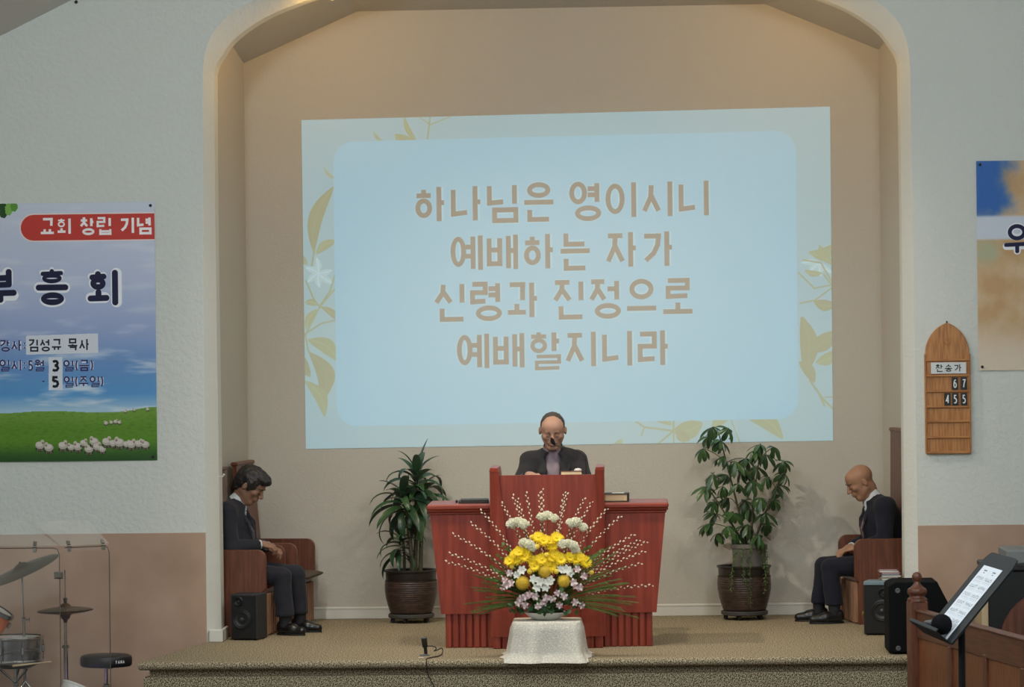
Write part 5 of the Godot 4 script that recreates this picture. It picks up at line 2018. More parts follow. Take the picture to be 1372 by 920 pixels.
func build_drums() -> void:
	# crash cymbal on its stand
	var t := thing("crash_cymbal_stand", "large tilted bronze cymbal on a thin chrome stand", "cymbal stand", Vector3(-3.462, -0.5, 2.9), 0.0)
	var c := obj("cymbal", cymbal(0.25, 0.03), M.bronze, t, Vector3(0.0, 1.052, 0.0))
	c.basis = Basis(Vector3(0, 0, 1), 0.385) * Basis(Vector3(1, 0, 0), 0.16)
	var rod := MB.new()
	rod.tube([Vector3(0, 0.74, 0), Vector3(-0.006, 1.03, 0), Vector3(-0.012, 1.10, 0)], [0.006, 0.006, 0.005], 8)
	obj("rod", rod.done(), M.chrome, t)
	var wg := MB.new()
	wg.lathe([V(0.0, 0.0), V(0.018, 0.0), V(0.02, 0.01), V(0.01, 0.02), V(0.0, 0.03)], 12, Transform3D(Basis(Vector3(0, 0, 1), 0.385), Vector3(-0.012, 1.085, 0)))
	obj("wing_nut", wg.done(), M.black_plastic, t)
	var lower := MB.new()
	lower.tube([Vector3(0.006, 0.12, 0), Vector3(0.002, 0.74, 0)], [0.011, 0.010], 10)
	lower.box(Vector3(0.002, 0.735, 0), Vector3(0.035, 0.03, 0.03), 0.006)
	lower.tube([Vector3(0.01, 0.735, 0), Vector3(0.035, 0.735, 0)], [0.006, 0.006], 6)
	lower.box(Vector3(0.038, 0.735, 0), Vector3(0.006, 0.034, 0.012), 0.002)
	obj("tube", lower.done(), M.chrome, t)
	tripod(t, 0.006, 0.0, 0.28, 0.34, 0.3)

	# hi-hat
	var h := thing("hi_hat", "pair of small hi-hat cymbals on a chrome stand behind the clear shield", "hi-hat", Vector3(-3.19, -0.5, 2.9), 0.0)
	var up := obj("top_cymbal", cymbal(0.180, 0.022), M.bronze, h, Vector3(0, 0.796, 0))
	up.basis = Basis(Vector3(0, 0, 1), 0.03)
	var lo := obj("bottom_cymbal", cymbal(0.180, 0.022), M.bronze, h, Vector3(0, 0.790, 0))
	lo.basis = Basis(Vector3(0, 0, 1), 0.03) * Basis(Vector3(1, 0, 0), PI)
	var hr := MB.new()
	hr.tube([Vector3(0, 0.1, 0), Vector3(0, 1.055, 0)], [0.0042, 0.0042], 8)
	obj("pull_rod", hr.done(), M.chrome, h)
	var cl := MB.new()
	cl.lathe([V(0.0, 0.818), V(0.016, 0.818), V(0.016, 0.835), V(0.011, 0.838), V(0.011, 0.858), V(0.014, 0.86), V(0.014, 0.872), V(0.006, 0.876), V(0.0, 0.876)], 14)
	obj("clutch", cl.done(), M.black_plastic, h)
	var ct := MB.new()
	ct.lathe([V(0.0, 0.715), V(0.012, 0.715), V(0.014, 0.73), V(0.03, 0.745), V(0.032, 0.765), V(0.022, 0.775), V(0.0, 0.776)], 16)
	obj("seat_cup", ct.done(), M.black_plastic, h)
	var ht := MB.new()
	ht.tube([Vector3(0, 0.56, 0), Vector3(0, 0.73, 0)], [0.010, 0.010], 10)
	ht.tube([Vector3(0, 0.10, 0), Vector3(0, 0.57, 0)], [0.0145, 0.0145], 10)
	ht.box(Vector3(0.0, 0.56, 0), Vector3(0.05, 0.018, 0.034), 0.006)
	obj("tube", ht.done(), M.chrome, h)
	tripod(h, 0.0, 0.0, 0.27, 0.3, 0.1)

	# snare drum on its stand
	var s := thing("snare_drum", "chrome snare drum with bright hoops and tension lugs", "drum", Vector3(-3.515, -0.5, 2.92), 0.0)
	var r := 0.172
	var y0 := 0.472
	var y1 := 0.622
	var sh := MB.new()
	sh.lathe([V(r, y0), V(r, y0 + 0.06), V(r + 0.003, y0 + 0.064), V(r + 0.003, y0 + 0.078), V(r, y0 + 0.082), V(r, y1)], 40)
	obj("shell", sh.done(), M.chrome_dark, s)
	for y in [y0, y1]:
		var hp := MB.new()
		hp.lathe([V(r - 0.004, y - 0.012), V(r + 0.012, y - 0.012), V(r + 0.014, y), V(r + 0.012, y + 0.012), V(r - 0.004, y + 0.013)], 40)
		obj("hoop", hp.done(), M.chrome, s)
	var hd := MB.new()
	hd.lathe([V(0.0, y1 - 0.002), V(r - 0.002, y1 - 0.002), V(r - 0.002, y1 + 0.004), V(0.0, y1 + 0.004)], 40)
	obj("drum_head", hd.done(), M.drum_skin, s)
	for k in 8:
		var a := TAU * k / 8.0 + 0.35
		var lg := MB.new()
		var bs := Basis(Vector3.UP, -a)
		lg.box(bs * Vector3(r + 0.012, (y0 + y1) / 2, 0), Vector3(0.022, 0.05, 0.018), 0.005, bs)
		lg.tube([bs * Vector3(r + 0.014, y0 - 0.004, 0), bs * Vector3(r + 0.014, y1 + 0.006, 0)], [0.004, 0.004], 6)
		obj("lug", lg.done(), M.chrome, s)
	var bk := MB.new()
	bk.lathe([V(0.0, y0 - 0.05), V(r * 0.55, y0 - 0.046), V(r * 0.95, y0 - 0.014), V(r * 0.95, y0 - 0.008), V(0.0, y0 - 0.008)], 30)
	obj("stand_basket", bk.done(), M.black_plastic, s)
	var sp_ := MB.new()
	sp_.tube([Vector3(0, 0.10, 0), Vector3(0, 0.43, 0)], [0.013, 0.011], 10)
	sp_.box(Vector3(0, 0.32, 0), Vector3(0.04, 0.03, 0.03), 0.006)
	obj("stand_tube", sp_.done(), M.chrome, s)
	for k in 3:
		var a := TAU * k / 3.0 + 0.6
		var ar := MB.new()
		ar.tube([Vector3(0, 0.33, 0), Vector3(cos(a) * 0.10, 0.42, sin(a) * 0.10)], [0.008, 0.008], 8)
		obj("stand_arm", ar.done(), M.chrome, s)
	tripod(s, 0.0, 0.0, 0.24, 0.28, 0.9)

	# drumstick across the edge of the snare stand
	var ds := MB.new()
	ds.tube([Vector3(-3.50, -0.045, 3.115), Vector3(-3.40, -0.034, 3.118), Vector3(-3.28, -0.022, 3.12), Vector3(-3.257, -0.020, 3.12), Vector3(-3.247, -0.019, 3.12)], [0.007, 0.0068, 0.0045, 0.006, 0.003], 8)
	tag(obj("drumstick", ds.done(), M.pale_wood), "pale wooden drumstick sticking out beside the chrome snare drum", "drumstick")

	# rack tom, only its rim and orange shell come into view
	var tt := thing("rack_tom", "tilted tom drum with a dark hoop and glossy orange shell", "drum", Vector3(-3.675, -0.5, 2.74), 0.0)
	var tb := Basis(Vector3(0, 0, 1), -0.55)
	var tx := Transform3D(tb, Vector3(0.0, 0.80, 0.0))
	var ts := MB.new()
	ts.lathe([V(0.125, -0.19), V(0.125, 0.0)], 32, tx)
	obj("shell", ts.done(), M.orange_gloss, tt)
	for y in [-0.19, 0.0]:
		var hp := MB.new()
		hp.lathe([V(0.12, y - 0.014), V(0.136, y - 0.014), V(0.138, y), V(0.136, y + 0.014), V(0.12, y + 0.014)], 32, tx)
		obj("hoop", hp.done(), M.chrome_dark, tt)
	var th := MB.new()
	th.lathe([V(0.0, 0.0), V(0.124, 0.0), V(0.124, 0.005), V(0.0, 0.006)], 32, tx)
	obj("drum_head", th.done(), M.drum_skin, tt)
	for k in 6:
		var a := TAU * k / 6.0
		var lg := MB.new()
		var q := Basis(Vector3.UP, -a)
		lg.box(tx * (q * Vector3(0.136, -0.05, 0)), Vector3(0.022, 0.04, 0.02), 0.006, tb * q)
		obj("lug", lg.done(), M.chrome, tt)
	var ps := MB.new()
	ps.tube([tx * Vector3(0, -0.1, 0), Vector3(-0.14, 0.55, -0.05), Vector3(-0.14, 0.1, -0.05)], [0.012, 0.012, 0.012], 8)
	obj("tom_post", ps.done(), M.chrome, tt)
	tripod(tt, -0.14, -0.05, 0.2, 0.22, 0.2)

	# drum throne
	var d := thing("drum_throne", "round black padded drum throne with white lettering on its side", "stool", Vector3(-2.932, -0.5, 2.88), 0.0)
	var se := MB.new()
	se.lathe([V(0.0, 0.43), V(0.158, 0.43), V(0.165, 0.437), V(0.167, 0.445), V(0.167, 0.482), V(0.162, 0.495), V(0.145, 0.503), V(0.0, 0.506)], 40)
	obj("seat", se.done(), M.vinyl_black, d)
	var lgm := MB.new()
	lgm.smooth(1)
	var n := 8
	for i in n:
		var a0 := lerpf(0.62, 1.10, 1.0 - float(i) / n)
		var a1 := lerpf(0.62, 1.10, 1.0 - float(i + 1) / n)
		var rr := 0.1685
		lgm.uvquad(Vector3(cos(a0) * rr, 0.482, sin(a0) * rr), Vector3(cos(a1) * rr, 0.482, sin(a1) * rr), Vector3(cos(a1) * rr, 0.448, sin(a1) * rr), Vector3(cos(a0) * rr, 0.448, sin(a0) * rr), Vector3(cos(a0), 0, sin(a0)), Vector2(float(i) / n, 0), Vector2(float(i + 1) / n, 1))
	var lm := pm(Color.WHITE, 0.45)
	lm.albedo_texture = card_print("TAMA", 256, 96, V(66, 68), V(10, 14), 74, 15, rgb8(225, 225, 225), rgb8(20, 20, 22))
	obj("lettering", lgm.done(), lm, d)
	var po := MB.new()
	po.lathe([V(0.0, 0.08), V(0.016, 0.08), V(0.016, 0.30), V(0.011, 0.305), V(0.011, 0.41), V(0.045, 0.415), V(0.045, 0.431), V(0.0, 0.431)], 14)
	po.box(Vector3(0.0, 0.30, 0), Vector3(0.04, 0.03, 0.034), 0.006)
	obj("post", po.done(), M.chrome, d)
	tripod(d, 0.0, 0.0, 0.24, 0.26, 0.5)

	# stage light can lying low by the stage, its lens lit violet
	var l := thing("stage_light", "white stage light can with a violet lens low beside the hi-hat", "stage light", Vector3(-3.115, -0.5, 3.2), 0.0)
	var cx := Transform3D(Basis(Vector3(0, 0, 1), -0.35) * Basis(Vector3.RIGHT, -0.25), Vector3(0, 0.245, 0))
	var can := MB.new()
	can.lathe([V(0.0, -0.10), V(0.07, -0.10), V(0.088, -0.07), V(0.088, 0.09), V(0.092, 0.092), V(0.092, 0.104), V(0.082, 0.104), V(0.082, 0.07), V(0.0, 0.07)], 30, cx)
	obj("can", can.done(), M.white_gloss, l)
	var ln := MB.new()
	ln.lathe([V(0.0, 0.084), V(0.078, 0.084), V(0.078, 0.088), V(0.0, 0.09)], 24, cx)
	var lmat := pm(rgb8(150, 120, 220), 0.3)
	lmat.emission_enabled = true
	lmat.emission = rgb8(190, 130, 255)
	lmat.emission_energy_multiplier = 1.2
	obj("lamp_lens", ln.done(), lmat, l)
	var yk := MB.new()
	yk.tube([cx * Vector3(0, 0, 0.1), Vector3(0.0, 0.02, 0.11), Vector3(0, 0.008, 0.0), Vector3(0.0, 0.02, -0.11), cx * Vector3(0, 0, -0.1)], [0.008], 8)
	obj("yoke", yk.done(), M.black_plastic, l)
	var lt := OmniLight3D.new()
	lt.name = "stage_light_glow"
	lt.light_color = rgb8(190, 130, 255)
	lt.light_energy = 0.0012
	lt.light_size = 0.05
	lt.omni_range = 8.0
	lt.omni_attenuation = 2.0
	lt.shadow_enabled = true
	add_child(lt)
	lt.position = Vector3(-3.115, -0.5, 3.2) + cx * Vector3(0, 0.13, 0)

	# clear acrylic shield: two upright sheets and tilted sheets on top, joined with small hinges
	var g := thing("drum_shield", "clear acrylic drum shield with tilted top sheets and chrome hinges", "screen", Vector3(-3.12, -0.5, 3.52), 0.0)
	var pa := [Vector3(-0.62, 0, -0.02), Vector3(0.0, 0, 0.0), Vector3(0.285, 0, -0.20)]
	for i in 2:
		var a: Vector3 = pa[i]
		var b: Vector3 = pa[i + 1]
		var dir := (b - a).normalized()
		var nn := Vector3(-dir.z, 0, dir.x)
		var w := (b - a).length()
		var pl := PackedVector2Array([V(0.004, 0.02), V(w - 0.004, 0.02), V(w - 0.004, 1.18)])
		pl.append_array(arc(V(w - 0.034, 1.20), V(0.03, 0.03), 0, 90, 5))
		pl.append_array(arc(V(0.034, 1.20), V(0.03, 0.03), 90, 180, 5))
		var m := MB.new()
		m.prism(pl, -0.003, 0.003, Transform3D(Basis(dir, Vector3.UP, nn), a), 0.0)
		var pnl := obj("panel", m.done(), M.acrylic, g)
		for e in ([w - 0.006] if i == 0 else [w - 0.006]):
			var em := MB.new()
			em.tube([a + dir * e + Vector3(0, 0.03, 0), a + dir * e + Vector3(0, 1.19, 0), a + dir * (e - 0.012) + Vector3(0, 1.222, 0), a + dir * (e - 0.04) + Vector3(0, 1.231, 0), a + dir * 0.03 + Vector3(0, 1.231, 0)], [0.0035], 6)
			obj("polished_edge", em.done(), M.acrylic_edge, pnl)
		# tilted sheet leaning back from the top edge
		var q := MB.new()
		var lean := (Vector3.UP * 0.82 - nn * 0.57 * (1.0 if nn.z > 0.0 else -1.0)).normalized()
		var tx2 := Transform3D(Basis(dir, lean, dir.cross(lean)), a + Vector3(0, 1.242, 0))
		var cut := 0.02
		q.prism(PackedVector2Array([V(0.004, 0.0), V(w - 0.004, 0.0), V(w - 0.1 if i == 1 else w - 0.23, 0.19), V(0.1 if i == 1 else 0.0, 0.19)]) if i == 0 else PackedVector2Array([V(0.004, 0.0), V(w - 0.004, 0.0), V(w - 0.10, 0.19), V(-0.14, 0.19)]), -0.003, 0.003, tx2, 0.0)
		obj("top_sheet", q.done(), M.acrylic_pale, g)
		for f in ([0.74] if i == 0 else [0.17, 0.86]):
			var hg := MB.new()
			hg.box(a + dir * w * f + Vector3(0, 1.222, 0) + nn * 0.006, Vector3(0.024, 0.03, 0.008), 0.002, Basis(dir, Vector3.UP, nn))
			hg.box(tx2 * Vector3(w * f, 0.018, 0.006), Vector3(0.024, 0.03, 0.008), 0.002, tx2.basis)
			hg.tube([a + dir * (w * f - 0.014) + Vector3(0, 1.238, 0) + nn * 0.008, a + dir * (w * f + 0.014) + Vector3(0, 1.238, 0) + nn * 0.008], [0.006, 0.006], 8)
			obj("hinge", hg.done(), M.chrome, g)
	var sh2 := MB.new()
	sh2.box(Vector3(-0.012, 1.06, 0.008), Vector3(0.058, 0.045, 0.012), 0.004)
	sh2.box(Vector3(-0.008, 1.06, 0.014), Vector3(0.034, 0.036, 0.012), 0.004)
	obj("hinge", sh2.done(), M.chrome, g)
	for i in 3:
		var ft := MB.new()
		ft.box((pa[i] as Vector3) + Vector3(0, 0.011, 0), Vector3(0.06, 0.022, 0.1), 0.004)
		obj("foot", ft.done(), M.black_plastic, g)

# ---------------------------------------------------------------- potted plants
func strap_leaf(len_: float, wd: float, droop: float, seg := 9) -> ArrayMesh:
	# grows along +x from the origin, arching over; folded along its midrib
	var m := MB.new()
	m.smooth(1)
	var rows := []
	var p := Vector3.ZERO
	var ang := 0.0
	for i in seg + 1:
		var t := float(i) / seg
		var w := wd * 0.5 * pow(sin(PI * clampf(0.14 + 0.86 * t, 0.0, 1.0)), 0.8) * (1.0 if t < 1.0 else 0.05)
		var up := Vector3(-sin(ang), cos(ang), 0)
		rows.append([p + Vector3(0, 0, w) + up * w * 0.35, p, p + Vector3(0, 0, -w) + up * w * 0.35])
		ang -= droop / seg * (0.4 + 1.2 * t)
		p += Vector3(cos(ang), sin(ang), 0) * len_ / seg
	for i in seg:
		for k in 2:
			m.quo(rows[i][k], rows[i][k + 1], rows[i + 1][k + 1], rows[i + 1][k], Vector3(0.3, 1, 0))
	return m.done()

func oval_leaf(len_: float, wd: float, droop: float, seg := 5) -> ArrayMesh:
	var m := MB.new()
	m.smooth(1)
	var rows := []
	var p := Vector3.ZERO
	var ang := -0.1
	for i in seg + 1:
		var t := float(i) / seg
		var w := wd * 0.5 * pow(sin(PI * pow(t, 1.25) * 0.97 + 0.03), 0.8)
		if i == seg:
			w = 0.0008
		var up := Vector3(-sin(ang), cos(ang), 0)
		rows.append([p + Vector3(0, 0, w) + up * w * 0.3, p, p + Vector3(0, 0, -w) + up * w * 0.3])
		ang -= droop / seg
		p += Vector3(cos(ang), sin(ang), 0) * len_ / seg
	for i in seg:
		for k in 2:
			m.quo(rows[i][k], rows[i][k + 1], rows[i + 1][k + 1], rows[i + 1][k], Vector3(0.3, 1, 0))
	return m.done()

func pot(t: Node3D, r: float, h: float, y0: float) -> void:
	# glazed pot: plain band under the rim, ribs below
	var b := MB.new()
	var pr := [V(0.0, y0), V(r * 0.78, y0), V(r * 0.80, y0 + 0.01)]
	var ribs := 14
	var top := y0 + h - 0.085
	for i in ribs + 1:
		var k := float(i) / ribs
		var rr: float = r * (0.80 + 0.17 * sin(minf(1.0, k * 1.05) * PI * 0.62) + 0.0 * k)
		var y := lerpf(y0 + 0.012, top, k)
		pr.append(V(rr, y))
		pr.append(V(rr + 0.0045, y + (top - y0) / ribs * 0.30))
		pr.append(V(rr + 0.0045, y + (top - y0) / ribs * 0.62))
	b.lathe(pr, 48, Transform3D(), 3.0)
	obj("body", b.done(), M.pot, t)
	var c := MB.new()
	c.lathe([V(r * 0.93, top), V(r * 0.945, top + 0.004), V(r * 0.955, y0 + h - 0.02), V(r, y0 + h - 0.014), V(r * 1.01, y0 + h - 0.004), V(r * 0.99, y0 + h), V(r * 0.90, y0 + h - 0.004), V(r * 0.88, y0 + h - 0.03), V(r * 0.88, y0 + h - 0.05)], 48)
	obj("rim", c.done(), M.pot_rim, t)
	var s := MB.new()
	s.lathe([V(r * 0.89, y0 + h - 0.052), V(0.0, y0 + h - 0.045)], 32)
	obj("soil", s.done(), M.soil, t)

func dolly(t: Node3D, r: float) -> void:
	var d := MB.new()
	d.lathe([V(0.0, 0.034), V(r * 0.94, 0.034), V(r, 0.04), V(r, 0.058), V(r * 0.96, 0.064), V(r * 0.5, 0.066), V(0.0, 0.066)], 40)
	var part := obj("dolly", d.done(), M.dolly, t)
	for k in 5:
		var a := TAU * k / 5.0 + 0.6
		var w := MB.new()
		w.lathe([V(0.0, -0.009), V(0.017, -0.009), V(0.017, 0.009), V(0.0, 0.009)], 12, Transform3D(Basis(Vector3(cos(a), 0, sin(a)), PI / 2), Vector3(cos(a) * r * 0.8, 0.017, sin(a) * r * 0.8)))
		w.box(Vector3(cos(a) * r * 0.8, 0.032, sin(a) * r * 0.8), Vector3(0.024, 0.010, 0.024), 0.002)
		obj("caster", w.done(), M.black_plastic, part)

func build_plants() -> void:
	var rng := RandomNumberGenerator.new()
	rng.seed = 77
	# --- corn plant left of the pulpit
	var t := thing("potted_corn_plant", "corn plant with long drooping strap leaves in a dark ribbed pot", "plant", Vector3(-1.105, 0, 0.36), 0.0)
	dolly(t, 0.165)
	pot(t, 0.19, 0.310, 0.068)
	var canes := [[Vector3(0.03, 0.32, 0.0), Vector3(0.045, 1.03, 0.0)], [Vector3(0.065, 0.32, -0.03), Vector3(0.075, 0.90, -0.06)], [Vector3(-0.045, 0.32, 0.03), Vector3(-0.05, 0.62, 0.06)], [Vector3(0.02, 0.32, 0.05), Vector3(-0.03, 0.86, 0.09)]]
	for c in canes:
		var m := MB.new()
		m.tube([c[0], (c[0] as Vector3).lerp(c[1], 0.5) + Vector3(0.006, 0, 0), c[1]], [0.017 if c[1].y > 0.7 else 0.011, 0.015 if c[1].y > 0.7 else 0.010, 0.010], 9)
		obj("cane", m.done(), M.cane, t)
	var lv := []
	for v in [[0.37, 0.068, 1.5], [0.34, 0.074, 1.9], [0.31, 0.066, 2.3], [0.25, 0.064, 0.9], [0.39, 0.060, 2.0]]:
		lv.append(strap_leaf(v[0], v[1], v[2]))
	# crowns: centre, leaves, size, lowest and highest pitch
	for cr in [[Vector3(0.045, 1.05, 0.0), 26, 0.92, -0.2, 1.3], [Vector3(0.075, 0.93, -0.06), 22, 0.88, -0.4, 0.95], [Vector3(-0.05, 0.92, 0.09), 24, 0.9, -0.5, 0.9], [Vector3(-0.07, 0.62, 0.06), 22, 0.62, -0.4, 1.1]]:
		for i in int(cr[1]):
			var k: float = float(i) / cr[1]
			var az := i * 2.39996 + rng.randf_range(-0.3, 0.3)
			var pitch: float = lerpf(cr[3], cr[4], k) + rng.randf_range(-0.15, 0.15)
			var leaf := obj("leaf", lv[rng.randi() % 5 if k < 0.8 else 3], M.corn_leaf[rng.randi() % 2], t)
			var sc: float = cr[2] * rng.randf_range(0.82, 1.1)
			var at: Vector3 = cr[0] + Vector3(0, lerpf(-0.14, 0.02, k), 0)
			if at.z + 0.36 + sin(-az) * 0.25 * sc * -1.0 < 0.04:
				pitch = maxf(pitch, 0.4)
			leaf.transform = Transform3D(Basis(Vector3.UP, az) * Basis(Vector3(0, 0, 1), pitch) * Basis(Vector3(1, 0, 0), rng.randf_range(-0.4, 0.4)) * Basis().scaled(Vector3(sc, sc, sc)), at)
			# leaves that would reach through the wall are bent forward
			var tip: Vector3 = t.position + leaf.transform * Vector3(0.26, -0.05, 0)
			if tip.z < 0.05:
				leaf.transform.basis = Basis(Vector3.UP, -az + 0.6) * Basis(Vector3(0, 0, 1), pitch) * Basis().scaled(Vector3(sc, sc, sc))
				tip = t.position + leaf.transform * Vector3(0.26, -0.05, 0)
				if tip.z < 0.05:
					leaf.transform.basis = Basis(Vector3.UP, -PI / 2 + rng.randf_range(-0.6, 0.6)) * Basis(Vector3(0, 0, 1), pitch) * Basis().scaled(Vector3(sc, sc, sc))
	# one tall young leaf
	var yl := obj("leaf", strap_leaf(0.30, 0.075, 0.2), M.corn_leaf[0], t)
	yl.transform = Transform3D(Basis(Vector3.UP, 0.2) * Basis(Vector3(0, 0, 1), 1.36), Vector3(0.05, 1.03, 0.01))

	# --- umbrella tree right of the pulpit, its own pot set into a larger one
	var u := thing("potted_umbrella_tree", "bushy umbrella tree in a grey pot set inside a dark ribbed pot", "plant", Vector3(1.275, 0, 0.36), 0.0)
	dolly(u, 0.168)
	pot(u, 0.194, 0.318, 0.068)
	var ip := MB.new()
	ip.lathe([V(0.0, 0.34), V(0.112, 0.34), V(0.122, 0.505), V(0.130, 0.51), V(0.130, 0.535), V(0.122, 0.538), V(0.118, 0.52), V(0.116, 0.50)], 36, Transform3D(Basis(), Vector3(0.038, 0, 0)))
	obj("inner_pot", ip.done(), M.grey_pot, u)
	var so := MB.new()
	so.lathe([V(0.117, 0.505), V(0.0, 0.512)], 24, Transform3D(Basis(), Vector3(0.038, 0, 0)))
	obj("soil", so.done(), M.soil, u)
	# stems
	var stems := [[Vector3(0.03, 0.50, 0.0), Vector3(-0.06, 0.9, 0.02), Vector3(-0.17, 1.33, 0.0)], [Vector3(0.05, 0.50, 0.02), Vector3(0.06, 0.85, 0.04), Vector3(0.13, 1.22, 0.03)], [Vector3(0.06, 0.50, -0.02), Vector3(0.16, 0.8, 0.0), Vector3(0.30, 1.06, 0.02)], [Vector3(0.02, 0.50, 0.03), Vector3(-0.12, 0.75, 0.08), Vector3(-0.26, 0.95, 0.06)]]
	for s in stems:
		var m := MB.new()
		m.tube(bez(s[0], s[1], s[2], 8), [0.010, 0.010, 0.009, 0.008, 0.007, 0.006, 0.006, 0.005, 0.004], 7)
		obj("stem", m.done(), M.cane, u)
	var lf := []
	for v in [[0.118, 0.038, 0.8], [0.106, 0.037, 1.2], [0.124, 0.036, 0.5]]:
		lf.append(oval_leaf(v[0], v[1], v[2]))
	# leaf rosettes where the crown shows them
	var heads := [V(-0.21, 1.37), V(-0.10, 1.36), V(-0.24, 1.30), V(-0.16, 1.28), V(-0.28, 1.22), V(-0.14, 1.17), V(-0.06, 1.13), V(0.12, 1.25), V(0.215, 1.23), V(0.08, 1.21), V(0.165, 1.17), V(0.02, 1.14), V(0.29, 1.12), V(0.305, 1.03), V(0.10, 1.08), V(0.0, 1.07), V(-0.215, 1.04), V(-0.11, 1.03), V(-0.265, 0.95), V(-0.14, 0.95), V(-0.04, 0.97), V(0.065, 0.99), V(0.17, 1.01), V(0.25, 0.95), V(-0.21, 0.84), V(-0.10, 0.86), V(0.02, 0.84), V(0.12, 0.87), V(0.22, 0.84), V(-0.20, 0.75), V(-0.07, 0.76), V(0.05, 0.78), V(0.155, 0.76), V(-0.235, 0.68), V(-0.11, 0.67), V(0.03, 0.68), V(0.17, 0.67), V(-0.19, 0.60), V(-0.05, 0.61), V(0.10, 0.61)]
	for i in heads.size():
		var hp: Vector2 = heads[i]
		var z := rng.randf_range(-0.16, 0.20)
		var at := Vector3(hp.x, hp.y, z)
		var best: Vector3 = stems[0][0]
		for s in stems:
			for q in bez(s[0], s[1], s[2], 8):
				if q.y < hp.y - 0.02 and q.distance_to(at) < best.distance_to(at):
					best = q
		var m := MB.new()
		m.tube(bez(best, best.lerp(at, 0.5) + Vector3(0, 0.03, 0), at, 4), [0.004, 0.0035, 0.003, 0.0028, 0.0025], 5)
		var leaf := obj("leaf_stalk", m.done(), M.stalk, u)
		var nl := 7 if i % 3 != 0 else 9
		var tilt := Basis(Vector3(rng.randf_range(-1, 1), 0, rng.randf_range(-1, 1)).normalized(), rng.randf_range(0.2, 0.8))
		if i % 2 == 0:
			tilt = Basis(Vector3.RIGHT, rng.randf_range(0.4, 1.0))
		for k in nl:
			var az := TAU * k / nl + i
			var sc := rng.randf_range(0.8, 1.1)
			var l := obj("leaflet", lf[rng.randi() % 3], M.umbrella_leaf[rng.randi() % 2], leaf)
			l.transform = Transform3D(tilt * Basis(Vector3.UP, az) * Basis(Vector3(0, 0, 1), rng.randf_range(-0.8, -0.1)) * Basis().scaled(Vector3(sc, sc, sc)), at)
	# trailing vines over the rim
	for v in [[Vector3(0.05, 0.52, 0.14), Vector3(0.03, 0.44, 0.22), Vector3(0.035, 0.10, 0.225)], [Vector3(0.10, 0.52, 0.12), Vector3(0.155, 0.46, 0.17), Vector3(0.14, 0.20, 0.20)], [Vector3(-0.05, 0.51, 0.12), Vector3(-0.09, 0.44, 0.18), Vector3(-0.10, 0.22, 0.21)], [Vector3(0.12, 0.54, 0.10), Vector3(0.17, 0.55, 0.12), Vector3(0.16, 0.34, 0.17)], [Vector3(0.0, 0.52, 0.13), Vector3(-0.03, 0.46, 0.2), Vector3(0.0, 0.26, 0.22)]]:
		var pts := bez(v[0], v[1], v[2], 12)
		var m := MB.new()
		m.tube(pts, [0.0018], 4)
		for i in range(1, pts.size()):
			for k in 7:
				var a := rng.randf() * TAU
				var d := Vector3(cos(a), rng.randf_range(-0.9, 0.2), absf(sin(a))).normalized()
				var p: Vector3 = (pts[i - 1] as Vector3).lerp(pts[i], k / 7.0)
				var sd := d.cross(Vector3.UP).normalized() * 0.0055
				m.flat()
				m.tri(p + sd * 0.4, p + d * 0.016 + sd, p + d * 0.028)
				m.tri(p + sd * 0.4, p + d * 0.028, p + d * 0.016 - sd)
		obj("trailing_vine", m.done(), M.vine, u)

# ---------------------------------------------------------------- flower arrangement on the draped stand
func petal_strip(m: MB, c: Vector3, dir: Vector3, nrm: Vector3, len_: float, wd: float, lift: float) -> void:
	var sd := dir.cross(nrm).normalized() * wd * 0.5
	var a := c
	var b := c + dir * len_ * 0.6 + nrm * lift * 0.4
	var e := c + dir * len_ + nrm * lift
	m.tro(a, b + sd, b - sd, nrm)
	m.tro(b + sd, e, b - sd, nrm)

func mum_mesh(seed_: int, layers: int, n: int, r: float) -> ArrayMesh:
	# daisy-like bloom facing +z
	var rng := RandomNumberGenerator.new()
	rng.seed = seed_
	var m := MB.new()
	m.flat()
	for l in layers:
		var k := float(l) / layers
		for i in n:
			var a := TAU * (i + 0.5 * l) / n + rng.randf_range(-0.08, 0.08)
			var d := Vector3(cos(a), sin(a), 0)
			petal_strip(m, Vector3(0, 0, k * 0.006) + d * r * 0.08, d, Vector3(0, 0, 1), r * (1.0 - 0.32 * k) * rng.randf_range(0.85, 1.1), r * 0.27, r * (-0.05 + 0.55 * k))
	m.ball(Vector3(0, 0, 0.006), Vector3(r * 0.22, r * 0.22, r * 0.18), 8, 5)
	return m.done()

func ruffle_mesh(seed_: int, n: int, r: float) -> ArrayMesh:
	# carnation: many short frilled petals over a dome facing +z
	var rng := RandomNumberGenerator.new()
	rng.seed = seed_
	var m := MB.new()
	m.flat()
	for i in n:
		var k := sqrt((i + 0.5) / n)
		var a := i * 2.39996
		var d := Vector3(cos(a) * k, sin(a) * k, sqrt(maxf(0.05, 1.0 - k * k * 0.85))).normalized()
		var side := d.cross(Vector3(rng.randf_range(-1, 1), rng.randf_range(-1, 1), 0.3)).normalized()
		var c := d * r * 0.35
		var e := d * r * rng.randf_range(0.88, 1.08)
		var w := r * 0.34
		var z := d.cross(side).normalized() * r * 0.12
		m.tro(c, e + side * w + z, e - z, d.cross(side))
		m.tro(c, e - z, e - side * w + z, d.cross(side))
		m.tro(e - z, e + side * w + z, e + d * r * 0.06, d)
	m.ball(Vector3.ZERO, Vector3(r, r, r) * 0.55, 8, 6)
	return m.done()

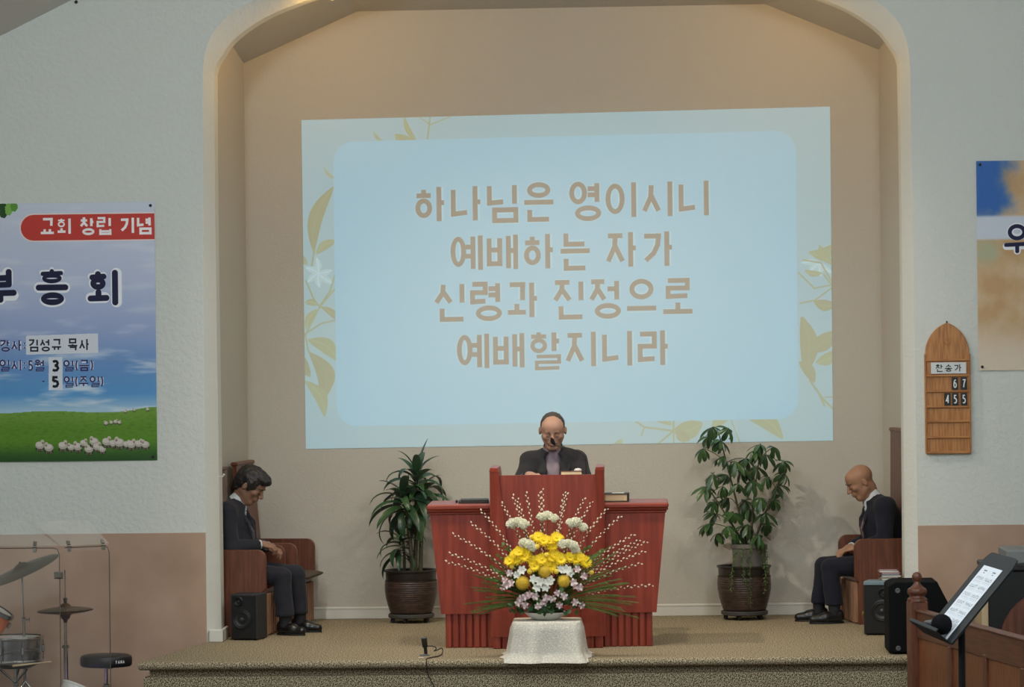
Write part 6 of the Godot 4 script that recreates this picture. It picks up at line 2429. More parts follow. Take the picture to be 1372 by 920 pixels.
func lily_mesh(seed_: int, r: float, tones: Array) -> ArrayMesh:
	# six-petalled small lily facing +z
	var rng := RandomNumberGenerator.new()
	rng.seed = seed_
	var m := MB.new()
	m.smooth(1)
	for i in 6:
		var a := TAU * i / 6.0 + rng.randf_range(-0.12, 0.12)
		var d := Vector3(cos(a), sin(a), 0)
		var sd := Vector3(-sin(a), cos(a), 0)
		m.st.set_color(tones[i % 2])
		var rows := []
		for j in 5:
			var t := j / 4.0
			var w: float = r * 0.30 * sin(PI * (0.12 + 0.8 * t))
			var p := d * r * t * (1.0 - 0.1 * t) + Vector3(0, 0, r * (0.65 * t - 0.45 * t * t) - r * 0.1)
			rows.append([p + sd * w + Vector3(0, 0, w * 0.3), p, p - sd * w + Vector3(0, 0, w * 0.3)])
		for j in 4:
			for k in 2:
				m.quo(rows[j][k], rows[j][k + 1], rows[j + 1][k + 1], rows[j + 1][k], Vector3(0, 0, 1))
	return m.done()

func pin_mesh(r: float) -> ArrayMesh:
	# pincushion bloom: a ball of curved pins
	var m := MB.new()
	m.flat()
	var n := 150
	for i in n:
		var z := 1.0 - 1.55 * (i + 0.5) / n
		var q := sqrt(maxf(0.0, 1.0 - z * z))
		var a := i * 2.39996
		var d := Vector3(cos(a) * q, sin(a) * q, z)
		var sd := d.cross(Vector3(0.2, 0.9, 0.1)).normalized() * r * 0.06
		var s2 := d.cross(sd).normalized() * r * 0.06
		var b := d * r * 0.55
		var e := (d + Vector3(0, 0, 0.18)).normalized() * r
		m.tro(b + sd, b - sd, e, s2)
		m.tro(b + s2, b - s2, e, sd)
		m.tro(e + sd * 1.6, e - sd * 1.6, e + s2 * 1.8, d)
		m.tro(e + sd * 1.6, e - sd * 1.6, e - s2 * 1.8, d)
	m.ball(Vector3.ZERO, Vector3(r, r, r) * 0.6, 10, 8)
	return m.done()

func build_flowers() -> void:
	var rng := RandomNumberGenerator.new()
	rng.seed = 5
	# low stand under the cloth
	var st := thing("plant_stand", "low wooden stand hidden under the white lace cloth", "stand", Vector3(-0.068, 0, 3.26), 0.0)
	var tp := MB.new()
	tp.span(Vector3(-0.20, 0.205, -0.17), Vector3(0.20, 0.228, 0.17), 0.006)
	obj("top", tp.done(), M.chair_h, st)
	for sx in [-1.0, 1.0]:
		for sz in [-1.0, 1.0]:
			var lg := MB.new()
			lg.span(Vector3(sx * 0.18 - 0.015, 0, sz * 0.15 - 0.015), Vector3(sx * 0.18 + 0.015, 0.206, sz * 0.15 + 0.015), 0.004)
			obj("leg", lg.done(), M.chair_h, st)
	# lace cloth
	var lc := MB.new()
	lc.smooth(1)
	var na := 96
	var rings := []
	# rings from the middle out: top, rounded edge, drape, hem
	for i in 26:
		var ring := []
		for j in na:
			var a := TAU * j / na
			var sq := 1.0 / pow(pow(absf(cos(a)), 7.0) + pow(absf(sin(a)), 7.0), 1.0 / 7.0)
			var base := Vector3(cos(a) * 0.215 * sq, 0, sin(a) * 0.185 * sq)
			var p: Vector3
			if i < 8:
				var k := i / 8.0
				p = base * k
				p.y = 0.2335 - 0.0 * k
			else:
				var k := (i - 8) / 17.0
				var fold := sin(a * 7.0 + 0.8) * 0.011 + sin(a * 13.0 + 2.0) * 0.006 + sin(a * 29.0) * 0.0015
				var corner := pow(absf(sin(2.0 * a)), 3.0)
				var flare := 0.014 * minf(1.0, k * 6.0) + (0.010 + 0.030 * corner * k) * k + maxf(0.0, k - 0.92) * 0.22
				p = base + Vector3(cos(a), 0, sin(a)) * (flare + fold * k * 1.6)
				p.y = 0.2335 - 0.012 * minf(1.0, k * 5.0) - k * 0.2135
				if i == 25:
					p += Vector3(cos(a), 0, sin(a)) * (0.012 + 0.010 * absf(sin(a * 24.0)))
					p.y = 0.004 if p.z < 0.17 else lerpf(0.004, -0.022, smoothstep(0.17, 0.22, p.z))
				elif i == 24:
					p.y = maxf(p.y, 0.008)
			ring.append(p)
		rings.append(ring)
	for i in 25:
		for j in na:
			var k := (j + 1) % na
			var o: Vector3 = Vector3.UP if i < 8 else (rings[i][j] as Vector3) * Vector3(1, 0, 1) + Vector3(0, 0.02, 0)
			if i == 0:
				lc.tro(rings[0][j], rings[1][j], rings[1][k], o)
			else:
				lc.quo(rings[i][j], rings[i][k], rings[i + 1][k], rings[i + 1][j], o)
	tag(obj("lace_cloth", lc.done(), M.lace, null, Vector3(-0.068, 0, 3.26)), "white crocheted lace cloth with a scalloped hem draped over a low stand", "tablecloth")

	var t := thing("flower_arrangement", "large flower arrangement of yellow and white blooms with willow twigs in a shallow bowl", "flowers", Vector3(-0.075, 0.236, 3.26), 0.0)
	var bw := MB.new()
	bw.lathe([V(0.0, 0.0), V(0.075, 0.0), V(0.085, 0.004), V(0.115, 0.022), V(0.135, 0.042), V(0.138, 0.048), V(0.132, 0.048), V(0.11, 0.028), V(0.07, 0.012), V(0.0, 0.010)], 40)
	obj("bowl", bw.done(), M.white_gloss, t)
	var bb := MB.new()
	bb.lathe([V(0.137, 0.047), V(0.1395, 0.050), V(0.137, 0.053), V(0.131, 0.050)], 40)
	obj("bowl_band", bb.done(), M.iron, t)
	var fm := MB.new()
	fm.ball(Vector3(0, 0.06, 0), Vector3(0.115, 0.06, 0.115), 14, 8)
	obj("flower_foam", fm.done(), M.dark_green, t)

	# blooms: place in the picture of the bouquet, scaled from its width; x right, y up, from the bowl's foot
	var place := func(cx: float, cy: float) -> Vector3:
		var x := (cx - 422.0) * 0.000815
		var y := (905.0 - cy) * 0.000815
		var q := Vector2(x / 0.36, (y - 0.26) / 0.42)
		return Vector3(x, y, 0.17 * sqrt(maxf(0.0, 1.0 - q.length_squared())) - 0.01)
	var core := Vector3(0, 0.08, 0)
	var kinds := {
		"yellow_chrysanthemum": [[mum_mesh(1, 3, 17, 0.043), mum_mesh(2, 3, 16, 0.043)], M.mum_yellow, [V(375, 262), V(415, 285), V(455, 288), V(515, 268), V(478, 330), V(190, 392), V(225, 372), V(265, 405), V(285, 368), V(152, 440), V(210, 428), V(330, 440), V(345, 480), V(400, 430), V(440, 455), V(470, 482), V(500, 398), V(545, 430), V(475, 412), V(612, 415), V(655, 430), V(690, 420), V(735, 455)]],
		"white_carnation": [[ruffle_mesh(1, 34, 0.040), ruffle_mesh(2, 34, 0.038)], M.bloom_white, [V(172, 172), V(215, 158), V(258, 176), V(400, 118), V(445, 108), V(495, 130), V(628, 170), V(662, 165), V(715, 205), V(262, 318), V(305, 328), V(330, 350), V(560, 328), V(600, 322), V(635, 340), V(650, 372)]],
		"white_lily": [[lily_mesh(1, 0.036, [Color.WHITE, Color.WHITE]), lily_mesh(2, 0.034, [Color.WHITE, Color.WHITE])], M.lily_white, [V(245, 512), V(205, 550), V(590, 512), V(545, 505), V(612, 535), V(335, 582), V(385, 600), V(360, 645), V(445, 605), V(425, 645), V(460, 590)]],
		"pink_alstroemeria": [[lily_mesh(3, 0.031, [Color(0.86, 0.78, 0.72), Color(0.56, 0.32, 0.32)]), lily_mesh(4, 0.029, [Color(0.84, 0.72, 0.68), Color(0.48, 0.25, 0.27)])], M.lily_pink, [V(150, 535), V(110, 590), V(160, 612), V(95, 645), V(130, 625), V(270, 715), V(212, 765), V(265, 782), V(345, 715), V(430, 728), V(475, 735), V(515, 690), V(565, 715), V(530, 785), V(365, 790), V(405, 765), V(670, 510), V(720, 565), V(640, 610), V(685, 650), V(650, 765), V(700, 790), V(235, 735), V(300, 700), V(655, 640)]],
		"pincushion_bloom": [[pin_mesh(0.046)], M.pin_yellow, [V(250, 610), V(420, 525), V(565, 598)]],
		"golden_bud": [[], M.pin_yellow, [V(320, 260), V(365, 330), V(435, 395), V(305, 522), V(510, 522), V(165, 485), V(780, 540)]],
	}
	var bud := MB.new()
	bud.ball(Vector3.ZERO, Vector3(0.0165, 0.0165, 0.0165), 12, 8)
	kinds["golden_bud"][0].append(bud.done())
	for kname in kinds:
		var kd: Array = kinds[kname]
		for i in kd[2].size():
			var p2: Vector2 = kd[2][i]
			var at: Vector3 = place.call(p2.x, p2.y) + Vector3(0, 0, rng.randf_range(-0.008, 0.012))
			var o := obj(kname, kd[0][i % kd[0].size()], kd[1], t)
			var out := (at - Vector3(0, 0.16, -0.10)).normalized()
			out = (out + Vector3(0, 0.1, 0.75)).normalized()
			if kname == "white_carnation":
				out = (out + Vector3(0, 0.5, 0)).normalized()
			var ax := Vector3.UP.cross(out).normalized()
			var sc := rng.randf_range(0.88, 1.1)
			o.transform = Transform3D(Basis(ax, out.cross(ax).normalized(), out) * Basis(Vector3(0, 0, 1), rng.randf() * TAU) * Basis().scaled(Vector3(sc, sc, sc)), at)
			var sm := MB.new()
			sm.tube(bez(core + Vector3(at.x * 0.2, 0, 0), core.lerp(at, 0.6) + Vector3(0, 0.03, -0.03), at - out * 0.004, 5), [0.0022], 5)
			obj("flower_stem", sm.done(), M.stalk, t)
	# willow twigs with pale catkins
	var tips := [V(128, 420), V(147, 380), V(160, 297), V(243, 245), V(285, 192), V(380, 160), V(428, 128), V(450, 145), V(490, 115), V(547, 118), V(562, 100), V(660, 118), V(672, 120), V(748, 145), V(782, 158), V(850, 190), V(910, 225), V(968, 305), V(992, 328), V(1025, 338), V(1015, 378), V(1000, 432), V(1048, 532)]
	var ck := MB.new()
	ck.ball(Vector3.ZERO, Vector3(0.0052, 0.0085, 0.0052), 7, 5)
	for i in tips.size():
		var tip := Vector3(((tips[i] as Vector2).x - 572.0) * 0.001425, (678.0 - (tips[i] as Vector2).y) * 0.001425, rng.randf_range(-0.05, 0.07))
		if tip.y > 0.62:
			tip.z = rng.randf_range(-0.10, 0.02)
		var mid := core.lerp(tip, 0.55) + Vector3(-tip.x * 0.10, 0.05 if absf(tip.x) > 0.25 else 0.0, 0.05)
		var pts := bez(core + Vector3(tip.x * 0.08, 0, 0), mid, tip, 22)
		var m := MB.new()
		m.tube(pts, [0.0024, 0.0022, 0.002, 0.002, 0.0018, 0.0016, 0.0015, 0.0014, 0.0013, 0.0012], 5)
		var br := obj("willow_twig", m.done(), M.twig, t)
		var cm := MB.new()
		var len_ := 0.0
		for k in range(1, pts.size()):
			len_ += (pts[k] as Vector3).distance_to(pts[k - 1])
		var n := int(len_ * 0.66 / 0.0195)
		for k in n:
			var f := 1.0 - (k / float(n)) * 0.66
			var fi := f * (pts.size() - 1)
			var i0 := mini(int(fi), pts.size() - 2)
			var p := (pts[i0] as Vector3).lerp(pts[i0 + 1], fi - i0)
			var d := ((pts[i0 + 1] as Vector3) - (pts[i0] as Vector3)).normalized()
			var sd := d.cross(Vector3(0, 0, 1)).normalized() * (1.0 if k % 2 == 0 else -1.0)
			var yy := (d + sd * 0.45).normalized()
			var xx := yy.cross(Vector3(0, 0, 1)).normalized()
			var sc := rng.randf_range(0.75, 1.15)
			var bx := Basis(xx, yy, xx.cross(yy)).scaled(Vector3(sc, sc, sc))
			cm.ball(p + sd * 0.005, Vector3(0.0052, 0.0082, 0.0052), 7, 5, bx)
		obj("catkins", cm.done(), M.catkin, br)
	# needle sprays to both sides
	for i in 60:
		var s := -1.0 if i % 2 == 0 else 1.0
		var k := float(i / 2) / 29.0
		var ang := lerpf(-0.28, 0.95, k) + rng.randf_range(-0.08, 0.08)
		var ln := lerpf(0.36, 0.33, k) * rng.randf_range(0.6, 1.15) + (0.10 if s > 0.0 else 0.0)
		var tip := Vector3(s * cos(ang) * ln + s * 0.10, 0.11 + sin(ang) * ln, rng.randf_range(-0.02, 0.14))
		if tip.y < -0.05:
			tip.y = -0.05
		var mid := core.lerp(tip, 0.5) + Vector3(0, 0.05, 0.03)
		var pts := bez(core + Vector3(s * 0.06, 0.02, 0.02), mid, tip, 14)
		var m := MB.new()
		m.tube(pts, [0.002, 0.0018, 0.0016, 0.0014, 0.0012], 4)
		m.flat()
		for q in range(3, pts.size()):
			for w in 11:
				var p: Vector3 = (pts[q - 1] as Vector3).lerp(pts[q], w / 11.0)
				var d := ((pts[q] as Vector3) - (pts[q - 1] as Vector3)).normalized()
				var a := rng.randf() * TAU
				var o := d.cross(Vector3(cos(a), sin(a), 0.5)).normalized()
				var e := p + (d * 0.9 + o * 0.5).normalized() * rng.randf_range(0.018, 0.034)
				var sd := d.cross(o).normalized() * 0.0022
				m.tri(p + sd, p - sd, e)
				m.tri(p + o * 0.001, p - o * 0.001, e)
		obj("needle_spray", m.done(), M.needle[i % 2], t)
	# broad leaves low over the bowl and small leafy twigs in between
	var ol := [oval_leaf(0.065, 0.036, 0.5), oval_leaf(0.05, 0.030, 0.3)]
	for i in 84:
		var a := TAU * i / 84.0 + rng.randf_range(-0.2, 0.2)
		var low := i % 2 != 0
		var x := rng.randf_range(-0.26, 0.26)
		var at := Vector3(x, rng.randf_range(0.05, 0.13) if low else rng.randf_range(0.12, 0.36), 0.0)
		at.z = 0.13 * sqrt(maxf(0.05, 1.0 - pow(x / 0.3, 2.0))) - (0.0 if low else 0.04)
		var l := obj("green_leaf", ol[i % 2], M.bright_leaf if i % 4 == 0 else M.dark_green, t)
		l.transform = Transform3D(Basis(Vector3.UP, -PI / 2 + x * -4.0 + rng.randf_range(-0.7, 0.7)) * Basis(Vector3(0, 0, 1), rng.randf_range(-0.9, 0.5)) * Basis(Vector3.RIGHT, rng.randf_range(-0.6, 0.6)), at)
	for e in [V(-0.29, 0.40), V(-0.26, 0.47), V(-0.33, 0.33), V(0.27, 0.46), V(0.31, 0.41), V(0.35, 0.44), V(0.24, 0.40), V(-0.36, 0.26), V(-0.22, 0.36)]:
		var m := MB.new()
		var tip := Vector3(e.x, e.y, 0.03)
		var pts := bez(core, core.lerp(tip, 0.6) + Vector3(0, 0.03, 0), tip, 10)
		m.tube(pts, [0.002, 0.0018, 0.0015, 0.0012], 4)
		m.flat()
		for q in range(5, pts.size()):
			for w in 4:
				var a := rng.randf() * TAU
				var d := Vector3(cos(a), sin(a), rng.randf_range(-0.3, 0.6)).normalized()
				var sd := d.cross(Vector3(0, 0, 1)).normalized() * 0.007
				var p: Vector3 = pts[q]
				m.tri(p, p + d * 0.014 + sd, p + d * 0.028)
				m.tri(p, p + d * 0.028, p + d * 0.014 - sd)
		obj("leafy_twig", m.done(), M.bright_leaf, t)

# ---------------------------------------------------------------- people: x forwards, y up, z to their right
func head_field(s: Sdf, T: Transform3D, bald: bool) -> void:
	var B := T.basis
	s.ell(T * Vector3(-0.014, 0.034, 0), Vector3(0.094, 0.084, 0.080), B, 0.02)
	s.ell(T * Vector3(0.022, -0.022, 0), Vector3(0.066, 0.082, 0.070), B, 0.03)
	s.ell(T * Vector3(0.045, 0.045, 0), Vector3(0.046, 0.05, 0.063), B, 0.03)
	for q in [-1.0, 1.0]:
		s.cone(T * Vector3(-0.012, -0.048, 0.056 * q), T * Vector3(0.048, -0.090, 0.021 * q), 0.019, 0.021, 0.025)
		s.ell(T * Vector3(0.060, -0.016, 0.044 * q), Vector3(0.020, 0.017, 0.019), B, 0.02)
	s.cone(T * Vector3(0.056, -0.096, -0.010), T * Vector3(0.056, -0.096, 0.010), 0.021, 0.021, 0.02)
	# brow, eye sockets with closed lids, nose, mouth
	s.cone(T * Vector3(0.078, 0.024, -0.032), T * Vector3(0.078, 0.024, 0.032), 0.0065, 0.0065, 0.016)
	for q in [-1.0, 1.0]:
		s.ell(T * Vector3(0.093, 0.003, 0.031 * q), Vector3(0.013, 0.010, 0.018), B, 0.010, true)
		s.ell(T * Vector3(0.071, 0.001, 0.031 * q), Vector3(0.0135, 0.0115, 0.0155), B, 0.004)
		s.ell(T * Vector3(0.0845, -0.007, 0.031 * q), Vector3(0.006, 0.0024, 0.014), B, 0.002, true)
	s.cone(T * Vector3(0.086, 0.014, 0), T * Vector3(0.106, -0.026, 0), 0.0085, 0.0125, 0.010)
	for q in [-1.0, 1.0]:
		s.ell(T * Vector3(0.095, -0.030, 0.012 * q), Vector3(0.010, 0.008, 0.008), B, 0.006)
		s.ell(T * Vector3(0.098, -0.040, 0.007 * q), Vector3(0.004, 0.004, 0.0035), B, 0.002, true)
	s.ell(T * Vector3(0.074, -0.057, 0), Vector3(0.018, 0.022, 0.032), B, 0.015)
	s.cone(T * Vector3(0.087, -0.053, -0.016), T * Vector3(0.087, -0.053, 0.016), 0.0055, 0.0055, 0.006)
	s.cone(T * Vector3(0.085, -0.065, -0.013), T * Vector3(0.085, -0.065, 0.013), 0.0065, 0.0065, 0.006)
	s.cone(T * Vector3(0.096, -0.059, -0.022), T * Vector3(0.096, -0.059, 0.022), 0.0030, 0.0030, 0.003, true)
	# ears
	for q in [-1.0, 1.0]:
		var eb := B * Basis(Vector3.UP, 0.35 * q) * Basis(Vector3(0, 0, 1), -0.2)
		s.ell(T * Vector3(-0.010, -0.004, 0.084 * q), Vector3(0.018, 0.031, 0.009), eb, 0.006)
		s.ell(T * Vector3(-0.004, 0.002, 0.092 * q), Vector3(0.009, 0.017, 0.006), eb, 0.004, true)

func hand_field(s: Sdf, T: Transform3D, side: float, curl: float) -> void:
	# x along the fingers, y out of the back of the hand, thumb on the z side given
	var B := T.basis
	s.ell(T * Vector3(0.042, 0, 0), Vector3(0.050, 0.014, 0.040), B, 0.012)
	s.cone(T * Vector3(-0.02, 0, 0), T * Vector3(0.02, 0, 0), 0.025, 0.024, 0.02)
	var lens := [0.070, 0.080, 0.076, 0.060]
	for i in 4:
		var z := lerpf(0.029, -0.031, i / 3.0) * side
		var p := Vector3(0.080 - absf(i - 1.2) * 0.004, 0.002, z)
		var a := 0.15
		for k in 3:
			var l: float = lens[i] * [0.45, 0.31, 0.24][k]
			a += curl * [0.7, 1.0, 0.8][k]
			var e := p + Vector3(cos(a), -sin(a), 0) * l
			s.cone(T * p, T * e, 0.0092 - 0.0009 * k, 0.0088 - 0.0011 * k, 0.004)
			p = e
	var t0 := Vector3(0.012, -0.004, 0.028 * side)
	var t1 := Vector3(0.042, -0.012, 0.054 * side)
	var t2 := Vector3(0.068, -0.020, 0.056 * side)
	var t3 := Vector3(0.090, -0.026, 0.050 * side)
	s.cone(T * t0, T * t1, 0.014, 0.011, 0.010)
	s.cone(T * t1, T * t2, 0.0105, 0.0095, 0.004)
	s.cone(T * t2, T * t3, 0.0095, 0.008, 0.004)

func person(cfg: Dictionary) -> Node3D:
	var t := thing("person", cfg.label, "person", cfg.at, cfg.turn, "people on the stage")
	var J: Dictionary = cfg.j
	var HT := Transform3D(Basis(Vector3.UP, cfg.get("look", 0.0)) * Basis(Vector3(0, 0, 1), cfg.pitch), J.head)
	HT.basis = HT.basis.scaled(Vector3.ONE * cfg.get("head_size", 1.0))
	var hs: float = cfg.get("head_size", 1.0)
	var skin: Color = cfg.skin
	var bald: bool = cfg.get("bald", false)
	var grey_beard: bool = cfg.get("beard", false)
	var body := Sdf.new(cfg.lo, cfg.hi, 0.016)
	var nb: Vector3 = J.neck
	body.cone(HT * Vector3(-0.03, -0.06, 0), nb, 0.055, 0.058, 0.03)
	body.cone(J.chest, J.hips, 0.10, 0.10, 0.03)
	body.cone(J.sh_r, J.sh_l, 0.036, 0.036, 0.03)
	for q in ["r", "l"]:
		body.cone(J["sh_" + q], J["el_" + q], 0.040, 0.033, 0.02)
		body.cone(J["el_" + q], J["wr_" + q], 0.033, 0.024, 0.02)
		body.cone(J["hip_" + q], J["kn_" + q], 0.062, 0.045, 0.03)
		body.cone(J["kn_" + q], J["an_" + q], 0.042, 0.030, 0.02)
		body.cone(J["an_" + q], (J["an_" + q] as Vector3).lerp(J["to_" + q], 0.55), 0.024, 0.016, 0.02)
	var arr := body.mesh()
	# head on a finer grid
	var hc: Vector3 = J.head
	var hf := Sdf.new(hc - Vector3(0.165, 0.175, 0.125) * hs, hc + Vector3(0.165, 0.165, 0.125) * hs, 0.0036)
	head_field(hf, HT, bald)
	hf.cone(HT * Vector3(-0.03, -0.06, 0), hc.lerp(nb, 0.85), 0.055 * hs, 0.056, 0.03)
	arr = hf.mesh(null, arr)
	for q in ["r", "l"]:
		var w: Vector3 = J["wr_" + q]
		var hx: Array = J["hand_" + q]      # finger direction, back of the hand, thumb side, curl
		var fx: Vector3 = (hx[0] as Vector3).normalized()
		var fy: Vector3 = ((hx[1] as Vector3) - fx * (hx[1] as Vector3).dot(fx)).normalized()
		var T := Transform3D(Basis(fx, fy, fx.cross(fy)), w)
		var c := T * Vector3(0.06, -0.02, 0)
		var hsd := Sdf.new(c - Vector3(0.12, 0.11, 0.11), c + Vector3(0.12, 0.11, 0.11), 0.0042)
		hand_field(hsd, T, hx[2], hx[3])
		arr = hsd.mesh(null, arr)
	var sk := pm(skin.linear_to_srgb(), 0.5, 0.0, 0.4)
	sk.subsurf_scatter_enabled = true
	sk.subsurf_scatter_strength = 0.05
	obj("body", net(arr), sk, t)
	# brows and lashes of fine hair, and the lips
	for sg in [-1.0, 1.0]:
		var bw := MB.new()
		var bp := []
		for k in 7:
			var u := k / 6.0
			bp.append(HT * Vector3(0.0925 - 0.024 * u * u, 0.0235 + 0.004 * sin(u * PI), (0.013 + 0.037 * u) * sg))
		bw.tube(bp, [0.0022, 0.0036, 0.0040, 0.0040, 0.0036, 0.0030, 0.0018], 6)
		obj("eyebrow", bw.done(), cfg.hair_mat, t)
		var la := MB.new()
		var lp2 := []
		for k in 6:
			var u := k / 5.0
			lp2.append(HT * Vector3(0.0872 - 0.012 * absf(u - 0.4), -0.0065 - 0.002 * sin(u * PI), (0.019 + 0.026 * u) * sg))
		la.tube(lp2, [0.0010, 0.0019, 0.0021, 0.0020, 0.0017, 0.0010], 5)
		obj("eyelashes", la.done(), cfg.hair_mat, t)
	var li := MB.new()
	li.ball(HT * Vector3(0.0890, -0.0535, 0), Vector3(0.0062, 0.0042, 0.0195) * hs, 14, 8, HT.basis.orthonormalized())
	li.ball(HT * Vector3(0.0872, -0.0648, 0), Vector3(0.0070, 0.0048, 0.0170) * hs, 14, 8, HT.basis.orthonormalized())
	obj("lips", li.done(), pm((skin * Color(0.92, 0.72, 0.70)).linear_to_srgb(), 0.5), t)

	# shirt, seen in the opening of the jacket, with its collar
	var fwd: Vector3 = cfg.front
	var sh := Sdf.new(cfg.lo, cfg.hi, 0.012)
	sh.cone((J.chest as Vector3) - Vector3(0, 0.01, 0), (J.chest as Vector3).lerp(J.hips, 0.75), 0.122, 0.118, 0.05)
	sh.cone(nb - Vector3(0, 0.06, 0), nb + (hc - nb) * 0.12, 0.062, 0.058, 0.02)
	var shirt_m := pm(cfg.shirt, 0.8)
	var so := obj("shirt", net(sh.mesh()), shirt_m, t)
	var col := MB.new()
	var nd: Vector3 = (hc - nb).normalized()
	var cx := (fwd - nd * fwd.dot(nd)).normalized()
	var cz := cx.cross(nd).normalized()
	col.smooth(1)
	var na := 28
	for i in na:
		var quad := []
		for k in [i, i + 1]:
			var a := lerpf(0.22, TAU - 0.22, float(k) / na)
			var d := cx * cos(a) + cz * sin(a)
			var front := maxf(0.0, cos(a))
			var b: Vector3 = nb + Vector3(0, 0.004, 0) + d * 0.066 - nd * 0.028 * front
			quad.append([b + nd * 0.046 * (1.0 - 0.2 * front) - d * 0.004, b + d * (0.004 + 0.022 * front) - nd * (0.002 + 0.045 * front * front)])
		col.quo(quad[0][0], quad[1][0], quad[1][1], quad[0][1], quad[0][1] - nb)
	obj("collar", col.done(), shirt_m, so)
	if cfg.has("tie"):
		var ti := MB.new()
		var p0: Vector3 = nb + cx * 0.074 - nd * 0.035
		var p1: Vector3 = (J.chest as Vector3) + fwd * 0.148 - Vector3(0, 0.02, 0)
		var p2: Vector3 = (J.chest as Vector3).lerp(J.hips, 0.75) + fwd * 0.142
		var z := cz
		ti.block([p0 - z * 0.014, p0 + z * 0.014, p0 + z * 0.014 + fwd * 0.012, p0 - z * 0.014 + fwd * 0.012], [p0 - z * 0.019 + nd * 0.028, p0 + z * 0.019 + nd * 0.028, p0 + z * 0.019 + nd * 0.028 + fwd * 0.014, p0 - z * 0.019 + nd * 0.028 + fwd * 0.014])
		ti.block([p1 - z * 0.028, p1 + z * 0.028, p1 + z * 0.026 + fwd * 0.006, p1 - z * 0.026 + fwd * 0.006], [p0 - z * 0.013, p0 + z * 0.013, p0 + z * 0.012 + fwd * 0.008, p0 - z * 0.012 + fwd * 0.008])
		ti.block([p2 - z * 0.036, p2 + z * 0.036, p2 + z * 0.034 + fwd * 0.006, p2 - z * 0.034 + fwd * 0.006], [p1 - z * 0.028, p1 + z * 0.028, p1 + z * 0.026 + fwd * 0.006, p1 - z * 0.026 + fwd * 0.006])
		obj("tie", ti.done(), cfg.tie, t)

	# jacket with sleeves, open in a V at the front
	var ja := Sdf.new(cfg.lo, cfg.hi, 0.011)
	var chest: Vector3 = J.chest
	var hips: Vector3 = J.hips
	ja.cone(chest, chest.lerp(hips, 0.9), 0.142, cfg.get("waist", 0.142), 0.05)
	for q in ["r", "l"]:
		var sg := 1.0 if q == "r" else -1.0
		ja.cone(chest + Vector3(0, 0, 0.06 * sg), chest.lerp(hips, 0.9) + Vector3(0, 0, 0.055 * sg), 0.122, 0.125, 0.05)
		ja.cone(J["sh_" + q], nb - Vector3(0, 0.018, 0), 0.060, 0.058, 0.05)
		ja.cone(J["sh_" + q], J["el_" + q], 0.068, 0.054, 0.03)
		ja.cone(J["el_" + q], J["wr_" + q], 0.054, 0.041, 0.022)
	ja.cone(J.sh_r, J.sh_l, 0.058, 0.058, 0.04)
	# rolled collar and lapels
	var v0: Vector3 = nb + cx * 0.05 - nd * 0.04
	var vb: Vector3 = chest.lerp(hips, cfg.get("vee", 0.55)) + fwd * 0.155
	for sg in [-1.0, 1.0]:
		ja.cone(nb - cx * 0.055 + nd * 0.012, nb + cz * 0.068 * sg + nd * 0.004, 0.014, 0.014, 0.012)
		ja.cone(nb + cz * 0.068 * sg + nd * 0.004, v0 + cz * 0.062 * sg, 0.014, 0.014, 0.012)
		ja.cone(v0 + cz * 0.064 * sg, chest + fwd * 0.13 + cz * 0.075 * sg, 0.013, 0.020, 0.010)
		ja.cone(chest + fwd * 0.13 + cz * 0.075 * sg, vb + cz * 0.02 * sg, 0.020, 0.010, 0.010)
	# the opening
	ja.cone(nb + nd * 0.12 + cx * 0.02, nb + nd * 0.012, 0.064, 0.062, 0.008, true)
	for k in 7:
		var f := k / 6.0
		ja.ell(v0.lerp(vb, f) + fwd * 0.03, Vector3(0.085, 0.05, lerpf(0.052, 0.012, f)), Basis(), 0.006, true)
	# creases of the cloth
	var cn := FastNoiseLite.new()
	cn.seed = cfg.seed
	cn.frequency = 5.5
	cn.fractal_octaves = 2
	ja.rough(func(p: Vector3) -> float: return 0.0075 * cn.get_noise_3d(p.x, p.y * 1.6, p.z), 0.03)
	# cuffs end before the hand
	for q in ["r", "l"]:
		var d: Vector3 = ((J["wr_" + q] as Vector3) - (J["el_" + q] as Vector3)).normalized()
		ja.cone((J["wr_" + q] as Vector3) + d * 0.025, (J["wr_" + q] as Vector3) + d * 0.09, 0.056, 0.06, 0.002, true)
		var cf := MB.new()
		cf.tube([(J["wr_" + q] as Vector3) - d * 0.05, (J["wr_" + q] as Vector3) - d * 0.008], [0.032, 0.031], 14)
		obj("cuff", cf.done(), shirt_m, so)
	if cfg.has("hem"):
		var hm: float = cfg.hem
		ja.cut(Vector3(0, hm, 0), Vector3(0, -1, 0))
	var jk := obj("jacket", net(ja.mesh()), cfg.jacket, t)
	# lapels folded back over the chest
	for sg in [-1.0, 1.0]:
		var pa: Vector3 = nb + cx * 0.036 + cz * 0.066 * sg - nd * 0.012
		var pb: Vector3 = chest.lerp(nb, 0.28) + fwd * 0.118 + cz * 0.118 * sg
		var pc: Vector3 = chest + fwd * 0.140 + cz * 0.098 * sg
		var pd: Vector3 = vb + cz * 0.016 * sg + fwd * 0.004
		var pe: Vector3 = v0.lerp(vb, 0.4) + cz * 0.040 * sg + fwd * 0.012
		var th := fwd * 0.006
		var lp := MB.new()
		lp.flat()
		var ring := [pa, pb, pc, pd, pe]
		for k in [[0, 1, 4], [1, 2, 4], [2, 3, 4]]:
			lp.tro((ring[k[0]] as Vector3) + th, (ring[k[1]] as Vector3) + th, (ring[k[2]] as Vector3) + th, fwd)
			lp.tro(ring[k[0]], ring[k[1]], ring[k[2]], -fwd)
		for k in 5:
			var u0: Vector3 = ring[k]
			var u1: Vector3 = ring[(k + 1) % 5]
			lp.quo(u0, u1, u1 + th, u0 + th, (u0 + u1) * 0.5 - pe.lerp(pc, 0.5))
		obj("lapel", lp.done(), cfg.jacket, jk)

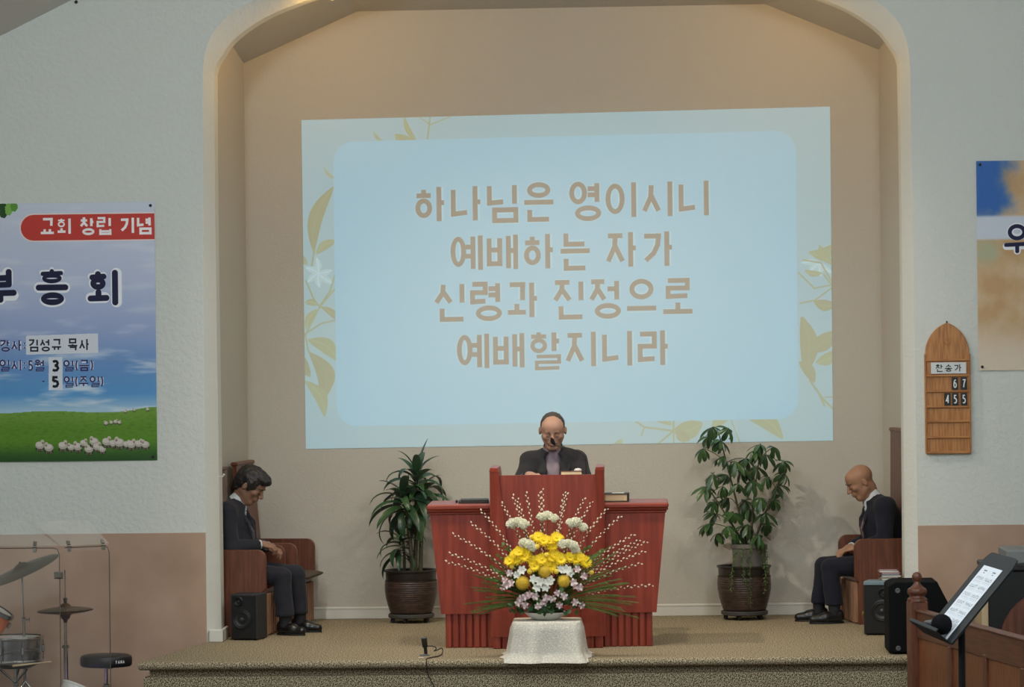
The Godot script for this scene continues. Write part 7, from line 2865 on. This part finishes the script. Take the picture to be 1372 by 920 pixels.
	# trousers
	var tr := Sdf.new(cfg.lo, cfg.hi, 0.012)
	tr.cone(hips + Vector3(0, 0.06, 0.05), hips + Vector3(0, 0.06, -0.05), 0.115, 0.115, 0.04)
	for q in ["r", "l"]:
		tr.cone(J["hip_" + q], J["kn_" + q], 0.084, 0.064, 0.03)
		tr.cone(J["kn_" + q], (J["kn_" + q] as Vector3).lerp(J["an_" + q], 0.86), 0.063, 0.062, 0.012)
	tr.rough(func(p: Vector3) -> float: return 0.006 * cn.get_noise_3d(p.x + 9.0, p.y * 1.3, p.z), 0.03)
	tr.cut(Vector3(0, cfg.get("cuff", 0.125), 0), Vector3(0, -1, 0))
	obj("trousers", net(tr.mesh()), cfg.trousers, t)
	for q in ["r", "l"]:
		var an: Vector3 = J["an_" + q]
		var to: Vector3 = J["to_" + q]
		var d := (Vector3(to.x, 0, to.z) - Vector3(an.x, 0, an.z)).normalized()
		var sk2 := MB.new()
		sk2.tube([an + Vector3(0, -0.03, 0), an + Vector3(0, 0.12, 0) + ((J["kn_" + q] as Vector3) - an) * 0.1], [0.042, 0.044], 14)
		obj("sock", sk2.done(), M.sock, t)
		var f := Sdf.new(an - Vector3(0.26, 0.13, 0.26), an + Vector3(0.26, 0.10, 0.26), 0.007)
		var heel := Vector3(an.x, 0.036, an.z) - d * 0.03
		var tip := Vector3(to.x, 0.030, to.z)
		f.cone(heel, heel.lerp(tip, 0.45), 0.036, 0.040, 0.02)
		f.cone(heel.lerp(tip, 0.45), tip - d * 0.02, 0.042, 0.030, 0.02)
		f.cone(heel + Vector3(0, 0.03, 0), heel.lerp(tip, 0.5) + Vector3(0, 0.012, 0), 0.036, 0.034, 0.02)
		f.cone(heel + d * 0.02 + Vector3(0, 0.10, 0), heel + d * 0.025 + Vector3(0, 0.06, 0), 0.036, 0.036, 0.008, true)
		f.cut(Vector3(0, 0.012, 0), Vector3(0, -1, 0))
		var sho := obj("shoe", net(f.mesh()), M.shoe, t)
		var sl := MB.new()
		var pl := PackedVector2Array()
		var L := (tip - heel).length() + 0.006
		for i in 20:
			var a := TAU * i / 20.0
			var u := 0.5 + 0.5 * cos(a)
			pl.append(V(lerpf(-0.040, L + 0.002, u), sin(a) * (0.036 + 0.010 * sin(u * PI))))
		sl.prism(pl, 0.001, 0.014, Transform3D(Basis(d, d.cross(Vector3.UP).normalized(), Vector3.UP) if true else Basis(), Vector3(heel.x, 0, heel.z)), 0.0)
		obj("sole", sl.done(), M.sole, sho)

	# hair and beard
	if grey_beard:
		var bd := Sdf.new(hc - Vector3(0.15, 0.17, 0.11), hc + Vector3(0.15, 0.06, 0.11), 0.004)
		bd.cone(HT * Vector3(0.0565, -0.097, -0.010), HT * Vector3(0.0565, -0.097, 0.010), 0.0222, 0.0222, 0.01)
		for sg in [-1.0, 1.0]:
			bd.cone(HT * Vector3(0.012, -0.070, 0.044 * sg), HT * Vector3(0.049, -0.091, 0.021 * sg), 0.0205, 0.0222, 0.01)
			bd.cone(HT * Vector3(0.091, -0.0445, 0.004 * sg), HT * Vector3(0.082, -0.054, 0.028 * sg), 0.0060, 0.0055, 0.004)
		bd.ell(HT * Vector3(0.10, -0.060, 0), Vector3(0.022, 0.0115, 0.026) * hs, HT.basis.orthonormalized(), 0.003, true)
		obj("beard", net(bd.mesh()), M.beard, t)
	if not bald:
		var hb := Sdf.new(hc - Vector3(0.17, 0.15, 0.14), hc + Vector3(0.17, 0.18, 0.14), 0.0045)
		if cfg.get("receding", false):
			hb.ell(HT * Vector3(-0.016, 0.034, 0), Vector3(0.0955, 0.0855, 0.0815) * hs, HT.basis.orthonormalized(), 0.01)
			hb.ell(HT * Vector3(-0.05, -0.02, 0), Vector3(0.062, 0.07, 0.078) * hs, HT.basis.orthonormalized(), 0.02)
			# forehead, thin top and face stay free
			hb.ell(HT * Vector3(0.088, 0.052, 0), Vector3(0.102, 0.081, 0.079) * hs, HT.basis.orthonormalized(), 0.006, true)
			hb.ell(HT * Vector3(0.098, -0.03, 0), Vector3(0.088, 0.10, 0.10) * hs, HT.basis.orthonormalized(), 0.006, true)
			for sg in [-1.0, 1.0]:
				hb.ell(HT * Vector3(-0.008, -0.025, 0.085 * sg), Vector3(0.026, 0.045, 0.03) * hs, HT.basis.orthonormalized(), 0.004, true)
			hb.ell(HT * Vector3(-0.03, -0.115, 0), Vector3(0.12, 0.055, 0.12) * hs, HT.basis.orthonormalized(), 0.01, true)
		else:
			hb.ell(HT * Vector3(-0.018, 0.042, 0), Vector3(0.106, 0.092, 0.091) * hs, HT.basis.orthonormalized(), 0.01)
			hb.ell(HT * Vector3(0.055, 0.088, 0), Vector3(0.055, 0.034, 0.070) * hs, HT.basis.orthonormalized() * Basis(Vector3(0, 0, 1), -0.25), 0.03)
			hb.ell(HT * Vector3(-0.07, -0.01, 0), Vector3(0.05, 0.075, 0.076) * hs, HT.basis.orthonormalized(), 0.03)
			for sg in [-1.0, 1.0]:
				hb.cone(HT * Vector3(0.01, 0.04, 0.076 * sg), HT * Vector3(0.014, -0.022, 0.075 * sg), 0.016, 0.008, 0.02)
			hb.ell(HT * Vector3(0.105, 0.0, 0), Vector3(0.062, 0.066, 0.10) * hs, HT.basis.orthonormalized(), 0.01, true)
			for sg in [-1.0, 1.0]:
				hb.ell(HT * Vector3(-0.012, -0.022, 0.095 * sg), Vector3(0.024, 0.036, 0.03) * hs, HT.basis.orthonormalized(), 0.004, true)
		var hn := FastNoiseLite.new()
		hn.seed = 3
		hn.frequency = 34.0
		hb.rough(func(p: Vector3) -> float: return (0.010 if not cfg.get("receding", false) else 0.004) * hn.get_noise_3d(p.x * 0.6, p.y * 0.6, p.z * 1.6), 0.02)
		obj("hair", net(hb.mesh()), cfg.hair_mat, t)
	return t

func build_people() -> void:
	var tan_skin := Color(0.36, 0.19, 0.115)
	# --- preacher behind the pulpit, reading with bowed head
	person({
		"label": "balding person in a charcoal jacket and mauve shirt reading at the pulpit", "at": Vector3(-0.046, 0, 1.86), "turn": -PI / 2, "seed": 1,
		"lo": Vector3(-0.25, -0.02, -0.42), "hi": Vector3(0.62, 1.42, 0.42), "front": Vector3(1, 0.1, 0).normalized(), "pitch": -0.40, "head_size": 1.01,
		"skin": Color(0.43, 0.25, 0.175), "hair_mat": M.hair_grey, "receding": true, "beard": true, "shirt": rgb8(128, 114, 122), "jacket": M.suit_charcoal, "trousers": M.suit_charcoal, "vee": 0.75, "hem": 0.70,
		"j": {"head": Vector3(0.105, 1.398, 0.0), "neck": Vector3(0.028, 1.262, 0), "chest": Vector3(0.0, 1.10, 0), "hips": Vector3(0.0, 0.80, 0),
			"sh_r": Vector3(0.01, 1.19, 0.150), "sh_l": Vector3(0.01, 1.19, -0.158), "el_r": Vector3(0.14, 1.03, 0.225), "el_l": Vector3(0.14, 1.03, -0.225), "wr_r": Vector3(0.44, 1.112, 0.15), "wr_l": Vector3(0.42, 1.112, -0.13),
			"hand_r": [Vector3(1, 0.05, -0.5), Vector3(0, 1, 0.1), -1.0, 0.35], "hand_l": [Vector3(1, 0.05, 0.3), Vector3(0, 1, 0), 1.0, 0.3],
			"hip_r": Vector3(0, 0.80, 0.09), "hip_l": Vector3(0, 0.80, -0.09), "kn_r": Vector3(0.02, 0.46, 0.1), "kn_l": Vector3(0.02, 0.46, -0.1), "an_r": Vector3(-0.02, 0.09, 0.11), "an_l": Vector3(-0.02, 0.09, -0.11), "to_r": Vector3(0.15, 0.02, 0.13), "to_l": Vector3(0.15, 0.02, -0.13)},
	})
	# --- man on the chair by the left pilaster
	person({
		"label": "seated person with thick black hair, dark suit and white collar, head bowed", "at": Vector3(-2.245, 0, 1.24), "turn": -0.122, "seed": 2,
		"lo": Vector3(-0.26, -0.02, -0.40), "hi": Vector3(0.60, 1.10, 0.40), "front": Vector3(1, -0.1, 0).normalized(), "pitch": -0.60, "head_size": 1.04, "look": -0.12,
		"skin": Color(0.27, 0.145, 0.095), "hair_mat": M.hair_black, "shirt": rgb8(196, 204, 206), "jacket": M.suit_slate, "trousers": M.suit_slate, "tie": M.tie_dark, "vee": 0.7, "hem": 0.33, "waist": 0.13,
		"j": {"head": Vector3(0.095, 1.022, 0.0), "neck": Vector3(0.0, 0.905, 0), "chest": Vector3(-0.04, 0.74, 0), "hips": Vector3(-0.03, 0.47, 0),
			"sh_r": Vector3(-0.045, 0.845, 0.165), "sh_l": Vector3(-0.045, 0.845, -0.165), "el_r": Vector3(0.0, 0.60, 0.225), "el_l": Vector3(0.02, 0.60, -0.22), "wr_r": Vector3(0.19, 0.625, 0.10), "wr_l": Vector3(0.20, 0.60, -0.08),
			"hand_r": [Vector3(1, -0.25, -0.2), Vector3(0.25, 1, 0.3), -1.0, 0.75], "hand_l": [Vector3(1, -0.4, 0.3), Vector3(0.3, 1, 0), 1.0, 0.7],
			"hip_r": Vector3(0.02, 0.42, 0.09), "hip_l": Vector3(0.02, 0.42, -0.09), "kn_r": Vector3(0.33, 0.405, 0.11), "kn_l": Vector3(0.38, 0.405, -0.11), "an_r": Vector3(0.355, 0.085, 0.12), "an_l": Vector3(0.40, 0.085, -0.14), "to_r": Vector3(0.495, 0.02, 0.17), "to_l": Vector3(0.55, 0.02, -0.12)},
	})
	# --- bald man on the opposite chair
	person({
		"label": "seated bald person in a navy suit with a white collar and patterned tie", "at": Vector3(2.27, 0, 0.64), "turn": PI + 0.122, "seed": 3,
		"lo": Vector3(-0.26, -0.02, -0.40), "hi": Vector3(0.74, 1.08, 0.40), "front": Vector3(1, -0.25, 0).normalized(), "pitch": -0.48, "head_size": 1.04, "look": 0.05, "bald": true,
		"skin": Color(0.36, 0.19, 0.115), "hair_mat": M.hair_grey, "shirt": rgb8(206, 210, 212), "jacket": M.suit_navy, "trousers": M.suit_navy, "tie": M.tie_red, "vee": 0.7, "hem": 0.33, "waist": 0.13,
		"j": {"head": Vector3(0.182, 0.982, 0.0), "neck": Vector3(0.095, 0.862, 0), "chest": Vector3(0.035, 0.71, 0), "hips": Vector3(-0.02, 0.46, 0),
			"sh_r": Vector3(0.035, 0.81, 0.165), "sh_l": Vector3(0.035, 0.81, -0.165), "el_r": Vector3(0.08, 0.565, 0.22), "el_l": Vector3(0.06, 0.575, -0.225), "wr_r": Vector3(0.245, 0.52, 0.07), "wr_l": Vector3(0.235, 0.52, -0.09),
			"hand_r": [Vector3(1, -0.3, -0.5), Vector3(0.3, 1, 0), -1.0, 0.5], "hand_l": [Vector3(1, -0.25, 0.45), Vector3(0.25, 1, 0), 1.0, 0.5],
			"hip_r": Vector3(0.03, 0.41, 0.09), "hip_l": Vector3(0.03, 0.41, -0.09), "kn_r": Vector3(0.43, 0.39, 0.09), "kn_l": Vector3(0.42, 0.39, -0.10), "an_r": Vector3(0.47, 0.085, 0.10), "an_l": Vector3(0.40, 0.085, -0.13), "to_r": Vector3(0.635, 0.02, 0.10), "to_l": Vector3(0.575, 0.02, -0.15)},
	})
